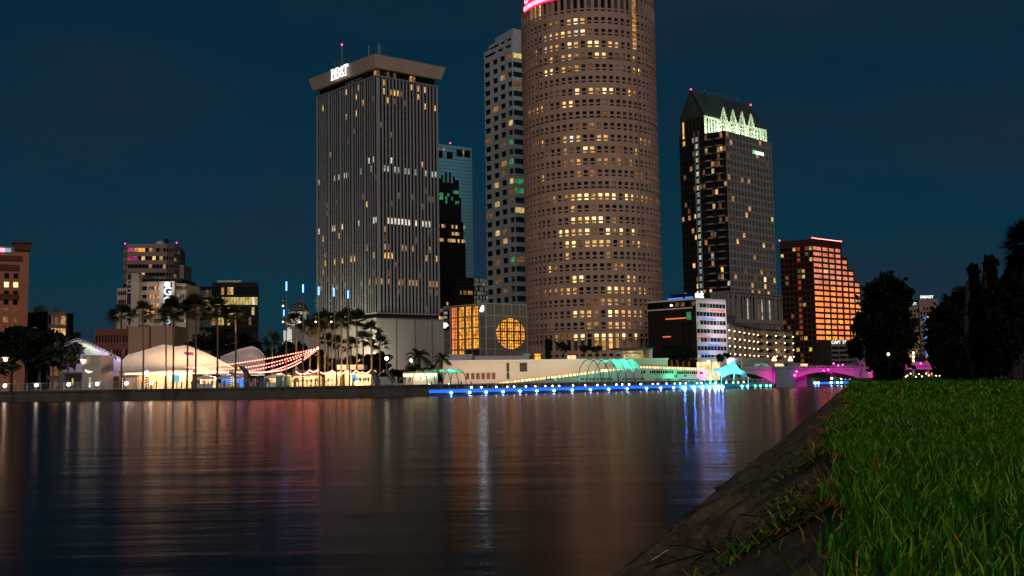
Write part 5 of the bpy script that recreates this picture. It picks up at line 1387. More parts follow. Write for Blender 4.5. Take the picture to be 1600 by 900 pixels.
# dry blades in the lawn and along the edge, extra far ones brighten the distance
v1, f1 = blades(5200, 1.6, 14, wedge, .04, .12, .003, .007, 5, lean=1.0); v2, f2 = blades(17000, 10, 80, wedge, .06, .14, .010, .03, 6, lean=.9)
v3, f3 = blades(2600, 2.2, 30, lambda s: .16 + 0 * s, .03, .08, .003, .007, 8, lean=1.6, q_lo=-.14)
g = np_mesh('dry_grass', np.concatenate([v1, v2, v3]), np.concatenate([f1, f2 + len(v1), f3 + len(v1) + len(v2)]), 'grass_dry', kind='stuff'); tag(g, 'scattered dry yellow grass blades in the lawn', 'grass')

# clumps of runners spilling onto the concrete
def bank_pt(s, f):
    qa, qb = edge(s) + .12, water_q(s); return Vector(gpt(s, qa + (qb - qa) * f, ground_z(s) * (1 - f) + .05 + .06 * math.sin(f * PI)))
def bank_under(px, py):
    best = None
    for i in range(1, 500):
        s = 1.5 + i * .04
        for f in (0.02, .06, .1, .15, .2, .25, .3, .36, .42, .5, .58):
            p = bank_pt(s, f); x, y = proj(p); e = (x - px) ** 2 + (y - py) ** 2
            if best is None or e < best[0]: best = (e, s, f, p)
    return best[1], best[2], best[3]
CL = [((1222, 842), .46, 260, 'sprawling clump of green and dry runner grass on the concrete near the picture foot'), ((1275, 800), .34, 130, 'dry grass clump between the lawn edge and the largest sprawling clump'), ((1262, 738), .42, 120, 'grass clump overhanging the concrete halfway along the bank'),
      ((1215, 795), .22, 70, 'thin trailing grass clump on the concrete above the dark twig'), ((1298, 690), .6, 90, 'small grass clump at the far bend of the concrete bank')]
for (px, py), rad, n, lab in CL:
    s, f, p = bank_under(px, py)
    t = thing('grass_clump', lab, 'grass clump', p, 'grass clumps on the bank')
    rr = np.random.RandomState(int(px)); 
    for mat, nn, nm in (('grass_blade', n, 'green_blades'), ('grass_dry', int(n * 1.0), 'dry_blades')):
        c = rr.randn(nn, 2) * rad * .42; az = rr.rand(nn) * 2 * PI; L_ = .05 + .09 * rr.rand(nn); W_ = .006 + .008 * rr.rand(nn)
        base = np.array(p)[None] + c[:, :1] * np.array(dv)[None] + c[:, 1:] * np.array(rv)[None]
        qa = edge(s) + .12; slope = ground_z(s) / (qa - water_q(s))
        base[:, 2] += c[:, 1] * slope + .015 + .05 * rr.rand(nn)
        dr = np.stack([np.cos(az), np.sin(az), .25 + .7 * rr.rand(nn)], 1); dr /= np.linalg.norm(dr, axis=1)[:, None]
        dr2 = dr.copy(); dr2[:, 2] -= .7; wv = np.stack([-np.sin(az), np.cos(az), 0 * az], 1) * W_[:, None] / 2
        md = base + dr * (L_ * .55)[:, None]; tp = md + dr2 * (L_ * .5)[:, None]
        V = np.stack([base - wv, base + wv, md + wv, md - wv, tp + wv * .2, tp - wv * .2], 1).reshape(-1, 3); k = np.arange(nn)[:, None] * 6
        np_mesh(nm, V, np.concatenate([k + np.array([[0, 1, 2, 3]]), k + np.array([[3, 2, 4, 5]])], 0), mat, t, kind='stuff')
    ru = MB()
    for k in range(0 if rad > .5 else 7):
        a = rr.rand() * 2 * PI; pts = []
        for j in range(6):
            cc = (j - 2.5) * rad * .3; off = .06 * math.sin(j + k); q_ = math.sin(a) * cc + off
            pts.append(p + dv * (math.cos(a) * cc) + rv * q_ + Vector((0, 0, q_ * slope + .02)))
        ru.tube(pts, .003, 4)
    if rad <= .5: ru.build('runner', 'twig_brown', t)
# dark twigs
for pts_px, lab, rad in ((((1080, 885), (1105, 868), (1130, 848), (1142, 832), (1165, 815), (1200, 800), (1235, 797), (1270, 800)), 'long dark forked twig lying across the concrete slope', .006), (((1020, 893), (1070, 878), (1105, 872), (1150, 858)), 'short straight dark twig at the foot of the concrete slope', .005)):
    P3 = [bank_under(*q)[2] + Vector((0, 0, .02)) for q in pts_px]
    t = thing('twig', lab, 'twig', P3[0]); w = MB(); w.tube(P3, [rad * (1 - .06 * i) for i in range(len(P3))], 5)
    w.tube([P3[2], P3[2] + Vector((.05, .16, .06)), P3[2] + Vector((.02, .3, .09))], [.004, .003, .002], 4); w.tube([P3[1], P3[1] + Vector((-.12, .05, .03)), P3[1] + Vector((-.22, .12, .02))], [.004, .003, .002], 4)
    w.build('stem', 'twig_brown', t)
s, f, p = bank_under(1018, 882); w = MB(); w.hexa([p + dv * .02 + rv * a + Vector((0, 0, z_)) for z_ in (.012, .02) for a in (0, .0)][0:0] or [p + rv * a + dv * b_ + Vector((0, 0, a * .62 + z_)) for z_ in (.01, .018) for a, b_ in ((0, 0), (.14, .05), (.13, .08), (.0, .025))])
o = w.build('pale_chip', 'steel_pale'); tag(o, 'small pale chip of litter on the concrete slope', 'litter')

# ------------------------------------------------------------------ trees
def leaf_cloud(blobs, n, size, seed, elong=1.7):
    """many small leaf faces spread through lumpy volumes; blobs: (cx,cy,cz,rx,ry,rz,weight)"""
    r = np.random.RandomState(seed); W = np.array([b_[6] for b_ in blobs]); W = W / W.sum(); out = []
    for b_, wgt in zip(blobs, W):
        k = max(8, int(n * wgt)); nc = max(4, k // 26)
        d = r.randn(nc, 3); d /= np.linalg.norm(d, axis=1)[:, None]; c = d * (r.rand(nc, 1) ** .42) * np.where(r.rand(nc, 1) < .25, 1.22, .95)
        idx = r.randint(0, nc, k); pts = c[idx] + r.randn(k, 3) * .13
        out.append(np.array(b_[:3])[None] + pts * np.array(b_[3:6])[None])
    C = np.concatenate(out); k = len(C)
    a = r.randn(k, 3); a /= np.linalg.norm(a, axis=1)[:, None]; b2 = np.cross(a, r.randn(k, 3)); b2 /= np.linalg.norm(b2, axis=1)[:, None]
    sz = size * (.6 + .8 * r.rand(k, 1)); a = a * sz * elong / 2; b2 = b2 * sz / 2
    V = np.stack([C - a, C + b2 - a * .1, C + a, C - b2 - a * .1], 1).reshape(-1, 3)
    return V, np.arange(k * 4).reshape(-1, 4)
def leafy_tree(name, label, base, trunk_h, trunk_r, blobs, n, size, seed, mat='leaf_dark', group=None, cat='tree', limbs=True, bark='dark_bark'):
    t = thing(name, label, cat, base, group); b0 = Vector(base); rr = random.Random(seed)
    tr = MB(); top = b0 + Vector((0, 0, trunk_h)); mid_ = b0 + Vector((.12 * trunk_h * (rr.random() - .5), 0, trunk_h * .5))
    tr.tube([b0 - Vector((0, 0, .1)), mid_, top], [trunk_r * 1.25, trunk_r, trunk_r * .75], 8)
    if limbs:
        for bb in blobs:
            e = Vector(bb[:3]); tr.tube([top - Vector((0, 0, trunk_h * .15 * rr.random())), (top + e) / 2 + Vector((0, 0, .1 * trunk_h)), e], [trunk_r * .55, trunk_r * .3, trunk_r * .1], 5)
    tr.build('trunk', bark, t)
    V, Q = leaf_cloud(blobs, n, size, seed); np_mesh('crown', V, Q, mat, t); return t
def fan_crown(n, pet, fan, spikes, seed, droop=.5, lo=-0.5, hi=1.0, width=.09):
    """fan palm crown around the origin"""
    r = random.Random(seed); V = []; Q = []
    def quad(a, b_, c, d):
        k = len(V); V.extend([tuple(a), tuple(b_), tuple(c), tuple(d)]); Q.append((k, k + 1, k + 2, k + 3))
    for i in range(n):
        az = r.random() * 2 * PI; el = lo + (hi - lo) * (i + r.random()) / n * 1.25
        d = Vector((math.cos(az) * math.cos(el), math.sin(az) * math.cos(el), math.sin(el))); side = Vector((-math.sin(az), math.cos(az), 0)); u = side.cross(d) * -1
        e = d * pet * (.8 + .4 * r.random()); quad(side * .02, -side * .02, e - side * .015, e + side * .015)
        tw = r.uniform(-.5, .5); sd = (side * math.cos(tw) + u * math.sin(tw)).normalized()
        for k in range(spikes):
            a = -1.35 + 2.7 * k / (spikes - 1); ln = fan * (.75 + .35 * math.cos(a)) * r.uniform(.85, 1.1)
            dr = (d * math.cos(a) + sd * math.sin(a)).normalized(); ws = (sd * math.cos(a) - d * math.sin(a)) * width
            m1 = e + dr * ln * .55; m1.z -= droop * .06 * ln; t1 = e + dr * ln; t1.z -= droop * (.22 + .25 * abs(math.sin(a))) * ln
            quad(e - ws * .25, e + ws * .25, m1 + ws * .5, m1 - ws * .5); quad(m1 - ws * .5, m1 + ws * .5, t1 + ws * .05, t1 - ws * .05)
    return np.array(V, dtype=np.float32), np.array(Q)
def feather_crown(n, ln, seed, leaflets=13, lo=-.35, hi=1.25):
    r = random.Random(seed); V = []; Q = []
    def quad(a, b_, c, d):
        k = len(V); V.extend([tuple(a), tuple(b_), tuple(c), tuple(d)]); Q.append((k, k + 1, k + 2, k + 3))
    for i in range(n):
        az = i * 2.4 + r.random() * .5; el = lo + (hi - lo) * r.random(); L_ = ln * r.uniform(.8, 1.1)
        h = Vector((math.cos(az), math.sin(az), 0)); side = Vector((-h.y, h.x, 0)); pts = []
        for k in range(leaflets + 1):
            t = k / leaflets; pts.append(h * (L_ * t * math.cos(el) * (1 - .15 * t)) + Vector((0, 0, L_ * (t * math.sin(el) - .55 * t * t))))
        for k in range(leaflets):
            a, b_ = pts[k], pts[k + 1]; quad(a - side * .03, a + side * .03, b_ + side * .025, b_ - side * .025)
            lf = L_ * .22 * math.sin(PI * (.12 + .8 * k / leaflets)); dr = (b_ - a).normalized()
            for s_ in (-1, 1):
                e = b_ + (side * s_ * .9 + dr * .6) * lf - Vector((0, 0, lf * .45)); quad(a, b_, e + dr * .02, e - dr * .03)
    return np.array(V, dtype=np.float32), np.array(Q)
CROWN = {}
for k in range(3):
    V, Q = fan_crown(30, .80, 1.10, 12, 20 + k, lo=-.7, hi=1.1, width=.12, droop=.35); o = np_mesh('crown', V, Q, 'leaf_palm'); CROWN['fan%d' % k] = o.data; bpy.data.objects.remove(o)
V, Q = feather_crown(30, 2.6, 31); o = np_mesh('crown', V, Q, 'leaf_palm'); CROWN['feather'] = o.data; bpy.data.objects.remove(o)
def palm(label, px, ycr, D, size, group, kind=None, ybase=609, trunk='trunk_bark', rad=.21, lean=0.0):
    base = at(px, ybase, D); base.z = GZ; c = at(px + lean, ycr, D)
    t = thing('palm_tree', label, 'palm tree', base, group)
    tr = MB(); h = c.z - GZ; pts = [base + Vector(((c.x - base.x) * f ** 1.6 + .12 * math.sin(f * 3), 0, h * f)) for f in (0, .2, .4, .6, .8, 1)]
    tr.tube(pts, [rad * 1.35, rad, rad * .9, rad * .85, rad * .85, rad * .9], 8); tr.build('trunk', trunk, t)
    me = CROWN[kind or 'fan%d' % rnd.randrange(3)]; o = bpy.data.objects.new('crown', me); col.objects.link(o); o.parent = t
    o.location = pts[-1] - base; o.rotation_euler = (0, 0, rnd.random() * 6); o.scale = (size, size, size * rnd.uniform(.9, 1.05)); return t
GL = 'tall fan palms along the promenade'
PL = [(189, 492, 226, 1.75, 'fan palm farthest left of the promenade row, before the stage truss'), (223, 487, 229, 1.6, 'second fan palm from the left in the promenade row'), (258.5, 494, 231, 1.5, 'shorter fan palm just left of the broad lit banner'),
      (270, 485, 222, 1.85, 'fan palm with a wide crown in front of the broad lit banner'), (292, 488, 229, 1.55, 'fan palm with the thin trunk right of the lit banner'), (305, 482, 223, 1.85, 'fan palm whose trunk crosses the red printed tent panel'),
      (339, 484, 224, 1.8, 'dark fan palm before the wide black glass office'), (367.5, 494, 222, 1.6, 'fan palm with an orange lit crown beside the black glass office'),
      (462, 503, 228, 1.5, 'fan palm in front of the white clock tower'), (483.5, 513, 230, 1.35, 'fan palm between the clock tower and the string light pole'), (496, 508, 226, 1.5, 'fan palm behind the pole that carries the string lights'),
      (507, 501, 231, 1.45, 'dark fan palm right of the string light pole'), (518.5, 505, 232, 1.35, 'slim fan palm left of the brightest lit trunk'), (533, 503, 226, 1.4, 'fan palm with the brightest yellow lit trunk'),
      (542, 498, 229, 1.4, 'fan palm whose trunk stands behind a light mast'), (557, 500, 225, 1.55, 'fan palm with a broad crown and lit trunk before the concrete podium'), (580, 517, 224, 1.4, 'last lit palm of the row, left of the feather flags')]
for px, y, D, s_, lab in PL: palm(lab, px, y, D, s_, GL)
for px, y, D, s_, lab in ((567, 531, 262, 1.5, 'small palm at the foot of the concrete podium'), (593, 537, 258, 1.55, 'small dark palm against the pale podium, right of the lit palms'), (528, 538, 262, 1.4, 'low palm behind the white kiosk'), (512, 533, 264, 1.4, 'low palm half hidden left of the kiosk'), (548, 540, 264, 1.3, 'low palm between two lit trunks behind the kiosk'), (425, 532, 270, 1.6, 'dark palm right of the white shell tent')):
    palm(lab, px, y, D, s_, 'low palms behind the promenade', ybase=604)
for px, y, s_, lab in ((655, 556, 1.75, 'round feathery palm on the terrace left of the museum'), (692, 559, 1.2, 'small feathery palm beside the museum corner')):
    p = at(px, y, 262); t = thing('feather_palm', lab, 'palm tree', (p.x, p.y, GZ), 'feathery palms by the museum'); w = MB(); w.tube([(p.x, p.y, GZ), p], .3, 7); w.build('trunk', 'dark_bark', t)
    o = bpy.data.objects.new('crown', CROWN['feather']); col.objects.link(o); o.parent = t; o.location = p - Vector((p.x, p.y, GZ)); o.scale = (s_, s_, s_)
def blob(px, py, D, rx, ry, w=1.0, rz=None): # centre by pixel, radii in pixels
    p = at(px, py, D); k = D / F; return (p.x, p.y, p.z, rx * k, (rz or rx) * k, ry * k, w)
def base_at(px, D, z=GZ): q = at(px, 600, D); return (q.x, q.y, z)
# left bank: dark broadleaf trees
for i, (px, D, bl, lab) in enumerate([
    (18, 262, [(15, 545, 26, 20, 1), (35, 530, 22, 16, 1), (-10, 535, 22, 22, .8)], 'dark round tree at the left edge above the left street lamp'),
    (62, 258, [(55, 540, 24, 22, 1), (75, 535, 22, 18, 1), (60, 565, 26, 14, .8)], 'dark tree in the middle of the left tree group'),
    (105, 254, [(105, 538, 20, 16, 1), (95, 558, 22, 20, 1), (115, 552, 12, 14, .5)], 'dark tree beside the grey stage block'),
    (40, 268, [(40, 522, 16, 9, 1), (20, 520, 12, 8, .7)], 'dark tree with a low crown top below the pink hotel')]):
    leafy_tree('park_tree', lab, base_at(px, D), 6, .35, [blob(a, b_, D, rx, ry, w_) for a, b_, rx, ry, w_ in bl], 2600, .75, 50 + i, group='dark trees on the left bank')
leafy_tree('lamplit_tree', 'small tree with yellow green leaves lit by the left street lamp', base_at(17, 240), 3.0, .15, [blob(18, 573, 240, 13, 8), blob(4, 577, 240, 8, 8, .6), blob(24, 566, 241, 7, 6, .4)], 900, .35, 61, 'leaf_mid')
leafy_tree('lamplit_tree', 'small tree with yellow leaves beside the right street lamp', base_at(118, 241), 3.0, .15, [blob(117, 568, 241, 6, 9), blob(113, 562, 241, 6, 6, .5)], 500, .35, 62, 'leaf_mid')
# background greenery behind the promenade
for i, (px, py, D, rx, ry, lab) in enumerate([(425, 560, 300, 26, 22, 'dark tree mass right of the white shell tent'), (455, 555, 305, 22, 22, 'dark tree below the clock tower'), (485, 562, 300, 24, 22, 'dark tree behind the string lights'), (520, 575, 285, 22, 16, 'dark bushy tree behind the white kiosk'), (555, 572, 280, 22, 16, 'dark bushy tree right of the white kiosk'), (590, 565, 275, 18, 14, 'dark bushy tree at the podium foot'),
    (330, 530, 330, 34, 16, 'dark tree behind the big white tent'), (385, 535, 340, 24, 16, 'dark tree behind the white shell tent')]):
    leafy_tree('background_tree', lab, base_at(px, D), 4, .3, [blob(px, py, D, rx, ry), blob(px - rx * .5, py + ry * .4, D, rx * .6, ry * .6, .5), blob(px + rx * .5, py + ry * .3, D, rx * .6, ry * .6, .5)], 1100, .8, 70 + i, group='dark trees behind the promenade')
for i, (px, py, D, rx, ry, lab) in enumerate([(612, 583, 245, 18, 12, 'dark clipped hedge right of the feather flags'), (645, 582, 247, 20, 13, 'dark clipped hedge behind the glowing counter'), (675, 584, 244, 18, 13, 'dark clipped hedge against the white building corner')]):
    leafy_tree('hedge', lab, base_at(px, D), 1.2, .1, [blob(px, py + 4, D, rx, ry, 1, 8), blob(px - rx * .5, py + 6, D, rx * .5, ry * .8, .4, 8)], 1300, .45, 90 + i, group='hedges by the white building', cat='hedge', limbs=False)
# small trees on the terrace in front of the round tower
zt = TER[2]
def bare_tree(px, ytop, D, h_px, lab, seed, leaves, mat):
    p = at(px, 562, D); p.z = zt; t = thing('terrace_tree', lab, 'tree', p, 'small trees on the terrace'); rr = random.Random(seed); H = h_px * D / F
    w = MB(); tips = []
    def br(a, d, l, r_, dep):
        b_ = a + d * l; w.tube([a, (a + b_) / 2 + Vector((rr.uniform(-.05, .05) * l, 0, 0)), b_], [r_, r_ * .8, r_ * .6], 4); tips.append(b_)
        if dep: 
            for _ in range(3):
                dd = (d + Vector((rr.uniform(-.75, .75), rr.uniform(-.6, .6), rr.uniform(-.05, .5)))).normalized(); br(b_, dd, l * rr.uniform(.6, .8), r_ * .6, dep - 1)
    br(p, Vector((0, 0, 1)), H * .28, .13, 4); w.build('trunk', 'dark_bark', t)
    V, Q = leaf_cloud([(q.x, q.y, q.z, .5, .5, .45, 1) for q in tips[-80:]], leaves, .3, seed); np_mesh('crown', V, Q, mat, t)
bare_tree(880, 530, 281, 33, 'dense dark little tree left of the two bare terrace trees', 3, 1100, 'leaf_dark')
bare_tree(913, 530, 281, 30, 'thin bare tree on the terrace in front of the round tower', 4, 160, 'leaf_dark')
bare_tree(933, 530, 282, 27, 'second thin bare tree, right of the first one before the round tower', 5, 130, 'leaf_dark')
bare_tree(1015, 540, 284, 24, 'bare terrace tree above the cafe roof', 6, 200, 'leaf_dark')
for k, px in enumerate((1041, 1050, 1059, 1068, 1077)):
    D = 300; p = at(px, 575, D); p.z = GZ; q = at(px, 562, D)
    t = thing('lit_street_tree', 'dark tree with orange lit trunk, %s of five beside the white banded hotel' % ('first', 'second', 'third', 'fourth', 'last')[k], 'tree', p, 'trees with lit trunks')
    w = MB(); w.tube([p, q], .22, 6); w.build('trunk', 'dark_bark', t); h = MB(); r_ = []
    for i in range(40): a = i * .9; f = .25 + .75 * i / 40; r_.append((p.x + .27 * math.cos(a), p.y + .27 * math.sin(a), p.z + (q.z - p.z) * f))
    h.tube(r_, .035, 4); h.build('light_garland', 'neon_orange', t)
    V, Q = leaf_cloud([blob(px, 548, D, 9, 11), blob(px + 4, 556, D, 7, 7, .5)], 500, .55, 120 + k); np_mesh('crown', V, Q, 'leaf_dark', t)
leafy_tree('motel_tree', 'small dark tree in front of the banded hotel corner', base_at(1126, 310), 2.5, .15, [blob(1126, 560, 310, 8, 6), blob(1136, 556, 312, 6, 5, .6)], 400, .5, 140)
leafy_tree('bridge_shrub', 'dark shrub at the foot of the bridge tower', base_at(1368, 150, 2.1), 1.5, .12, [blob(1375, 594, 150, 14, 7), blob(1398, 590, 150, 10, 9, .6)], 600, .3, 141, 'leaf_near_dark')

# near park trees on the right, almost black against the sky
def near_base(px, s_): 
    d = ray(px, 590); t = s_ / (d.x * dv.x + d.y * dv.y); p = CAM + d * t; return Vector((p.x, p.y, ground_z(s_)))
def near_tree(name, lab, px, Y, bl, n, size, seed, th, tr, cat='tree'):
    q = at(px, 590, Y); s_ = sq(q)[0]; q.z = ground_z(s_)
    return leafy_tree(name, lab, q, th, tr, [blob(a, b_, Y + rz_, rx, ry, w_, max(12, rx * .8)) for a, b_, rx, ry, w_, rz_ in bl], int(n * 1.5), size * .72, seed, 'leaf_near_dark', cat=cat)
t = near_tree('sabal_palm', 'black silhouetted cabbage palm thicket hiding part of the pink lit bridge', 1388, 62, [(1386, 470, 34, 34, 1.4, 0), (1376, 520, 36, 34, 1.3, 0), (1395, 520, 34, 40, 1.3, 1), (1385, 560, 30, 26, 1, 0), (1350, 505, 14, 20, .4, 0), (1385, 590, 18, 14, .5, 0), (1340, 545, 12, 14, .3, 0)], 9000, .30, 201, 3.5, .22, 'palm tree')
V, Q = fan_crown(46, .55, .85, 14, 77, lo=-.4, hi=1.35, width=.10)
q = at(1386, 462, 62); np_mesh('frond_crown', V * .95 + np.array(q)[None], Q, 'leaf_near_dark', t)
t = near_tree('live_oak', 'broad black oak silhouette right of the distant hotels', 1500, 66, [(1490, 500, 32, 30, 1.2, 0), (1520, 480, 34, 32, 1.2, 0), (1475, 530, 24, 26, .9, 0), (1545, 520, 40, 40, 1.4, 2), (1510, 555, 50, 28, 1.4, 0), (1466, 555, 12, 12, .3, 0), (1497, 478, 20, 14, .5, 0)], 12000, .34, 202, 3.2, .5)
t = near_tree('vine_snag', 'slender black vine covered trunk, the left and shorter of two beside the oak', 1521, 58, [(1521, 424, 6, 10, .6, 0), (1522, 450, 8, 26, 1, 0), (1524, 490, 14, 26, 1, 0), (1525, 540, 18, 40, 1, 0)], 2600, .22, 203, 5.4, .16)
t = near_tree('vine_snag', 'slender black vine covered trunk, the right and taller of two beside the oak', 1547, 57, [(1548, 412, 8, 12, .8, 0), (1547, 432, 9, 20, 1, 0), (1545, 470, 12, 26, 1, 0), (1546, 520, 18, 40, 1, 0)], 2800, .22, 204, 5.8, .16)
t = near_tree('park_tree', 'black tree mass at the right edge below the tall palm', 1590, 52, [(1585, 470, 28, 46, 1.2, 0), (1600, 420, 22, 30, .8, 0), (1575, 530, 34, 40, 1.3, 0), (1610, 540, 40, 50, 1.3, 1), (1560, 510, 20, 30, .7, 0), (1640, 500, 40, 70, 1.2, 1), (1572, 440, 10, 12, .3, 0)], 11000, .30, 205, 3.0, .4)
q = at(1606, 590, 46); q.z = ground_z(sq(q)[0]); c = at(1604, 385, 46)
t = thing('tall_palm', 'tall dark fan palm cut by the right edge of the picture', 'palm tree', q); w = MB(); w.tube([q, (q + c) / 2 + Vector((.1, 0, 0)), c], [.24, .19, .2], 8); w.build('trunk', 'dark_bark', t)
V, Q = fan_crown(60, .55, .85, 15, 79, lo=-1.0, hi=1.2, width=.09); np_mesh('crown', V * .88 + np.array(c)[None], Q, 'leaf_near_dark', t)
for i, (px, lab) in enumerate(((1500, 'low black hedge under the oak'), (1560, 'low black hedge at the right edge under the tree mass'))):
    near_tree('shrub', lab, px, 64, [(px - 15, 577, 22, 12, 1, 0), (px + 15, 575, 24, 14, 1, 0)], 1800, .25, 210 + i, .5, .08, 'shrub')
# ================================================================== PROMENADE
# fence along the seawall
def fence(name, lab, pxa, pxb, step, h, mesh_gap, mat='steel_pale'):
    a = sw_at(pxa, .7); t = thing(name, lab, 'fence', a); px = pxa; prev = None; rl = MB(); n = 0
    pts = []
    while px <= pxb + .01: pts.append(sw_at(px, .7)); px += step
    for p in pts:
        w = MB(); w.box(p.x - .05, p.x + .05, p.y - .05, p.y + .05, GZ + .05, GZ + h); w.build('post', mat, t)
    for p, q in zip(pts[:-1], pts[1:]):
        for z in (GZ + .22, GZ + h - .04): rl.hexa([(p.x, p.y - .03, z - .03), (q.x, q.y - .03, z - .03), (q.x, q.y + .03, z - .03), (p.x, p.y + .03, z - .03), (p.x, p.y - .03, z + .03), (q.x, q.y - .03, z + .03), (q.x, q.y + .03, z + .03), (p.x, p.y + .03, z + .03)])
    rl.build('rail', mat, t)
    inf = MB()
    for p, q in zip(pts[:-1], pts[1:]):
        k = 1
        while k * mesh_gap < (q - p).length:
            f = k * mesh_gap / (q - p).length; c = p + (q - p) * f; inf.box(c.x - .012, c.x + .012, c.y - .012, c.y + .012, GZ + .22, GZ + h - .05); k += 1
    inf.build('infill', 'steel_grey', t)
fence('fence', 'pale steel fence on the seawall left of the palms', -60, 250, 11.3, 1.75, .25)
fence('railing', 'low steel railing on the seawall in front of the crowd', 262, 640, 13, 1.25, .5, 'steel_grey')
for i, px in enumerate((4, 57.5, 106.5, 153, 196, 236)):
    p = sw_at(px, .45); t = thing('bollard_light', ('bright bollard lamp on the seawall fence at the left edge, first of six', 'second bollard lamp on the fence, below the dark trees', 'third bollard lamp on the fence, left of the grey stage block', 'fourth bollard lamp on the fence, at the grey stage block', 'fifth bollard lamp on the fence, below the stage truss', 'sixth bollard lamp on the fence, where the palms begin')[i], 'lamp', p, 'bollard lamps on the seawall fence')
    w = MB(); w.tube([p, p + Vector((0, 0, 1.0))], [.22, .2], 8); w.build('post', 'steel_grey', t)
    w = MB(); w.ball(p + Vector((0, 0, 1.3)), .36, 10, 6); w.build('lamp_globe', 'bulb_white', t)
    light('bollard_glow', 'POINT', p + Vector((0, -.7, 1.3)), 70, (1, .8, .55), .3)
for i, (px, y) in enumerate(((9, 559), (126, 561.5))):
    p = sw_at(px, 3); t = thing('street_lamp', ('lamp post with a flat round hood above the left lit tree', 'lamp post with a flat round hood before the grey stage block')[i], 'street lamp', p, 'hooded lamp posts')
    zt_ = at(px, y, p.y).z; w = MB(); w.tube([p, (p.x, p.y, zt_ - .9)], .09, 6); w.build('pole', 'black_metal', t)
    w = MB(); w.lathe((p.x, p.y, zt_), [(.05, .35), (.9, .12), (.9, .0), (.5, -.1)], 12); w.build('hood', 'steel_pale', t)
    w = MB(); w.lathe((p.x, p.y, zt_ - .12), [(.45, 0), (.4, -.5), (.1, -.7)], 10); w.build('lamp', 'bulb_warm', t)
    light('street_lamp_glow', 'POINT', (p.x, p.y - .8, zt_ - .5), 260, (1, .62, .25), .3)

# stage tent, block and pavilion ------------------------------------------------
def sheet(name, parent, prof, D0, dep, yb, mat, n=9, base_dep=0.0, power=.75, cols_n=28):
    xs = [p[0] for p in prof]; P = []
    def yt(x):
        for (a, ya), (b_, yb_) in zip(prof[:-1], prof[1:]):
            if a <= x <= b_: 
                f = (x - a) / (b_ - a); return ya + (yb_ - ya) * f
        return prof[-1][1]
    for i in range(cols_n + 1):
        x = xs[0] + (xs[-1] - xs[0]) * i / cols_n; zt_ = at(x, yt(x), D0 + dep * .5).z; zb = at(x, yb(x) if callable(yb) else yb, D0).z; row = []
        for j in range(n + 1):
            t = j / n; Y = D0 + dep * t; z = zb + (zt_ - zb) * ((1 - abs(2 * t - 1) ** 1.35) if power > .55 else math.sin(PI * t) ** power); row.append((gx(x, Y), Y, max(z, zb)))
        P.append(row)
    w = MB(); w.grid(P); return w.build(name, mat, parent, smooth=True)
st = thing('stage_tent', 'open stage tent with a sloping truss edge lit purple and yellow green', 'tent', sw_at(165, 14))
D0 = 251; P = []
for i in range(25):
    x = 100 + 121 * i / 24
    y = 531 + (8 if x < 118 else 0) * (118 - x) / 18 + (0 if x < 122 else (x - 122) * .30 + ((x - 122) / 99) ** 1.4 * 20)
    row = []
    for j in range(9):
        t = j / 8; Y = D0 + 16 * t; zt_ = at(x, y, D0).z; zb = at(x, 588 - max(0, x - 190) * .2, D0 + 16).z; f = t ** 1.25
        row.append((gx(x, Y), Y, zt_ + (zb - zt_) * f + .6 * math.sin(PI * t)))
    P.append(row)
w = MB(); w.grid(P); w.build('membrane', 'white_membrane', st, smooth=True)
w = MB(); top = [Vector(r[0]) for r in P]
w.tube([q + Vector((0, -.1, .35)) for q in top], .09, 5); w.tube([q + Vector((0, -.1, -.35)) for q in top], .09, 5)
for a, b_ in zip(top[:-1], top[1:]): w.tube([a + Vector((0, -.1, .35)), b_ + Vector((0, -.1, -.35))], .05, 4)
w.build('truss', 'steel_grey', st)
for px, y in ((172, 553), (176, 556), (180, 558.5)):
    p = at(px, y, D0 - .6); w = MB(); w.tube([p, p + Vector((.1, .2, -.5))], [.2, .28], 7); w.build('stage_light', 'black_metal', st)
light('stage_wash', 'POINT', at(185, 586, 246), 11000, (.60, .40, 1.0), .8); light('stage_wash', 'POINT', at(160, 578, 246), 5000, (1, .72, .85), .8); light('stage_wash', 'SPOT', at(128, 553, 248), 6000, (.62, 1, .2), .3, at(146, 541, 256), .8)
bk = thing('stage_block', 'grey block building with slit window and fish shaped sign beside the stage tent', 'building', sw_at(140, 3))
Y = bk.location.y; w = MB(); w.box(gx(128, Y), gx(156, Y), Y, Y + 8, GZ, at(140, 555, Y).z); w.build('wall', 'podium_concrete', bk)
w = MB(); w.box(gx(93, Y + 1), gx(128, Y + 1) - .01, Y + 1, Y + 8, at(110, 583, Y).z, at(110, 581, Y).z); w.box(gx(93, Y + 4), gx(128, Y + 4) - .02, Y + 4, Y + 8, GZ, at(110, 583, Y).z); w.build('side_porch', 'garage_concrete', bk)
w = MB(); w.box(gx(139, Y), gx(142, Y), Y - .05, Y - .003, GZ + .6, at(140, 590, Y).z); w.build('slit_window', 'lit_white', bk)
for px in (102, 119): w = MB(); w.box(gx(px - 1, Y), gx(px + 1, Y), Y + 3.9, Y + 3.98, GZ + 1.2, at(px, 591, Y).z); w.build('porch_window', 'lit_yellow', bk)
f_ = lambda x, y: tuple(at(x, y, Y - .1)); w = MB(); w.face([f_(132.5, 577.5), f_(134, 581), f_(138, 583), f_(142, 582), f_(145, 580), f_(141, 580), f_(137, 579)]); w.face([f_(132.5, 577.5), f_(135, 578.6), f_(134, 581)]); w.build('fish_sign', 'lamp_soft', bk)
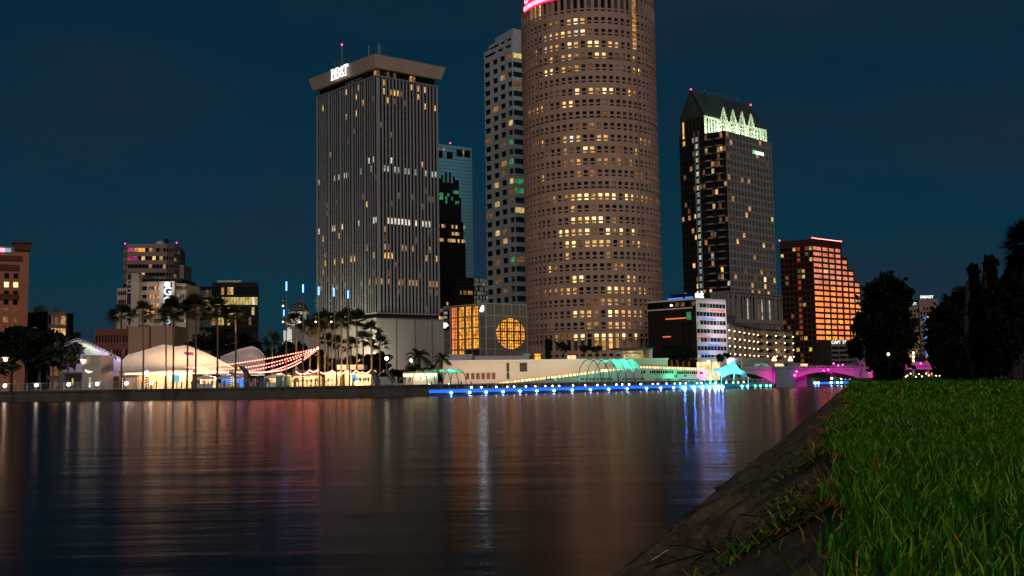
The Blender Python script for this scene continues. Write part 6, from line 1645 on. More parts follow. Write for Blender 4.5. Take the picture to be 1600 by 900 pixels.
# big event tents
bt = thing('event_tent', 'big white event tent glowing warm at its foot with red printed panel', 'tent', sw_at(285, 20))
sheet('membrane', bt, [(184, 580), (192, 560), (200, 552), (212, 549), (226, 545), (242, 539.5), (254, 536), (262, 536.6), (276, 539.3), (288, 537), (300, 540.5), (320, 549), (340, 559), (360, 571), (381, 585)], 238, 15, lambda x: 584 if x < 370 else 585.4, 'white_membrane', power=.62, cols_n=60)
w = MB()
for xa, ya, xb, yb in ((274, 541, 334, 579), (258, 537, 240, 584)):
    pa = [at(xa + (xb - xa) * f, ya + (yb - ya) * f ** .75, 246.5 - 9.2 * f) for f in (0, .2, .4, .6, .8, 1)]; w.tube(pa, .05, 4)
w.build('seam_rope', 'steel_grey', bt)
w = MB(); q = at(294, 551, 238.8); 
for k in range(3): w.face([at(287 + 5 * k, 549 + k * .4, 238.9), at(293 + 5 * k, 550.5 + k * .4, 238.7), at(294 + 4 * k, 556, 238.0), at(288 + 4.5 * k, 553.5, 238.2)])
w.build('printed_emblem', 'lit_magenta', bt)  # print is given a glow of its own
tm = lambda u, z, d=0.0: (gx(290, 237.2) + u, 237.2 + d, z)
for k, (tx, yy) in enumerate((('SOUND', 562.5), ('VILLAGE', 569), ('CELEBRATION', 576)))if False else (): pass
st2 = thing('shell_tent', 'rounded white shell tent standing right of the big event tent', 'tent', sw_at(380, 30))
sheet('membrane', st2, [(344, 557), (362, 550), (378, 544), (393, 540.5), (404, 545), (412, 553), (416.5, 563), (417.5, 575), (414, 586)], 256, 14, 586, 'white_membrane', power=.5)
# pavilion with a lit eave
pv = thing('bar_pavilion', 'long open bar pavilion with a glowing eave of lights under the event tent', 'pavilion', sw_at(250, 9))
Y = sw_at(250, 9).y; xa, xb = gx(192, Y), gx(300, Y); zt_ = at(240, 582, Y).z
w = MB(); w.box(xa, xb, Y, Y + 6, zt_, zt_ + .35); w.build('roof', 'garage_concrete', pv)
w = MB(); w.box(xa, xb, Y - .12, Y - .01, zt_ - .42, zt_ - .02); w.build('eave_light', 'lamp_soft', pv)
for px in (195, 213, 231, 265, 282, 299): w = MB(); x = gx(px, Y); w.box(x - .12, x + .12, Y + .1, Y + .35, GZ, zt_); w.build('post', 'steel_grey', pv)
w = MB(); w.box(gx(198, Y + 5), gx(216, Y + 5), Y + 4, Y + 5.5, GZ, GZ + 2.6); w.build('service_box', 'podium_concrete', pv)
w = MB(); w.box(gx(216.5, Y + 5), gx(298, Y + 5), Y + 5.2, Y + 5.5, GZ, zt_ - .3); w.build('back_wall', 'stucco_cream', pv)
for k, px in enumerate((222, 245, 268, 290)): light('bar_glow', 'POINT', (gx(px, Y + 2), Y + 2, zt_ - .6), 420, (1, .55, .22), .3)
for px, en in ((205, 700), (232, 1600), (262, 2200), (292, 3000), (322, 3200), (350, 2200)): light('tent_glow', 'POINT', at(px, 582, 244.5), en * .30, (1, .60, .32), .8, aim=(0, -.45, 1))
for px in (255, 300, 340): light('tent_glow', 'POINT', at(px, 588, 231), 6000, (1, .60, .32), .5, aim=(0, .9, .5))
for px in (375, 400): light('tent_glow', 'POINT', at(px, 582, 262), 1500, (1, .62, .45), .5)
# stalls
def stall(name, lab, cat, pa, pb, ytop, off, roofmat, glowmat, energy, colr, dep=4, peak=.7, ybot_=None):
    q = sw_at((pa + pb) / 2, off); Y = q.y; t = thing(name, lab, cat, q, None); x0, x1 = gx(pa, Y), gx(pb, Y); z = at((pa + pb) / 2, ytop, Y).z; zl = GZ + 2.25
    w = MB(); c = ((x0 + x1) / 2, Y + dep / 2, max(z, zl + peak))
    for a, b_ in (((x0, Y), (x1, Y)), ((x1, Y), (x1, Y + dep)), ((x1, Y + dep), (x0, Y + dep)), ((x0, Y + dep), (x0, Y))):
        w.face([(a[0], a[1], zl), (b_[0], b_[1], zl), c]); w.face([(a[0], a[1], zl - .35), (b_[0], b_[1], zl - .35), (b_[0], b_[1], zl), (a[0], a[1], zl)])
    w.build('canopy', roofmat, t)
    for x, y in ((x0, Y), (x1, Y), (x0, Y + dep), (x1, Y + dep)): w = MB(); w.box(x - .05, x + .05, y - .05, y + .05, GZ, zl); w.build('leg', 'steel_pale', t)
    w = MB(); w.box(x0 + .1, x1 - .1, Y + dep - .25, Y + dep - .1, GZ, zl - .2); w.build('back_panel', glowmat, t)  # back panel glows by its material, standing in for the lit interior
    w = MB(); w.box(x0 + .3, x1 - .3, Y + .4, Y + .9, GZ, GZ + 1.0); w.build('counter', 'white_paint', t)
    light('stall_glow', 'POINT', ((x0 + x1) / 2, Y + dep * .35, zl - .2), energy, colr, .3); return t
stall('market_stall', 'white stall with blue lit interior behind the palms left of the feather flag', 'stall', 338, 374, 588, 6, 'white_membrane', 'stall_blue', 200, (.4, .55, 1))
stall('market_stall', 'white stall left of the blue lit stall, under the warm tent edge', 'stall', 305, 332, 588, 7, 'white_membrane', 'lit_stall', 260, (1, .6, .3))
stall('market_stall', 'long white stall glowing warm behind the two teal bins', 'stall', 413, 455, 588, 9, 'white_membrane', 'lit_stall', 420, (1, .68, .4))
stall('market_stall', 'white stall glowing warm between the bins and the string light pole', 'stall', 460, 497, 588, 8, 'white_membrane', 'lit_stall', 420, (1, .6, .3))
stall('market_stall', 'wide white stall glowing warm left of the last lit palm', 'stall', 549, 578, 588, 8, 'white_membrane', 'lit_stall', 420, (1, .7, .42))
kk = sw_at(528, 13); ks = thing('kiosk', 'white box kiosk with an upper canopy behind the lit palm trunks', 'kiosk', kk); Y = kk.y
w = MB(); w.box(gx(508, Y), gx(533, Y), Y, Y + 5, GZ, at(520, 581, Y).z); w.box(gx(539, Y), gx(548, Y), Y, Y + 5, GZ, at(520, 579.5, Y).z); w.build('wall', 'white_wall', ks)
w = MB(); w.box(gx(533, Y), gx(539, Y), Y + 1.5, Y + 5, GZ, at(520, 580, Y).z); w.build('doorway', 'recess_dark', ks)
w = MB(); w.box(gx(523, Y), gx(567, Y), Y + 1, Y + 7, at(540, 577.5, Y).z, at(540, 570, Y).z); w.build('upper_canopy', 'white_membrane', ks)
w = MB(); w.box(gx(510, Y), gx(531, Y), Y - .06, Y - .003, GZ + .4, GZ + 2.0); w.build('hatch', 'lit_stall', ks)
for px, e, c in ((520, 500, (1, .62, .3)), (543, 420, (1, .6, .3)), (470, 250, (1, .5, .25)), (500, 300, (1, .5, .25))): light('kiosk_glow', 'POINT', (gx(px, Y - 3), Y - 3, GZ + 3.2), e, c, .3)
for px in (463, 496, 533, 542, 557, 580): light('trunk_uplight', 'POINT', at(px + .5, 599, 220.8), 1300, (1, .52, .13), .2, aim=(0, .6, 1))
light('trunk_uplight', 'POINT', at(368, 515, 220), 420, (1, .42, .1), .3, aim=(0, .4, 1))
for k, (px, pb) in enumerate(((431, 440), (442.5, 452))):
    q = sw_at(px, 4); Y = q.y; t = thing('teal_bin', ('left of two tall teal cabins in front of the long warm stall', 'right of two tall teal cabins, cut by a light mast')[k], 'cabin', q, 'teal cabins'); w = MB(); w.box(gx(px, Y), gx(pb, Y), Y, Y + 1.2, GZ, GZ + 2.25); w.build('body', 'bin_teal', t); w = MB(); w.box(gx(px, Y) - .06, gx(pb, Y) + .06, Y - .06, Y + 1.26, GZ + 2.25, GZ + 2.4); w.build('roof', 'white_paint', t)
# columns wrapped in lights, balloon clusters
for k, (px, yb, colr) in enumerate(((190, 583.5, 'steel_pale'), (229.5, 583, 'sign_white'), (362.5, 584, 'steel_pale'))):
    q = sw_at(px, 3); zt_ = at(px, yb + 4, q.y).z; t = thing('balloon_column', ('column wrapped in warm lights under a balloon cluster, left end of the pavilion', 'column wrapped in lights under the brightest white balloon cluster', 'column wrapped in lights beside the blue lit stall')[k], 'column', q, 'light wrapped columns')
    w = MB(); w.tube([q, (q.x, q.y, zt_)], .22, 7); w.build('column', 'dark_bark', t)
    w = MB(); w.tube([(q.x + .3 * math.cos(i * .7), q.y + .3 * math.sin(i * .7), GZ + .2 + (zt_ - GZ - .3) * i / 44) for i in range(45)], .07, 4); w.build('light_garland', 'lit_bright', t)
    rr = random.Random(k)
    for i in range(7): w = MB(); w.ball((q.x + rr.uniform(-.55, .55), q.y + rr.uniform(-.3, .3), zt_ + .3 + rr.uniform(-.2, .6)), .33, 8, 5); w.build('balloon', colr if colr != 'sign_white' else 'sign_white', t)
# small aqua screen and tree silhouettes
q = sw_at(276, 5); t = thing('aqua_screen', 'glowing aqua blue screen on a stand under the pavilion eave', 'screen', q); w = MB(); w.box(q.x - .6, q.x + .6, q.y, q.y + .12, GZ + 1.4, GZ + 2.9); w.build('screen', 'screen_aqua', t); w = MB(); w.box(q.x - .08, q.x + .08, q.y + .03, q.y + .1, GZ, GZ + 1.4); w.build('stand', 'black_metal', t)
q = sw_at(551, 5); t = thing('aqua_screen', 'glowing aqua blue screen standing before the wide stall by the last palms', 'screen', q); w = MB(); w.box(q.x - .5, q.x + .5, q.y, q.y + .12, GZ + .8, GZ + 2.3); w.build('screen', 'screen_aqua', t); w = MB(); w.box(q.x - .08, q.x + .08, q.y + .03, q.y + .1, GZ, GZ + .8); w.build('stand', 'black_metal', t)
# feather flags
for k, (px, yt_, yb_, off, lean) in enumerate(((376, 571, 599, 1.6, 12), (580.5, 578, 600, 1.5, 6), (602, 579, 597, 1.9, 9))):
    q = sw_at(px + lean, off); Y = q.y; t = thing('feather_flag', ('navy feather flag with white letters in front of the shell tent', 'navy feather flag beside the last lit palm trunk', 'navy feather flag before the dark hedge')[k], 'flag', q, 'navy feather flags')
    a, b_ = at(px, yt_, Y), at(px + lean, yb_, Y); d = (a - b_); L_ = d.length; d.normalize(); s_ = Vector((d.z, 0, -d.x)); w = MB(); n = 10; row = []
    for i in range(n + 1): f = i / n; wd = 1.05 * min(1, (1 - f) * 4 + .12) if f > .72 else 1.05; c = b_ + d * L_ * f + Vector((0, .03 * math.sin(f * 7), 0)) - s_ * .35 * f * f; row.append([c, c + s_ * wd])
    w.grid(row); w.grid([[p + Vector((0, .04, 0)) for p in r] for r in row]); w.build('cloth', 'banner_navy', t)
    w = MB(); w.tube([(b_.x, b_.y, GZ)] + [r[0] for r in row], .035, 4); w.build('pole', 'steel_grey', t)
    for i, ch in enumerate('GO BOLTS'):
        if ch == ' ': continue
        c = b_ + d * L_ * (.93 - .115 * i) + s_ * .12 + Vector((0, -.04, 0)); o = text_mesh(ch, 'flag_letter', .62, .01, .0, 'steel_pale'); o.parent = t
        # letters run down the flag, turned a quarter
        X_ = -d; Y_ = s_; Z_ = X_.cross(Y_)
        o.matrix_local = Matrix(((X_.x, Y_.x, Z_.x, c.x - q.x), (X_.y, Y_.y, Z_.y, c.y - q.y), (X_.z, Y_.z, Z_.z, c.z - q.z), (0, 0, 0, 1)))
# light masts with blue tubes
for k, (px, ya, yb) in enumerate(((447.5, 440, 454), (473.5, 444.5, 457), (498, 448, 461), (521.5, 450, 463), (543.8, 454, 466))):
    q = sw_at(px + 1.5, 1.4); Y = q.y; z = lambda y: at(px, y, Y).z; t = thing('light_mast', 'thin mast with blue tube tip, %s' % ('standing left of the clock tower', 'standing in front of the clock tower', 'at the meeting point of the string lights', 'before the ribbed tower, second of three', 'before the ribbed tower, third of three')[k], 'light mast', q, 'masts with blue tubes')
    tx = gx(px, Y, (ya + yb) / 2)
    bx = lambda zz: q.x + (tx - q.x) * (zz - GZ) / (z(yb) - GZ)
    w = MB(); w.tube([q, (bx(z(530)), Y, z(530)), (bx(z(yb)), Y, z(yb))], [.17, .12, .08], 6); w.build('pole', 'steel_grey', t)
    w = MB(); w.tube([(tx, Y, z(yb)), (tx, Y, z(ya))], .16, 8); w.build('light_tube', 'tube_blue', t)
    for y, s_, mt in ((495, -1, 'steel_pale'), (485, 1, 'steel_pale'), (503, -1, 'bulb_warm' if k < 4 else 'steel_pale'), (470, -1, 'steel_pale'), (478, -1, 'bulb_warm' if k == 0 else 'steel_pale')):
        zz = z(y); x = bx(zz); w = MB(); w.tube([(x, Y, zz), (x + s_ * .45, Y - .1, zz + .1), (x + s_ * .6, Y - .25, zz)], [.04, .04, .14], 5); w.build('spot_fixture', 'steel_grey', t)
        w = MB(); w.ball((x + s_ * .62, Y - .3, zz), .16, 6, 4); w.build('lens', mt, t)
    if k == 0: w = MB(); w.tube([(bx(z(493)) - .5, Y, z(493)), (bx(z(484)) - .5, Y, z(484))], .13, 6); w.build('light_tube', 'tube_blue', t)
# string lights
def string(lab, a, b_, sag, bulbs, mat='bulb_pink', group='string lights', rad=.10):
    t = thing('string_light', lab, 'string lights', a, group); pts = []
    for i in range(25): f = i / 24; p = a + (b_ - a) * f; p.z -= sag * 4 * f * (1 - f); pts.append(p)
    w = MB(); w.tube(pts, .02, 3, cap=False); w.build('wire', 'black_metal', t); first = None
    for i in range(bulbs):
        f = (i + .5) / bulbs; p = a + (b_ - a) * f; p.z -= sag * 4 * f * (1 - f)
        if first is None: w = MB(); w.ball((0, 0, 0), rad, 6, 4); first = o = w.build('bulb', mat); o.parent = t
        else: o = first.copy(); col.objects.link(o); o.parent = t
        o.location = p - Vector(a)
A_ = at(497, 544, 224)
w_ = [((338, 571.5), .35, 40, 'top string of pink white bulbs running from the pole to the event tent'), ((343, 577), 1.0, 38, 'second string of bulbs from the pole, just below the top one'), ((350, 582), 1.3, 34, 'third string of bulbs from the pole, ending low on the event tent'), ((404, 583), .95, 30, 'short sagging string of bulbs from the pole to the shell tent'), ((425, 580.5), 1.1, 26, 'lowest thick string of bulbs swinging up to the pole')]
for (p, sag, nb, lab) in w_: string(lab, A_, at(*p, 232), sag, nb, rad=.12)
string('straight string of bulbs crossing the foot of both white tents', at(290, 573.5, 233), at(340, 571, 232), .3, 16)
string('level row of bulbs along the event tent eave to the shell tent', at(330, 580.5, 231), at(425, 581, 232), .15, 34, rad=.13)
pp = [(462, 580), (483.5, 578), (496, 578), (519, 578.5), (542, 579), (556, 578.5), (580, 578)]
for k, (a, b_) in enumerate(zip(pp[:-1], pp[1:])):
    string(('festoon between the two leftmost lit trunks', 'short festoon left of the string light pole', 'festoon from the pole to the slim palm', 'festoon in front of the white kiosk', 'short festoon between the kiosk and the broad palm', 'deep festoon left of the last lit palm')[k], at(*a, 223.5), at(*b_, 223.5), .75 if k != 1 else .4, 12, group='festoons between the palm trunks', rad=.12)
w = MB(); q = at(497, 544, 224); w.ball(q, .28, 8, 5); o = w.build('anchor_lamp', 'bulb_pink'); tag(o, 'bright pink white lamp where all the string lights meet', 'lamp')
# glowing counter right of the flags, white screens along the railing
q = sw_at(655, 7); t = thing('lit_counter', 'low counter with a long glowing lid left of the green canopy', 'counter', q); Y = q.y
w = MB(); w.box(gx(630, Y), gx(683, Y), Y, Y + 3, GZ + 2.35, GZ + 2.75); w.build('roof', 'garage_concrete', t); w = MB(); w.box(gx(630, Y), gx(683, Y), Y - .1, Y - .01, GZ + 1.75, GZ + 2.35); w.build('light_band', 'lamp_soft', t); w = MB(); w.box(gx(630, Y), gx(683, Y), Y + .5, Y + 2.5, GZ, GZ + 1.7); w.build('body', 'white_paint', t)
light('counter_glow', 'POINT', (gx(655, Y - 2), Y - 2, GZ + 2), 200, (1, .8, .5), .3)
for k, px in enumerate((584, 592, 600, 608.5, 617)):
    q = sw_at(px, 2.2); t = thing('screen_panel', 'pale fabric screen panel on the railing, %s of five right of the lit palms' % ('first', 'second', 'third', 'fourth', 'last')[k], 'screen panel', q, 'pale screen panels'); w = MB(); w.box(q.x - .48, q.x + .48, q.y, q.y + .06, GZ + .1, GZ + 1.7); w.build('panel', 'white_membrane', t); w = MB(); w.box(q.x - .55, q.x - .49, q.y, q.y + .06, GZ, GZ + 1.8); w.build('post', 'steel_grey', t)

# ================================================================== RIVERWALK
RA = Vector((gx(664, 220), 219.5, 0)); RB = Vector((gx(1207, 284), 283, 0)); rd = (RB - RA).normalized(); rn = Vector((rd.y, -rd.x, 0)); RL = (RB - RA).length
def rw(u, o, z): p = RA + rd * u + rn * o; return Vector((p.x, p.y, z))
def ru(px): return min((abs(proj(rw(k * .1, 0, 1))[0] - px), k * .1) for k in range(int(RL * 10) + 1))[1]
wk = thing('floating_walkway', 'long floating riverside walkway edged with a glowing blue fascia', 'walkway', RA)
def rbar(mb, u0, u1, o0, o1, z0, z1, mi=0):
    mb.hexa([rw(u0, o1, z0), rw(u1, o1, z0), rw(u1, o0, z0), rw(u0, o0, z0), rw(u0, o1, z1), rw(u1, o1, z1), rw(u1, o0, z1), rw(u0, o0, z1)], mi)
w = MB(); rbar(w, 0, RL, -5, 0, .95, 1.25); w.build('deck', 'bridge_concrete', wk)
w = MB(); rbar(w, 0, RL, -4.6, -.05, -.4, .94); w.build('pontoon', 'seawall_concrete', wk)
uc = ru(1130)
w = MB(); rbar(w, 1.0, uc, .0, .10, .55, 1.22); w.build('glow_strip', 'fascia_blue', wk); w = MB(); rbar(w, uc, RL, .0, .10, .55, 1.22); w.build('dim_glow_strip', 'fascia_teal', wk)  # fascia glows by its material in place of the lamps' spill on it
w = MB(); rbar(w, 4, RL, -.16, -.10, 2.2, 2.27); rbar(w, 4, RL, -.16, -.10, 1.35, 1.40); w.build('rail', 'steel_pale', wk)
ps = MB(); u = 4
for k in range(54): q = MB(); rbar(q, u, u + .06, -.17, -.09, 1.25, 2.25); q.build('rail_post', 'steel_pale', wk); u += (RL - 4.2) / 53
BL = [(703, 'b'), (732, 'b'), (758, 'b'), (784, 'b'), (810.5, 'b'), (837, 'b'), (864, 'b'), (892, 'b'), (921, 'b'), (949.5, 'b'), (978, 'b'), (1008.5, 'b'), (1030.5, 'b'), (1050.5, 'b'), (1068, 'b'), (1083, 'b'), (1096, 'b'), (1106.5, 'b'), (1115.5, 'b'), (1121, 'b'), (1127, 'b'), (1157.5, 'c'), (1166, 'c'), (1178, 'g'), (1186, 'g'), (1195.5, 'g'), (1202, 'g')]
NM = {'b': ('bulb_blue', '%s blue white edge lamp along the floating walkway, counted from its left end', 'blue walkway lamps', (.15, .4, 1)), 'c': ('bulb_cyan', '%s of two cyan edge lamps on the walkway before the peaked canopy', 'cyan walkway lamps', (.1, .8, 1)), 'g': ('bulb_green', '%s of four green edge lamps on the walkway beside the bridge pier', 'green walkway lamps', (.1, 1, .5))}
cnt = {}
for px, k in BL:
    mat, lab, grp, c = NM[k]; i_ = cnt.get(k, 0); cnt[k] = i_ + 1; lab = lab % ORD[i_]; mat = 'bulb_blue_bright' if k == 'b' and px > 1060 else mat; u = ru(px); p = rw(u, .3, .55); t = thing('edge_lamp', lab, 'lamp', p, grp)
    q = MB(); q.ball(p + rn * .12, .26, 8, 5); q.build('lens', mat, t); q = MB(); q.tube([rw(u, .1, .55), rw(u, .22, .55)], .14, 6); q.build('housing', 'steel_grey', t)
# white lights under the walkway handrail
rr = random.Random(9); u = ru(738); n = 0
wl = MB(); lens0 = None
while u < RL - 8 and n < 40:
    p = rw(u, -.25, 1.55); q = MB(); q.ball(p, .17, 6, 4); q.build('rail_lamp', 'bulb_white' if rr.random() < .6 else 'bulb_warm', wk); u += rr.uniform(1.6, 4.2); n += 1
# shade canopies over the walkway
def canopy(lab, px0, px1, ribs, cov, H, Wd, z0, mat, colr, energy, off0=-.4, cover_t=(.14, .80), lights=2, strut=False):
    u0, u1 = ru(px0), ru(px1); t = thing('shade_canopy', lab, 'canopy', rw((u0 + u1) / 2, off0 - Wd / 2, z0), 'shade canopies on the walkway')
    def arc(u, s_): a = PI * s_; return rw(u, off0 - Wd * (.5 + .5 * math.cos(a)), z0 + H * math.sin(a) ** .8)
    us = [u0 + (u1 - u0) * k / (ribs - 1) for k in range(ribs)]
    for u in us: q = MB(); q.tube([arc(u, .0 + k / 14) for k in range(15)], .10, 6); q.build('rib', 'canopy_steel', t)
    a, b_ = cov; P = []
    for i in range(a, b_):
        for k in range(6 if i < b_ - 1 else 7):
            f = k / 6; u = us[i] + (us[i + 1] - us[i]) * f; sagx = .10 * math.sin(PI * f); row = []
            for j in range(13): s_ = cover_t[0] + (cover_t[1] - cover_t[0]) * j / 12; e = sagx * (1 if j in (0,) else .3 if j in (1, 11) else 1 if j == 12 else 0); p = arc(u, s_ + (e if j < 6 else -e)); p.z += .12 - .25 * math.sin(PI * f); row.append(p)
            P.append(row)
    q = MB(); q.grid(P); q.build('fabric', mat, t, smooth=True)
    for k in range(lights):
        u = u0 + (u1 - u0) * (k + .5) / lights; light('canopy_glow', 'POINT', rw(u, off0 - Wd * .42, z0 + 1.7), energy * 3.2, colr, .4, aim=(-rn.x * .2, -rn.y * .2, 1)); None
        q = MB(); q.ball(rw(u, off0 - Wd * .5, z0 + .35), .14, 6, 4); q.build('uplight', 'bulb_green', t)
    return t
canopy('low arched canopy lit green over the left end of the walkway', 672, 733, 6, (2, 5), 3.4, 6.0, 2.0, 'shade_fabric', (.06, 1, .5), 170, off0=-1.0, cover_t=(.22, .78))
canopy('barrel shaped canopy with white fabric lit green over the middle of the walkway', 938, 1002, 6, (2, 5), 6.3, 8.5, 1.25, 'shade_fabric', (.06, 1, .6), 620, off0=.5, cover_t=(.28, .885))
# peaked canopies by the bridge
def peaked(lab, pk, basepts, Y, colr, energy, mat='shade_fabric'):
    p0 = at(*pk, Y); t = thing('peaked_canopy', lab, 'canopy', (p0.x, Y, 1.25), 'peaked canopies by the bridge'); B_ = [at(x, y, Y + dy) for x, y, dy in basepts]; n = len(B_); P = []
    for i in range(n):
        for k in range(6):
            f = k / 6; e = B_[i] + (B_[(i + 1) % n] - B_[i]) * f; e.z += .9 * math.sin(PI * f); e = e + (Vector((p0.x, Y, e.z)) - e) * .12 * math.sin(PI * f)
            P.append([p0 + (e - p0) * s_ + Vector((0, 0, -1)) * ((p0.z - e.z) * (.30 * math.sin(PI * s_))) for s_ in [j / 8 for j in range(9)]])
    P.append(P[0]); q = MB(); q.grid(P); q.build('fabric', mat, t, smooth=True)
    for b_ in B_: q = MB(); q.tube([(b_.x, b_.y, .9), b_], .1, 5); q.build('mast', 'steel_pale', t)
    q = MB(); q.tube([(p0.x, Y, 1.2), p0 + Vector((0, 0, .3))], .1, 6); q.build('centre_mast', 'steel_pale', t)
    light('canopy_glow', 'POINT', (p0.x - .5, Y - 1, 2.9), energy * 2, colr, .4, aim=(0, .2, 1)); light('canopy_glow', 'POINT', (p0.x - 6, Y - 6.5, 3.5), energy * 7, colr, .4); light('canopy_glow', 'POINT', (p0.x + 3, Y - 9.5, 2.5), energy * 1.2, (.3, .9, .9), .4)
peaked('tall peaked canopy lit green between the white building and the bridge', (1146, 561.5), ((1110, 582.5, -3), (1127, 590, -5), (1169, 589, -4), (1162, 581, 5), (1120, 580, 5)), 272, (.03, 1, .42), 520)
peaked('small green lit canopy seen above the bridge approach', (1190, 567.5), ((1177, 574, -1), (1203, 573.5, -1), (1196, 572, 4), (1182, 572, 4)), 318, (.1, 1, .5), 200)

# ================================================================== BRIDGE
def bridge():
    D = 290; X = lambda px: gx(px, D, 585); Z = lambda px, y: at(px, y, D).z; DEP = 15
    t = thing('bridge', 'low concrete arch bridge washed in magenta light with white piers', 'bridge', (X(1260), D, 0))
    def span(pa, pb, pts, ztop, name='arch_span'):
        w = MB(); n = 24; rows = []
        for i in range(n + 1):
            px = pa + (pb - pa) * i / n; y = None
            for (x0, y0), (x1, y1) in zip(pts[:-1], pts[1:]):
                if x0 <= px <= x1: y = y0 + (y1 - y0) * (px - x0) / (x1 - x0)
            rows.append((X(px), Z(px, y), Z(px, ztop)))
        for (x0, za, zb), (x1, zc, zd) in zip(rows[:-1], rows[1:]):
            w.face([(x0, D, za), (x1, D, zc), (x1, D, zd), (x0, D, zb)]); w.face([(x0, D + DEP, za), (x1, D + DEP, zc), (x1, D, zc), (x0, D, za)]); w.face([(x1, D + DEP, zc), (x0, D + DEP, za), (x0, D + DEP, zb), (x1, D + DEP, zd)])
        w.build(name, 'bridge_concrete', t)
    cv = lambda pa, pb, ya, yc, yb: [(pa + (pb - pa) * f, (ya + (yc - ya) * (1 - (1 - 2 * f) ** 2)) if f < .5 else (yb + (yc - yb) * (1 - (1 - 2 * f) ** 2))) for f in [k / 16 for k in range(17)]]
    span(1160, 1207, cv(1120, 1207.1, 592, 583, 599), 577.0)
    span(1237, 1343.2, cv(1237, 1343.3, 594, 581, 592), 577.2)
    span(1359.5, 1490, cv(1359, 1490.1, 588, 577.2, 579), 571.4)
    span(1490, 1700, cv(1490, 1700.1, 586, 572, 580), 569.0)
    w = MB()
    def strip(pa, pb, y0, y1, d0, d1, nm=0): w.hexa([(X(pa), D + d0, Z(pa, y1)), (X(pb), D + d0, Z(pb, y1)), (X(pb), D + d1, Z(pb, y1)), (X(pa), D + d1, Z(pa, y1)), (X(pa), D + d0, Z(pa, y0)), (X(pb), D + d0, Z(pb, y0)), (X(pb), D + d1, Z(pb, y0)), (X(pa), D + d1, Z(pa, y0))])
    strip(1155, 1343.2, 575.2, 577.1, -.5, DEP + .5); strip(1359.5, 1700, 569.5, 571.4, -.5, DEP + .5); w.build('deck', 'bridge_concrete', t)
    w = MB(); strip(1237.3, 1343.0, 571.5, 572.4, -.3, .0); strip(1237.3, 1343.0, 574.6, 575.1, -.3, 0); strip(1160, 1206.5, 572, 575.1, -.3, .0); strip(1359.7, 1700, 565.5, 569.4, -.3, .0); strip(1359.7, 1700, 564.5, 566, DEP, DEP + .3); w.build('parapet', 'bridge_concrete', t)
    px = 1239
    while px < 1342: w = MB(); x = X(px); w.box(x - .14, x + .14, D - .28, D - .02, Z(px, 574.6), Z(px, 572.4)); w.build('baluster', 'bridge_concrete', t); px += 4.6
    w = MB(); w.box(X(1207), X(1237), D - 3.5, D + DEP + 1, -1, Z(1222, 572.5)); w.box(X(1206), X(1238), D - 3.8, D + DEP + 1.3, Z(1222, 576.5), Z(1222, 575.6)); w.build('pier', 'bridge_concrete', t)
    w = MB(); w.box(X(1237) + .02, X(1265), D + 3, D + 11, -1, Z(1250, 586.5)); w.build('inner_pier', 'bridge_concrete', t)
    w = MB(); w.box(X(1343.3), X(1359.4), D - 2.2, D + 4, -1, Z(1351, 560.5)); w.build('bridge_tower', 'bridge_concrete', t)
    tw = MB(); tw.box(X(1342), X(1360.7), D - 2.8, D + 4.6, Z(1351, 560.4), Z(1351, 559)); z0 = Z(1351, 559); x0, x1 = X(1342), X(1360.7); c = ((x0 + x1) / 2, D + .9, Z(1351, 554.5))
    for a, b_ in (((x0, D - 2.8), (x1, D - 2.8)), ((x1, D - 2.8), (x1, D + 4.6)), ((x1, D + 4.6), (x0, D + 4.6)), ((x0, D + 4.6), (x0, D - 2.8))): tw.face([(a[0], a[1], z0 + .002), (b_[0], b_[1], z0 + .002), c])
    tw.build('tower_roof', 'garage_concrete', t)
    for k in range(3): w = MB(); x = X(1346.2 + 4.2 * k); w.box(x, x + .45, D - 2.24, D - 2.203, Z(1351, 566), Z(1351, 563)); w.build('tower_window', 'recess_dark', t)
    w = MB(); w.ball((X(1352.5), D - 2.5, Z(1352, 582)), .22, 8, 5); w.build('tower_lamp', 'lamp_soft', t)
    w = MB(); w.box(X(1243), X(1263), D + DEP * .5, D + DEP * .8, Z(1250, 575), Z(1250, 568)); w.box(X(1242), X(1264), D + DEP * .48, D + DEP * .82, Z(1250, 568), Z(1250, 566.5)); w.build('gatehouse', 'podium_concrete', t)
    for px, y in ((1239, 580.5), (1236, 586.5)): w = MB(); w.ball((X(px), D - 3.9, Z(px, y)), .26, 6, 4); w.build('magenta_lamp', 'lamp_magenta', t)
    for px, y in ((1286, 579), (1293, 577.5), (1316, 570), (1309, 571), (1376, 582.5), (1438, 568), (1302, 568)): w = MB(); w.ball((X(px), D - .8, Z(px, y)), .2, 6, 4); w.build('magenta_lamp', 'lamp_magenta', t)
    M = (1, .0, .42)
    for px, y, e, dy in ((1199, 590, 900, -3.2), (1204, 596, 500, -2.2), (1252, 592, 1000, -2.8), (1275, 587, 1300, -4), (1300, 587, 1300, -4), (1325, 588, 1100, -4), (1365, 588, 1200, -3.5), (1395, 582, 900, -4), (1425, 581, 900, -4), (1455, 580, 900, -4), (1480, 580, 700, -4), (1270, 588, 900, 7), (1310, 588, 900, 7)):
        light('bridge_wash', 'POINT', (X(px), D + dy, max(.6, Z(px, y))), e * .5, M, .4)
    for px in (1207, 1232):
        p = Vector((X(px), D - 2.5, Z(px, 572.5))); l_ = thing('bridge_lantern', 'twin bright lantern on the bridge pier, %s one' % ('left' if px < 1220 else 'right'), 'lantern', p, 'lanterns on the bridge pier'); w = MB(); w.tube([p, p + Vector((0, 0, 1.5))], .09, 6); w.build('post', 'black_metal', l_)
        for dx in (-.3, .3, 0): w = MB(); w.ball(p + Vector((dx, 0, 1.7 if dx else 2.3)), .3, 8, 5); w.build('globe', 'bulb_warm', l_)
    return t
bridge()
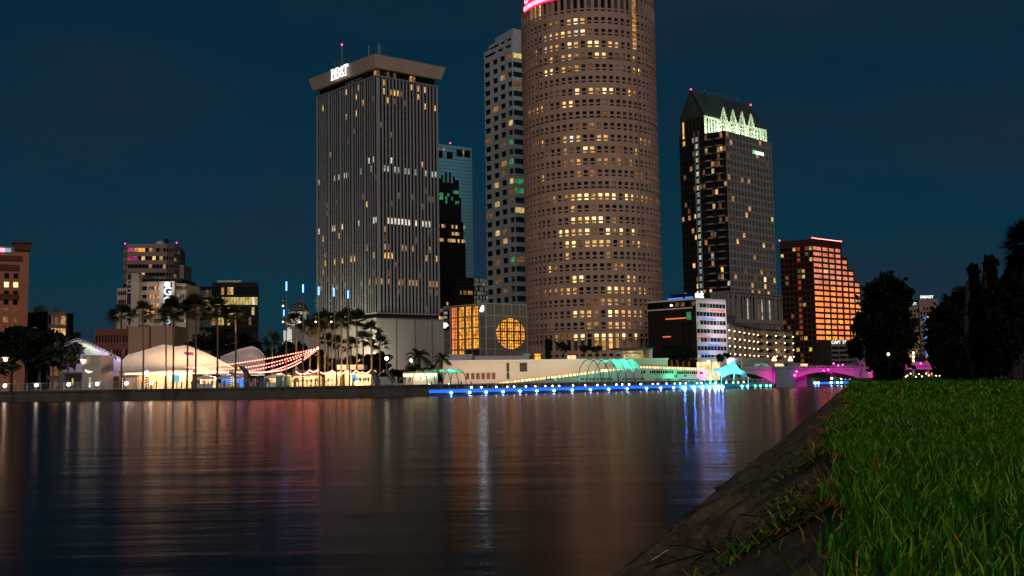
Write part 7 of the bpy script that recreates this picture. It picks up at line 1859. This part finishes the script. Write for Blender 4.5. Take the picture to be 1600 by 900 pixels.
# lights under the bridge, beyond it
w = thing('far_walkway', 'blue lit far stretch of walkway seen under the bridge arch', 'walkway', (gx(1300, 330), 330, 0)); q = MB(); q.box(gx(1262, 330), gx(1345, 330), 330, 334, .2, 1.1); q.build('deck', 'seawall_concrete', w); q = MB(); q.box(gx(1266, 330), gx(1330, 330), 329.9, 329.99, .5, 1.05); q.build('glow_strip', 'fascia_blue', w)
for px in (1266, 1270, 1274, 1279, 1299): q = MB(); q.ball((gx(px, 329), 329.4, .8), .36, 6, 4); q.build('lamp', 'bulb_blue', w)
for px in (1309, 1315): q = MB(); q.ball((gx(px, 329), 329.4, .8), .3, 6, 4); q.build('lamp', 'bulb_cyan', w)
for px in (1301, 1316, 1323, 1330): q = MB(); q.ball((gx(px, 330), 331, 2.1), .3, 6, 4); q.build('lamp', 'bulb_white', w)
c_ = thing('far_canopy', 'small green lit arched canopy seen under the bridge arch', 'canopy', (gx(1308, 333), 333, 1.1))
for k in range(5): 
    x0 = gx(1297 + 4 * k, 333); q = MB(); q.tube([(x0 + 1.6 - 1.6 * math.cos(PI * i / 10), 333 + .6 * k, 1.1 + 2.6 * math.sin(PI * i / 10)) for i in range(11)], .1, 5); q.build('rib', 'lit_green', c_)  # ribs glow by their material in place of green light on them
q = MB(); q.grid([[(gx(1297 + 20 * i / 8, 333) + .5 + .0 * j, 331 + 4 * j / 4, 3.6 - .25 * abs(j - 2)) for j in range(5)] for i in range(9)]); q.build('fabric', 'shade_fabric', c_); light('canopy_glow', 'POINT', (gx(1308, 333), 331, 2.4), 250, (.1, 1, .6), .3)
# city lamps far behind the right bridge span
rr = random.Random(4)
for k in range(14):
    px = 1403 + 5.3 * k + rr.uniform(-2, 2); y = rr.uniform(583, 590) - (6 if rr.random() < .15 else 0); D = 420
    p = at(px, y, D); o = None; t = thing('far_lamp', '%s distant warm lamp below the right bridge span, counted from the palm thicket' % ORD[k], 'street lamp', (p.x, D, min(p.z, GZ)), 'far street lamps under the bridge'); q = MB(); q.ball(p, .24, 6, 4); q.build('globe', 'bulb_warm', t)
    q = MB(); q.tube([(p.x, D, min(GZ, p.z - .5)), p], .05, 4); q.build('post', 'black_metal', t)
q = at(1402.5, 585.5, 419); t = thing('far_signal', 'tiny green signal light below the right bridge span', 'signal', (q.x, 419, GZ - 1)); w = MB(); w.ball(q, .35, 6, 4); w.build('lens', 'bulb_green', t); w = MB(); w.tube([(q.x, 419.2, GZ - 1), q], .06, 4); w.build('post', 'black_metal', t)
# street lamps on the city side
for px, yb, yt_, D, lab in ((1107, 592, 566, 300, 'bright street lamp beside the white ramp building end'), (1388, 600, 553.5, 230, 'street lamp glowing in front of the black palm thicket edge'), (604, 590, 560, 262, 'white street lamp in front of the concrete podium'), (643, 585, 563.5, 262, 'white street lamp on the terrace by the round feathery palm')):
    if px == 1388: D = 55
    p = at(px, yt_, D); z0 = GZ if D > 100 else 2.0; t = thing('street_lamp', lab, 'street lamp', (p.x, D, z0)); w = MB(); w.tube([(p.x, D, z0), p], .08 if D > 100 else .02, 5); w.build('pole', 'steel_grey' if D > 100 else 'black_metal', t); w = MB(); w.ball(p, .42 if D > 100 else .07, 8, 5); w.build('globe', 'bulb_warm' if px > 1000 else 'bulb_white', t)
for px, yt_, D, lab in ((1111.5, 558, 296, 'bare pale flagpole left of the peaked canopy'), (1158.5, 557, 300, 'bare pale pole between the peaked canopy and the balcony building')):
    p = at(px, yt_, D); t = thing('flagpole', lab, 'pole', (p.x, D, GZ)); w = MB(); w.tube([(p.x, D, GZ), p], .12, 6); w.build('shaft', 'white_paint', t); w = MB(); w.ball(p, .2, 6, 4); w.build('finial', 'steel_pale', t)
# low restaurant front behind the peaked canopy
q = at(1120, 566, 318); t = thing('hotel_porch', 'low pale porch with warm lights at the foot of the banded hotel', 'porch', (q.x, 318, GZ)); w = MB(); w.box(gx(1090, 318), gx(1136, 318), 318, 322, at(1110, 561, 318).z, at(1110, 558.5, 318).z); w.build('roof', 'white_paint', t); w = MB(); w.box(gx(1092, 318), gx(1128, 318), 320.5, 321, GZ, at(1110, 565, 318).z); w.build('lit_front', 'lit_stall', t)
q = at(1180, 580, 335); t = thing('ground_floor_arcade', 'dim brown ground floor front below the balcony building behind the canopy', 'building', (q.x, 335, GZ)); w = MB(); w.box(gx(1137, 335), gx(1205, 335), 335, 337, GZ, at(1170, 559, 335).z); w.build('wall', 'stucco_mauve', t)
for k in range(6): w = MB(); x = gx(1141 + 11 * k, 335); w.box(x, x + .9, 334.93, 334.997, GZ + .5, GZ + 4.2); w.build('window', 'dark_glass', t)
# ================================================================== PEOPLE
SH = {'red': (.35, .03, .03), 'white': (.6, .58, .55), 'navy': (.02, .03, .09), 'black': (.015, .015, .017), 'teal': (.03, .18, .20), 'yellow': (.5, .33, .05), 'grey': (.16, .16, .17), 'green': (.04, .16, .06), 'orange': (.5, .16, .03), 'pink': (.5, .2, .24), 'purple': (.12, .05, .22), 'brown': (.14, .08, .05)}
TR = {'black': (.012, .012, .014), 'blue': (.04, .07, .16), 'tan': (.28, .2, .12), 'grey': (.12, .12, .13)}
for k, c in SH.items(): solid('shirt_' + k, c, .85, .1, 3)
for k, c in TR.items(): solid('trousers_' + k, c, .85, .1, 3)
def person_mesh(pose):
    v = [(0, 0, .93), (0, 0, 1.15), (0, 0, 1.38), (0, .01, 1.50), (0, -.01, 1.58), (0, -.015, 1.70)]
    r = [(.135, .10), (.12, .09), (.155, .10), (.055, .055), (.075, .085), (.07, .08)]
    e = [(0, 1), (1, 2), (2, 3), (3, 4), (4, 5)]
    def chain(start, pts, rad):
        p = start
        for q, w in zip(pts, rad): v.append(q); r.append((w, w)); e.append((p, len(v) - 1)); p = len(v) - 1
    st = {0: .0, 1: .17, 2: .05, 3: .0, 4: -.12}[pose]
    for s in (-1, 1):
        f = st * s
        chain(0, [(.09 * s, 0, .86), (.10 * s, -f * .6 - .01, .48), (.10 * s, -f + (.06 if f < 0 else 0), .09), (.105 * s, -f - .12, .035)], [.085, .058, .042, .04])
        if pose == 2 and s == 1: arm = [(.19, 0, 1.42), (.24, -.02, 1.17), (.17, -.22, 1.24), (.10, -.30, 1.30)]
        elif pose == 3 and s == -1: arm = [(-.19, 0, 1.42), (-.30, -.03, 1.20), (-.20, -.12, 1.02), (-.14, -.14, .98)]
        elif pose == 4: arm = [(.19 * s, 0, 1.42), (.25 * s, -.05, 1.18), (.14 * s, -.26, 1.12), (.06 * s, -.30, 1.14)]
        else: arm = [(.19 * s, 0, 1.42), (.235 * s, .03 + f * .4, 1.15), (.24 * s, f * .8 - .03, .90), (.24 * s, f * .9 - .05, .80)]
        chain(2, arm, [.06, .045, .036, .03])
    me = bpy.data.meshes.new('person_cage'); me.from_pydata(v, e, []); o = bpy.data.objects.new('person_cage', me); col.objects.link(o)
    o.modifiers.new('skin', 'SKIN'); 
    for i, q in enumerate(r): me.skin_vertices[0].data[i].radius = q
    me.skin_vertices[0].data[0].use_root = True
    sb = o.modifiers.new('sub', 'SUBSURF'); sb.levels = 1; sb.render_levels = 1
    bpy.context.view_layer.update(); dg = bpy.context.evaluated_depsgraph_get(); m2 = bpy.data.meshes.new_from_object(o.evaluated_get(dg)); bpy.data.objects.remove(o)
    m2.name = 'person'; m2.materials.clear()
    for k in range(4): m2.materials.append(MATS['skin'])
    for p in m2.polygons:
        c = p.center; z = c.z
        p.material_index = 0 if z < .93 and abs(c.x) < .19 else 1 if z < 1.47 and not (z < 1.06 and abs(c.x) > .2) and not (c.y < -.24) else 3 if (z > 1.66 or (z > 1.55 and c.y > .03)) else 2
        p.use_smooth = True
    return m2
PM = [person_mesh(k) for k in range(5)]
combos = [(a, b_) for a in SH for b_ in TR]; rr = random.Random(21); rr.shuffle(combos)
POSE = ('standing still', 'walking', 'raising one hand', 'hand on hip', 'hands held together')
spots = [285, 293, 300, 309, 316, 324, 330, 351, 383, 389, 392, 397, 402, 406, 412, 418, 424, 458, 464, 470, 475, 481, 487, 492, 503, 509, 514, 523, 528, 536, 552, 563, 568, 572, 577, 242, 262]
def person(px, off, lab_place, z=None, pt=None, cmb=None):
    a, b_ = cmb or combos.pop(); k = rr.randrange(5); p = pt if pt is not None else sw_at(px, off)
    o = bpy.data.objects.new('person', PM[k]); col.objects.link(o); o.location = p; o.rotation_euler = (0, 0, rr.random() * 6.28); s_ = rr.uniform(.95, 1.06); o.scale = (s_, s_, s_)
    for i, mt in enumerate(('trousers_' + b_, 'shirt_' + a, 'skin', 'hair')): o.material_slots[i].link = 'OBJECT'; o.material_slots[i].material = MATS[mt]
    tag(o, 'person in %s shirt and %s trousers %s %s' % (a, b_, POSE[k], lab_place), 'person', 'people on the promenade')
for px in spots: person(px, rr.uniform(1.3, 3.8), 'behind the seawall railing')
for px in (629, 634, 640): person(px, rr.uniform(1.2, 2.2), 'by the glowing counter')
for px in (683, 725, 730): person(px, 0, 'under the green canopy', pt=(lambda u: rw(u, -2.2, 1.25))(ru(px)))
for px in (747, 832): person(px, 0, 'on the blue edged walkway', pt=(lambda u: rw(u, -2.5, 1.25))(ru(px)), cmb=None if combos else ('black', 'black'))

# ================================================================== LIGHT AND SKY
SUN_EL, SUN_AZ = math.radians(36), math.radians(4)     # azimuth from straight behind the camera, towards the right
sd = Vector((math.sin(SUN_AZ) * math.cos(SUN_EL), -math.cos(SUN_AZ) * math.cos(SUN_EL), math.sin(SUN_EL)))
l = bpy.data.lights.new('dusk_glow', 'SUN'); l.energy = 1.05; l.angle = math.radians(32); l.color = (1.0, .83, .73)
o = bpy.data.objects.new('dusk_glow', l); col.objects.link(o); o.rotation_euler = (-sd).to_track_quat('-Z', 'Y').to_euler()
wd = bpy.data.worlds.new('World'); sc.world = wd; wd.use_nodes = True; nt = wd.node_tree
bg = nt.nodes['Background']; sky = nt.nodes.new('ShaderNodeTexSky'); sky.sky_type = 'NISHITA'; sky.sun_disc = False
sky.sun_elevation = SUN_EL; sky.sun_rotation = math.atan2(sd.x, sd.y); sky.ozone_density = 3.0; sky.dust_density = .6; sky.air_density = 1.0
tint = nt.nodes.new('ShaderNodeMix'); tint.data_type = 'RGBA'; tint.blend_type = 'MULTIPLY'; tint.inputs[0].default_value = 1
tint.inputs[7].default_value = (.06, .385, .50, 1)
nt.links.new(sky.outputs[0], tint.inputs[6])
tc = nt.nodes.new('ShaderNodeTexCoord'); mp = nt.nodes.new('ShaderNodeMapping'); mp.inputs['Scale'].default_value = (1.6, 1.6, 5.5); mp.inputs['Rotation'].default_value = (0, .22, 0)
nt.links.new(tc.outputs['Generated'], mp.inputs[0]); nz = nt.nodes.new('ShaderNodeTexNoise'); nz.inputs['Scale'].default_value = 1.9; nz.inputs['Detail'].default_value = 5
nt.links.new(mp.outputs[0], nz.inputs['Vector']); rp = ramp(nt, nz.outputs['Fac'], [(.44, 0.0), (.66, 1.0)])
mx = nt.nodes.new('ShaderNodeMix'); mx.data_type = 'RGBA'; mx.inputs[7].default_value = (.95, 1.15, 2.7, 1)
sca = nt.nodes.new('ShaderNodeMath'); sca.operation = 'MULTIPLY'; sca.inputs[1].default_value = .5; nt.links.new(rp.outputs[0], sca.inputs[0])
fl = nt.nodes.new('ShaderNodeMix'); fl.data_type = 'RGBA'; fl.inputs[0].default_value = .5; fl.inputs[7].default_value = (.20, 1.5, 2.65, 1); nt.links.new(tint.outputs[2], fl.inputs[6])
nt.links.new(sca.outputs[0], mx.inputs[0]); nt.links.new(fl.outputs[2], mx.inputs[6]); nt.links.new(mx.outputs[2], bg.inputs[0])
bg.inputs[1].default_value = 0.0158
vs = sc.view_settings; vs.view_transform = 'Standard'; vs.look = 'None'; vs.exposure = 0; vs.gamma = 1; vs.use_curve_mapping = False
sc.cycles.use_denoising = True; sc.cycles.sample_clamp_indirect = 4; sc.cycles.sample_clamp_direct = 0; sc.cycles.max_bounces = 5; sc.cycles.diffuse_bounces = 2; sc.cycles.glossy_bounces = 3
sc.cycles.use_light_tree = True; sc.cycles.caustics_reflective = False; sc.cycles.caustics_refractive = False
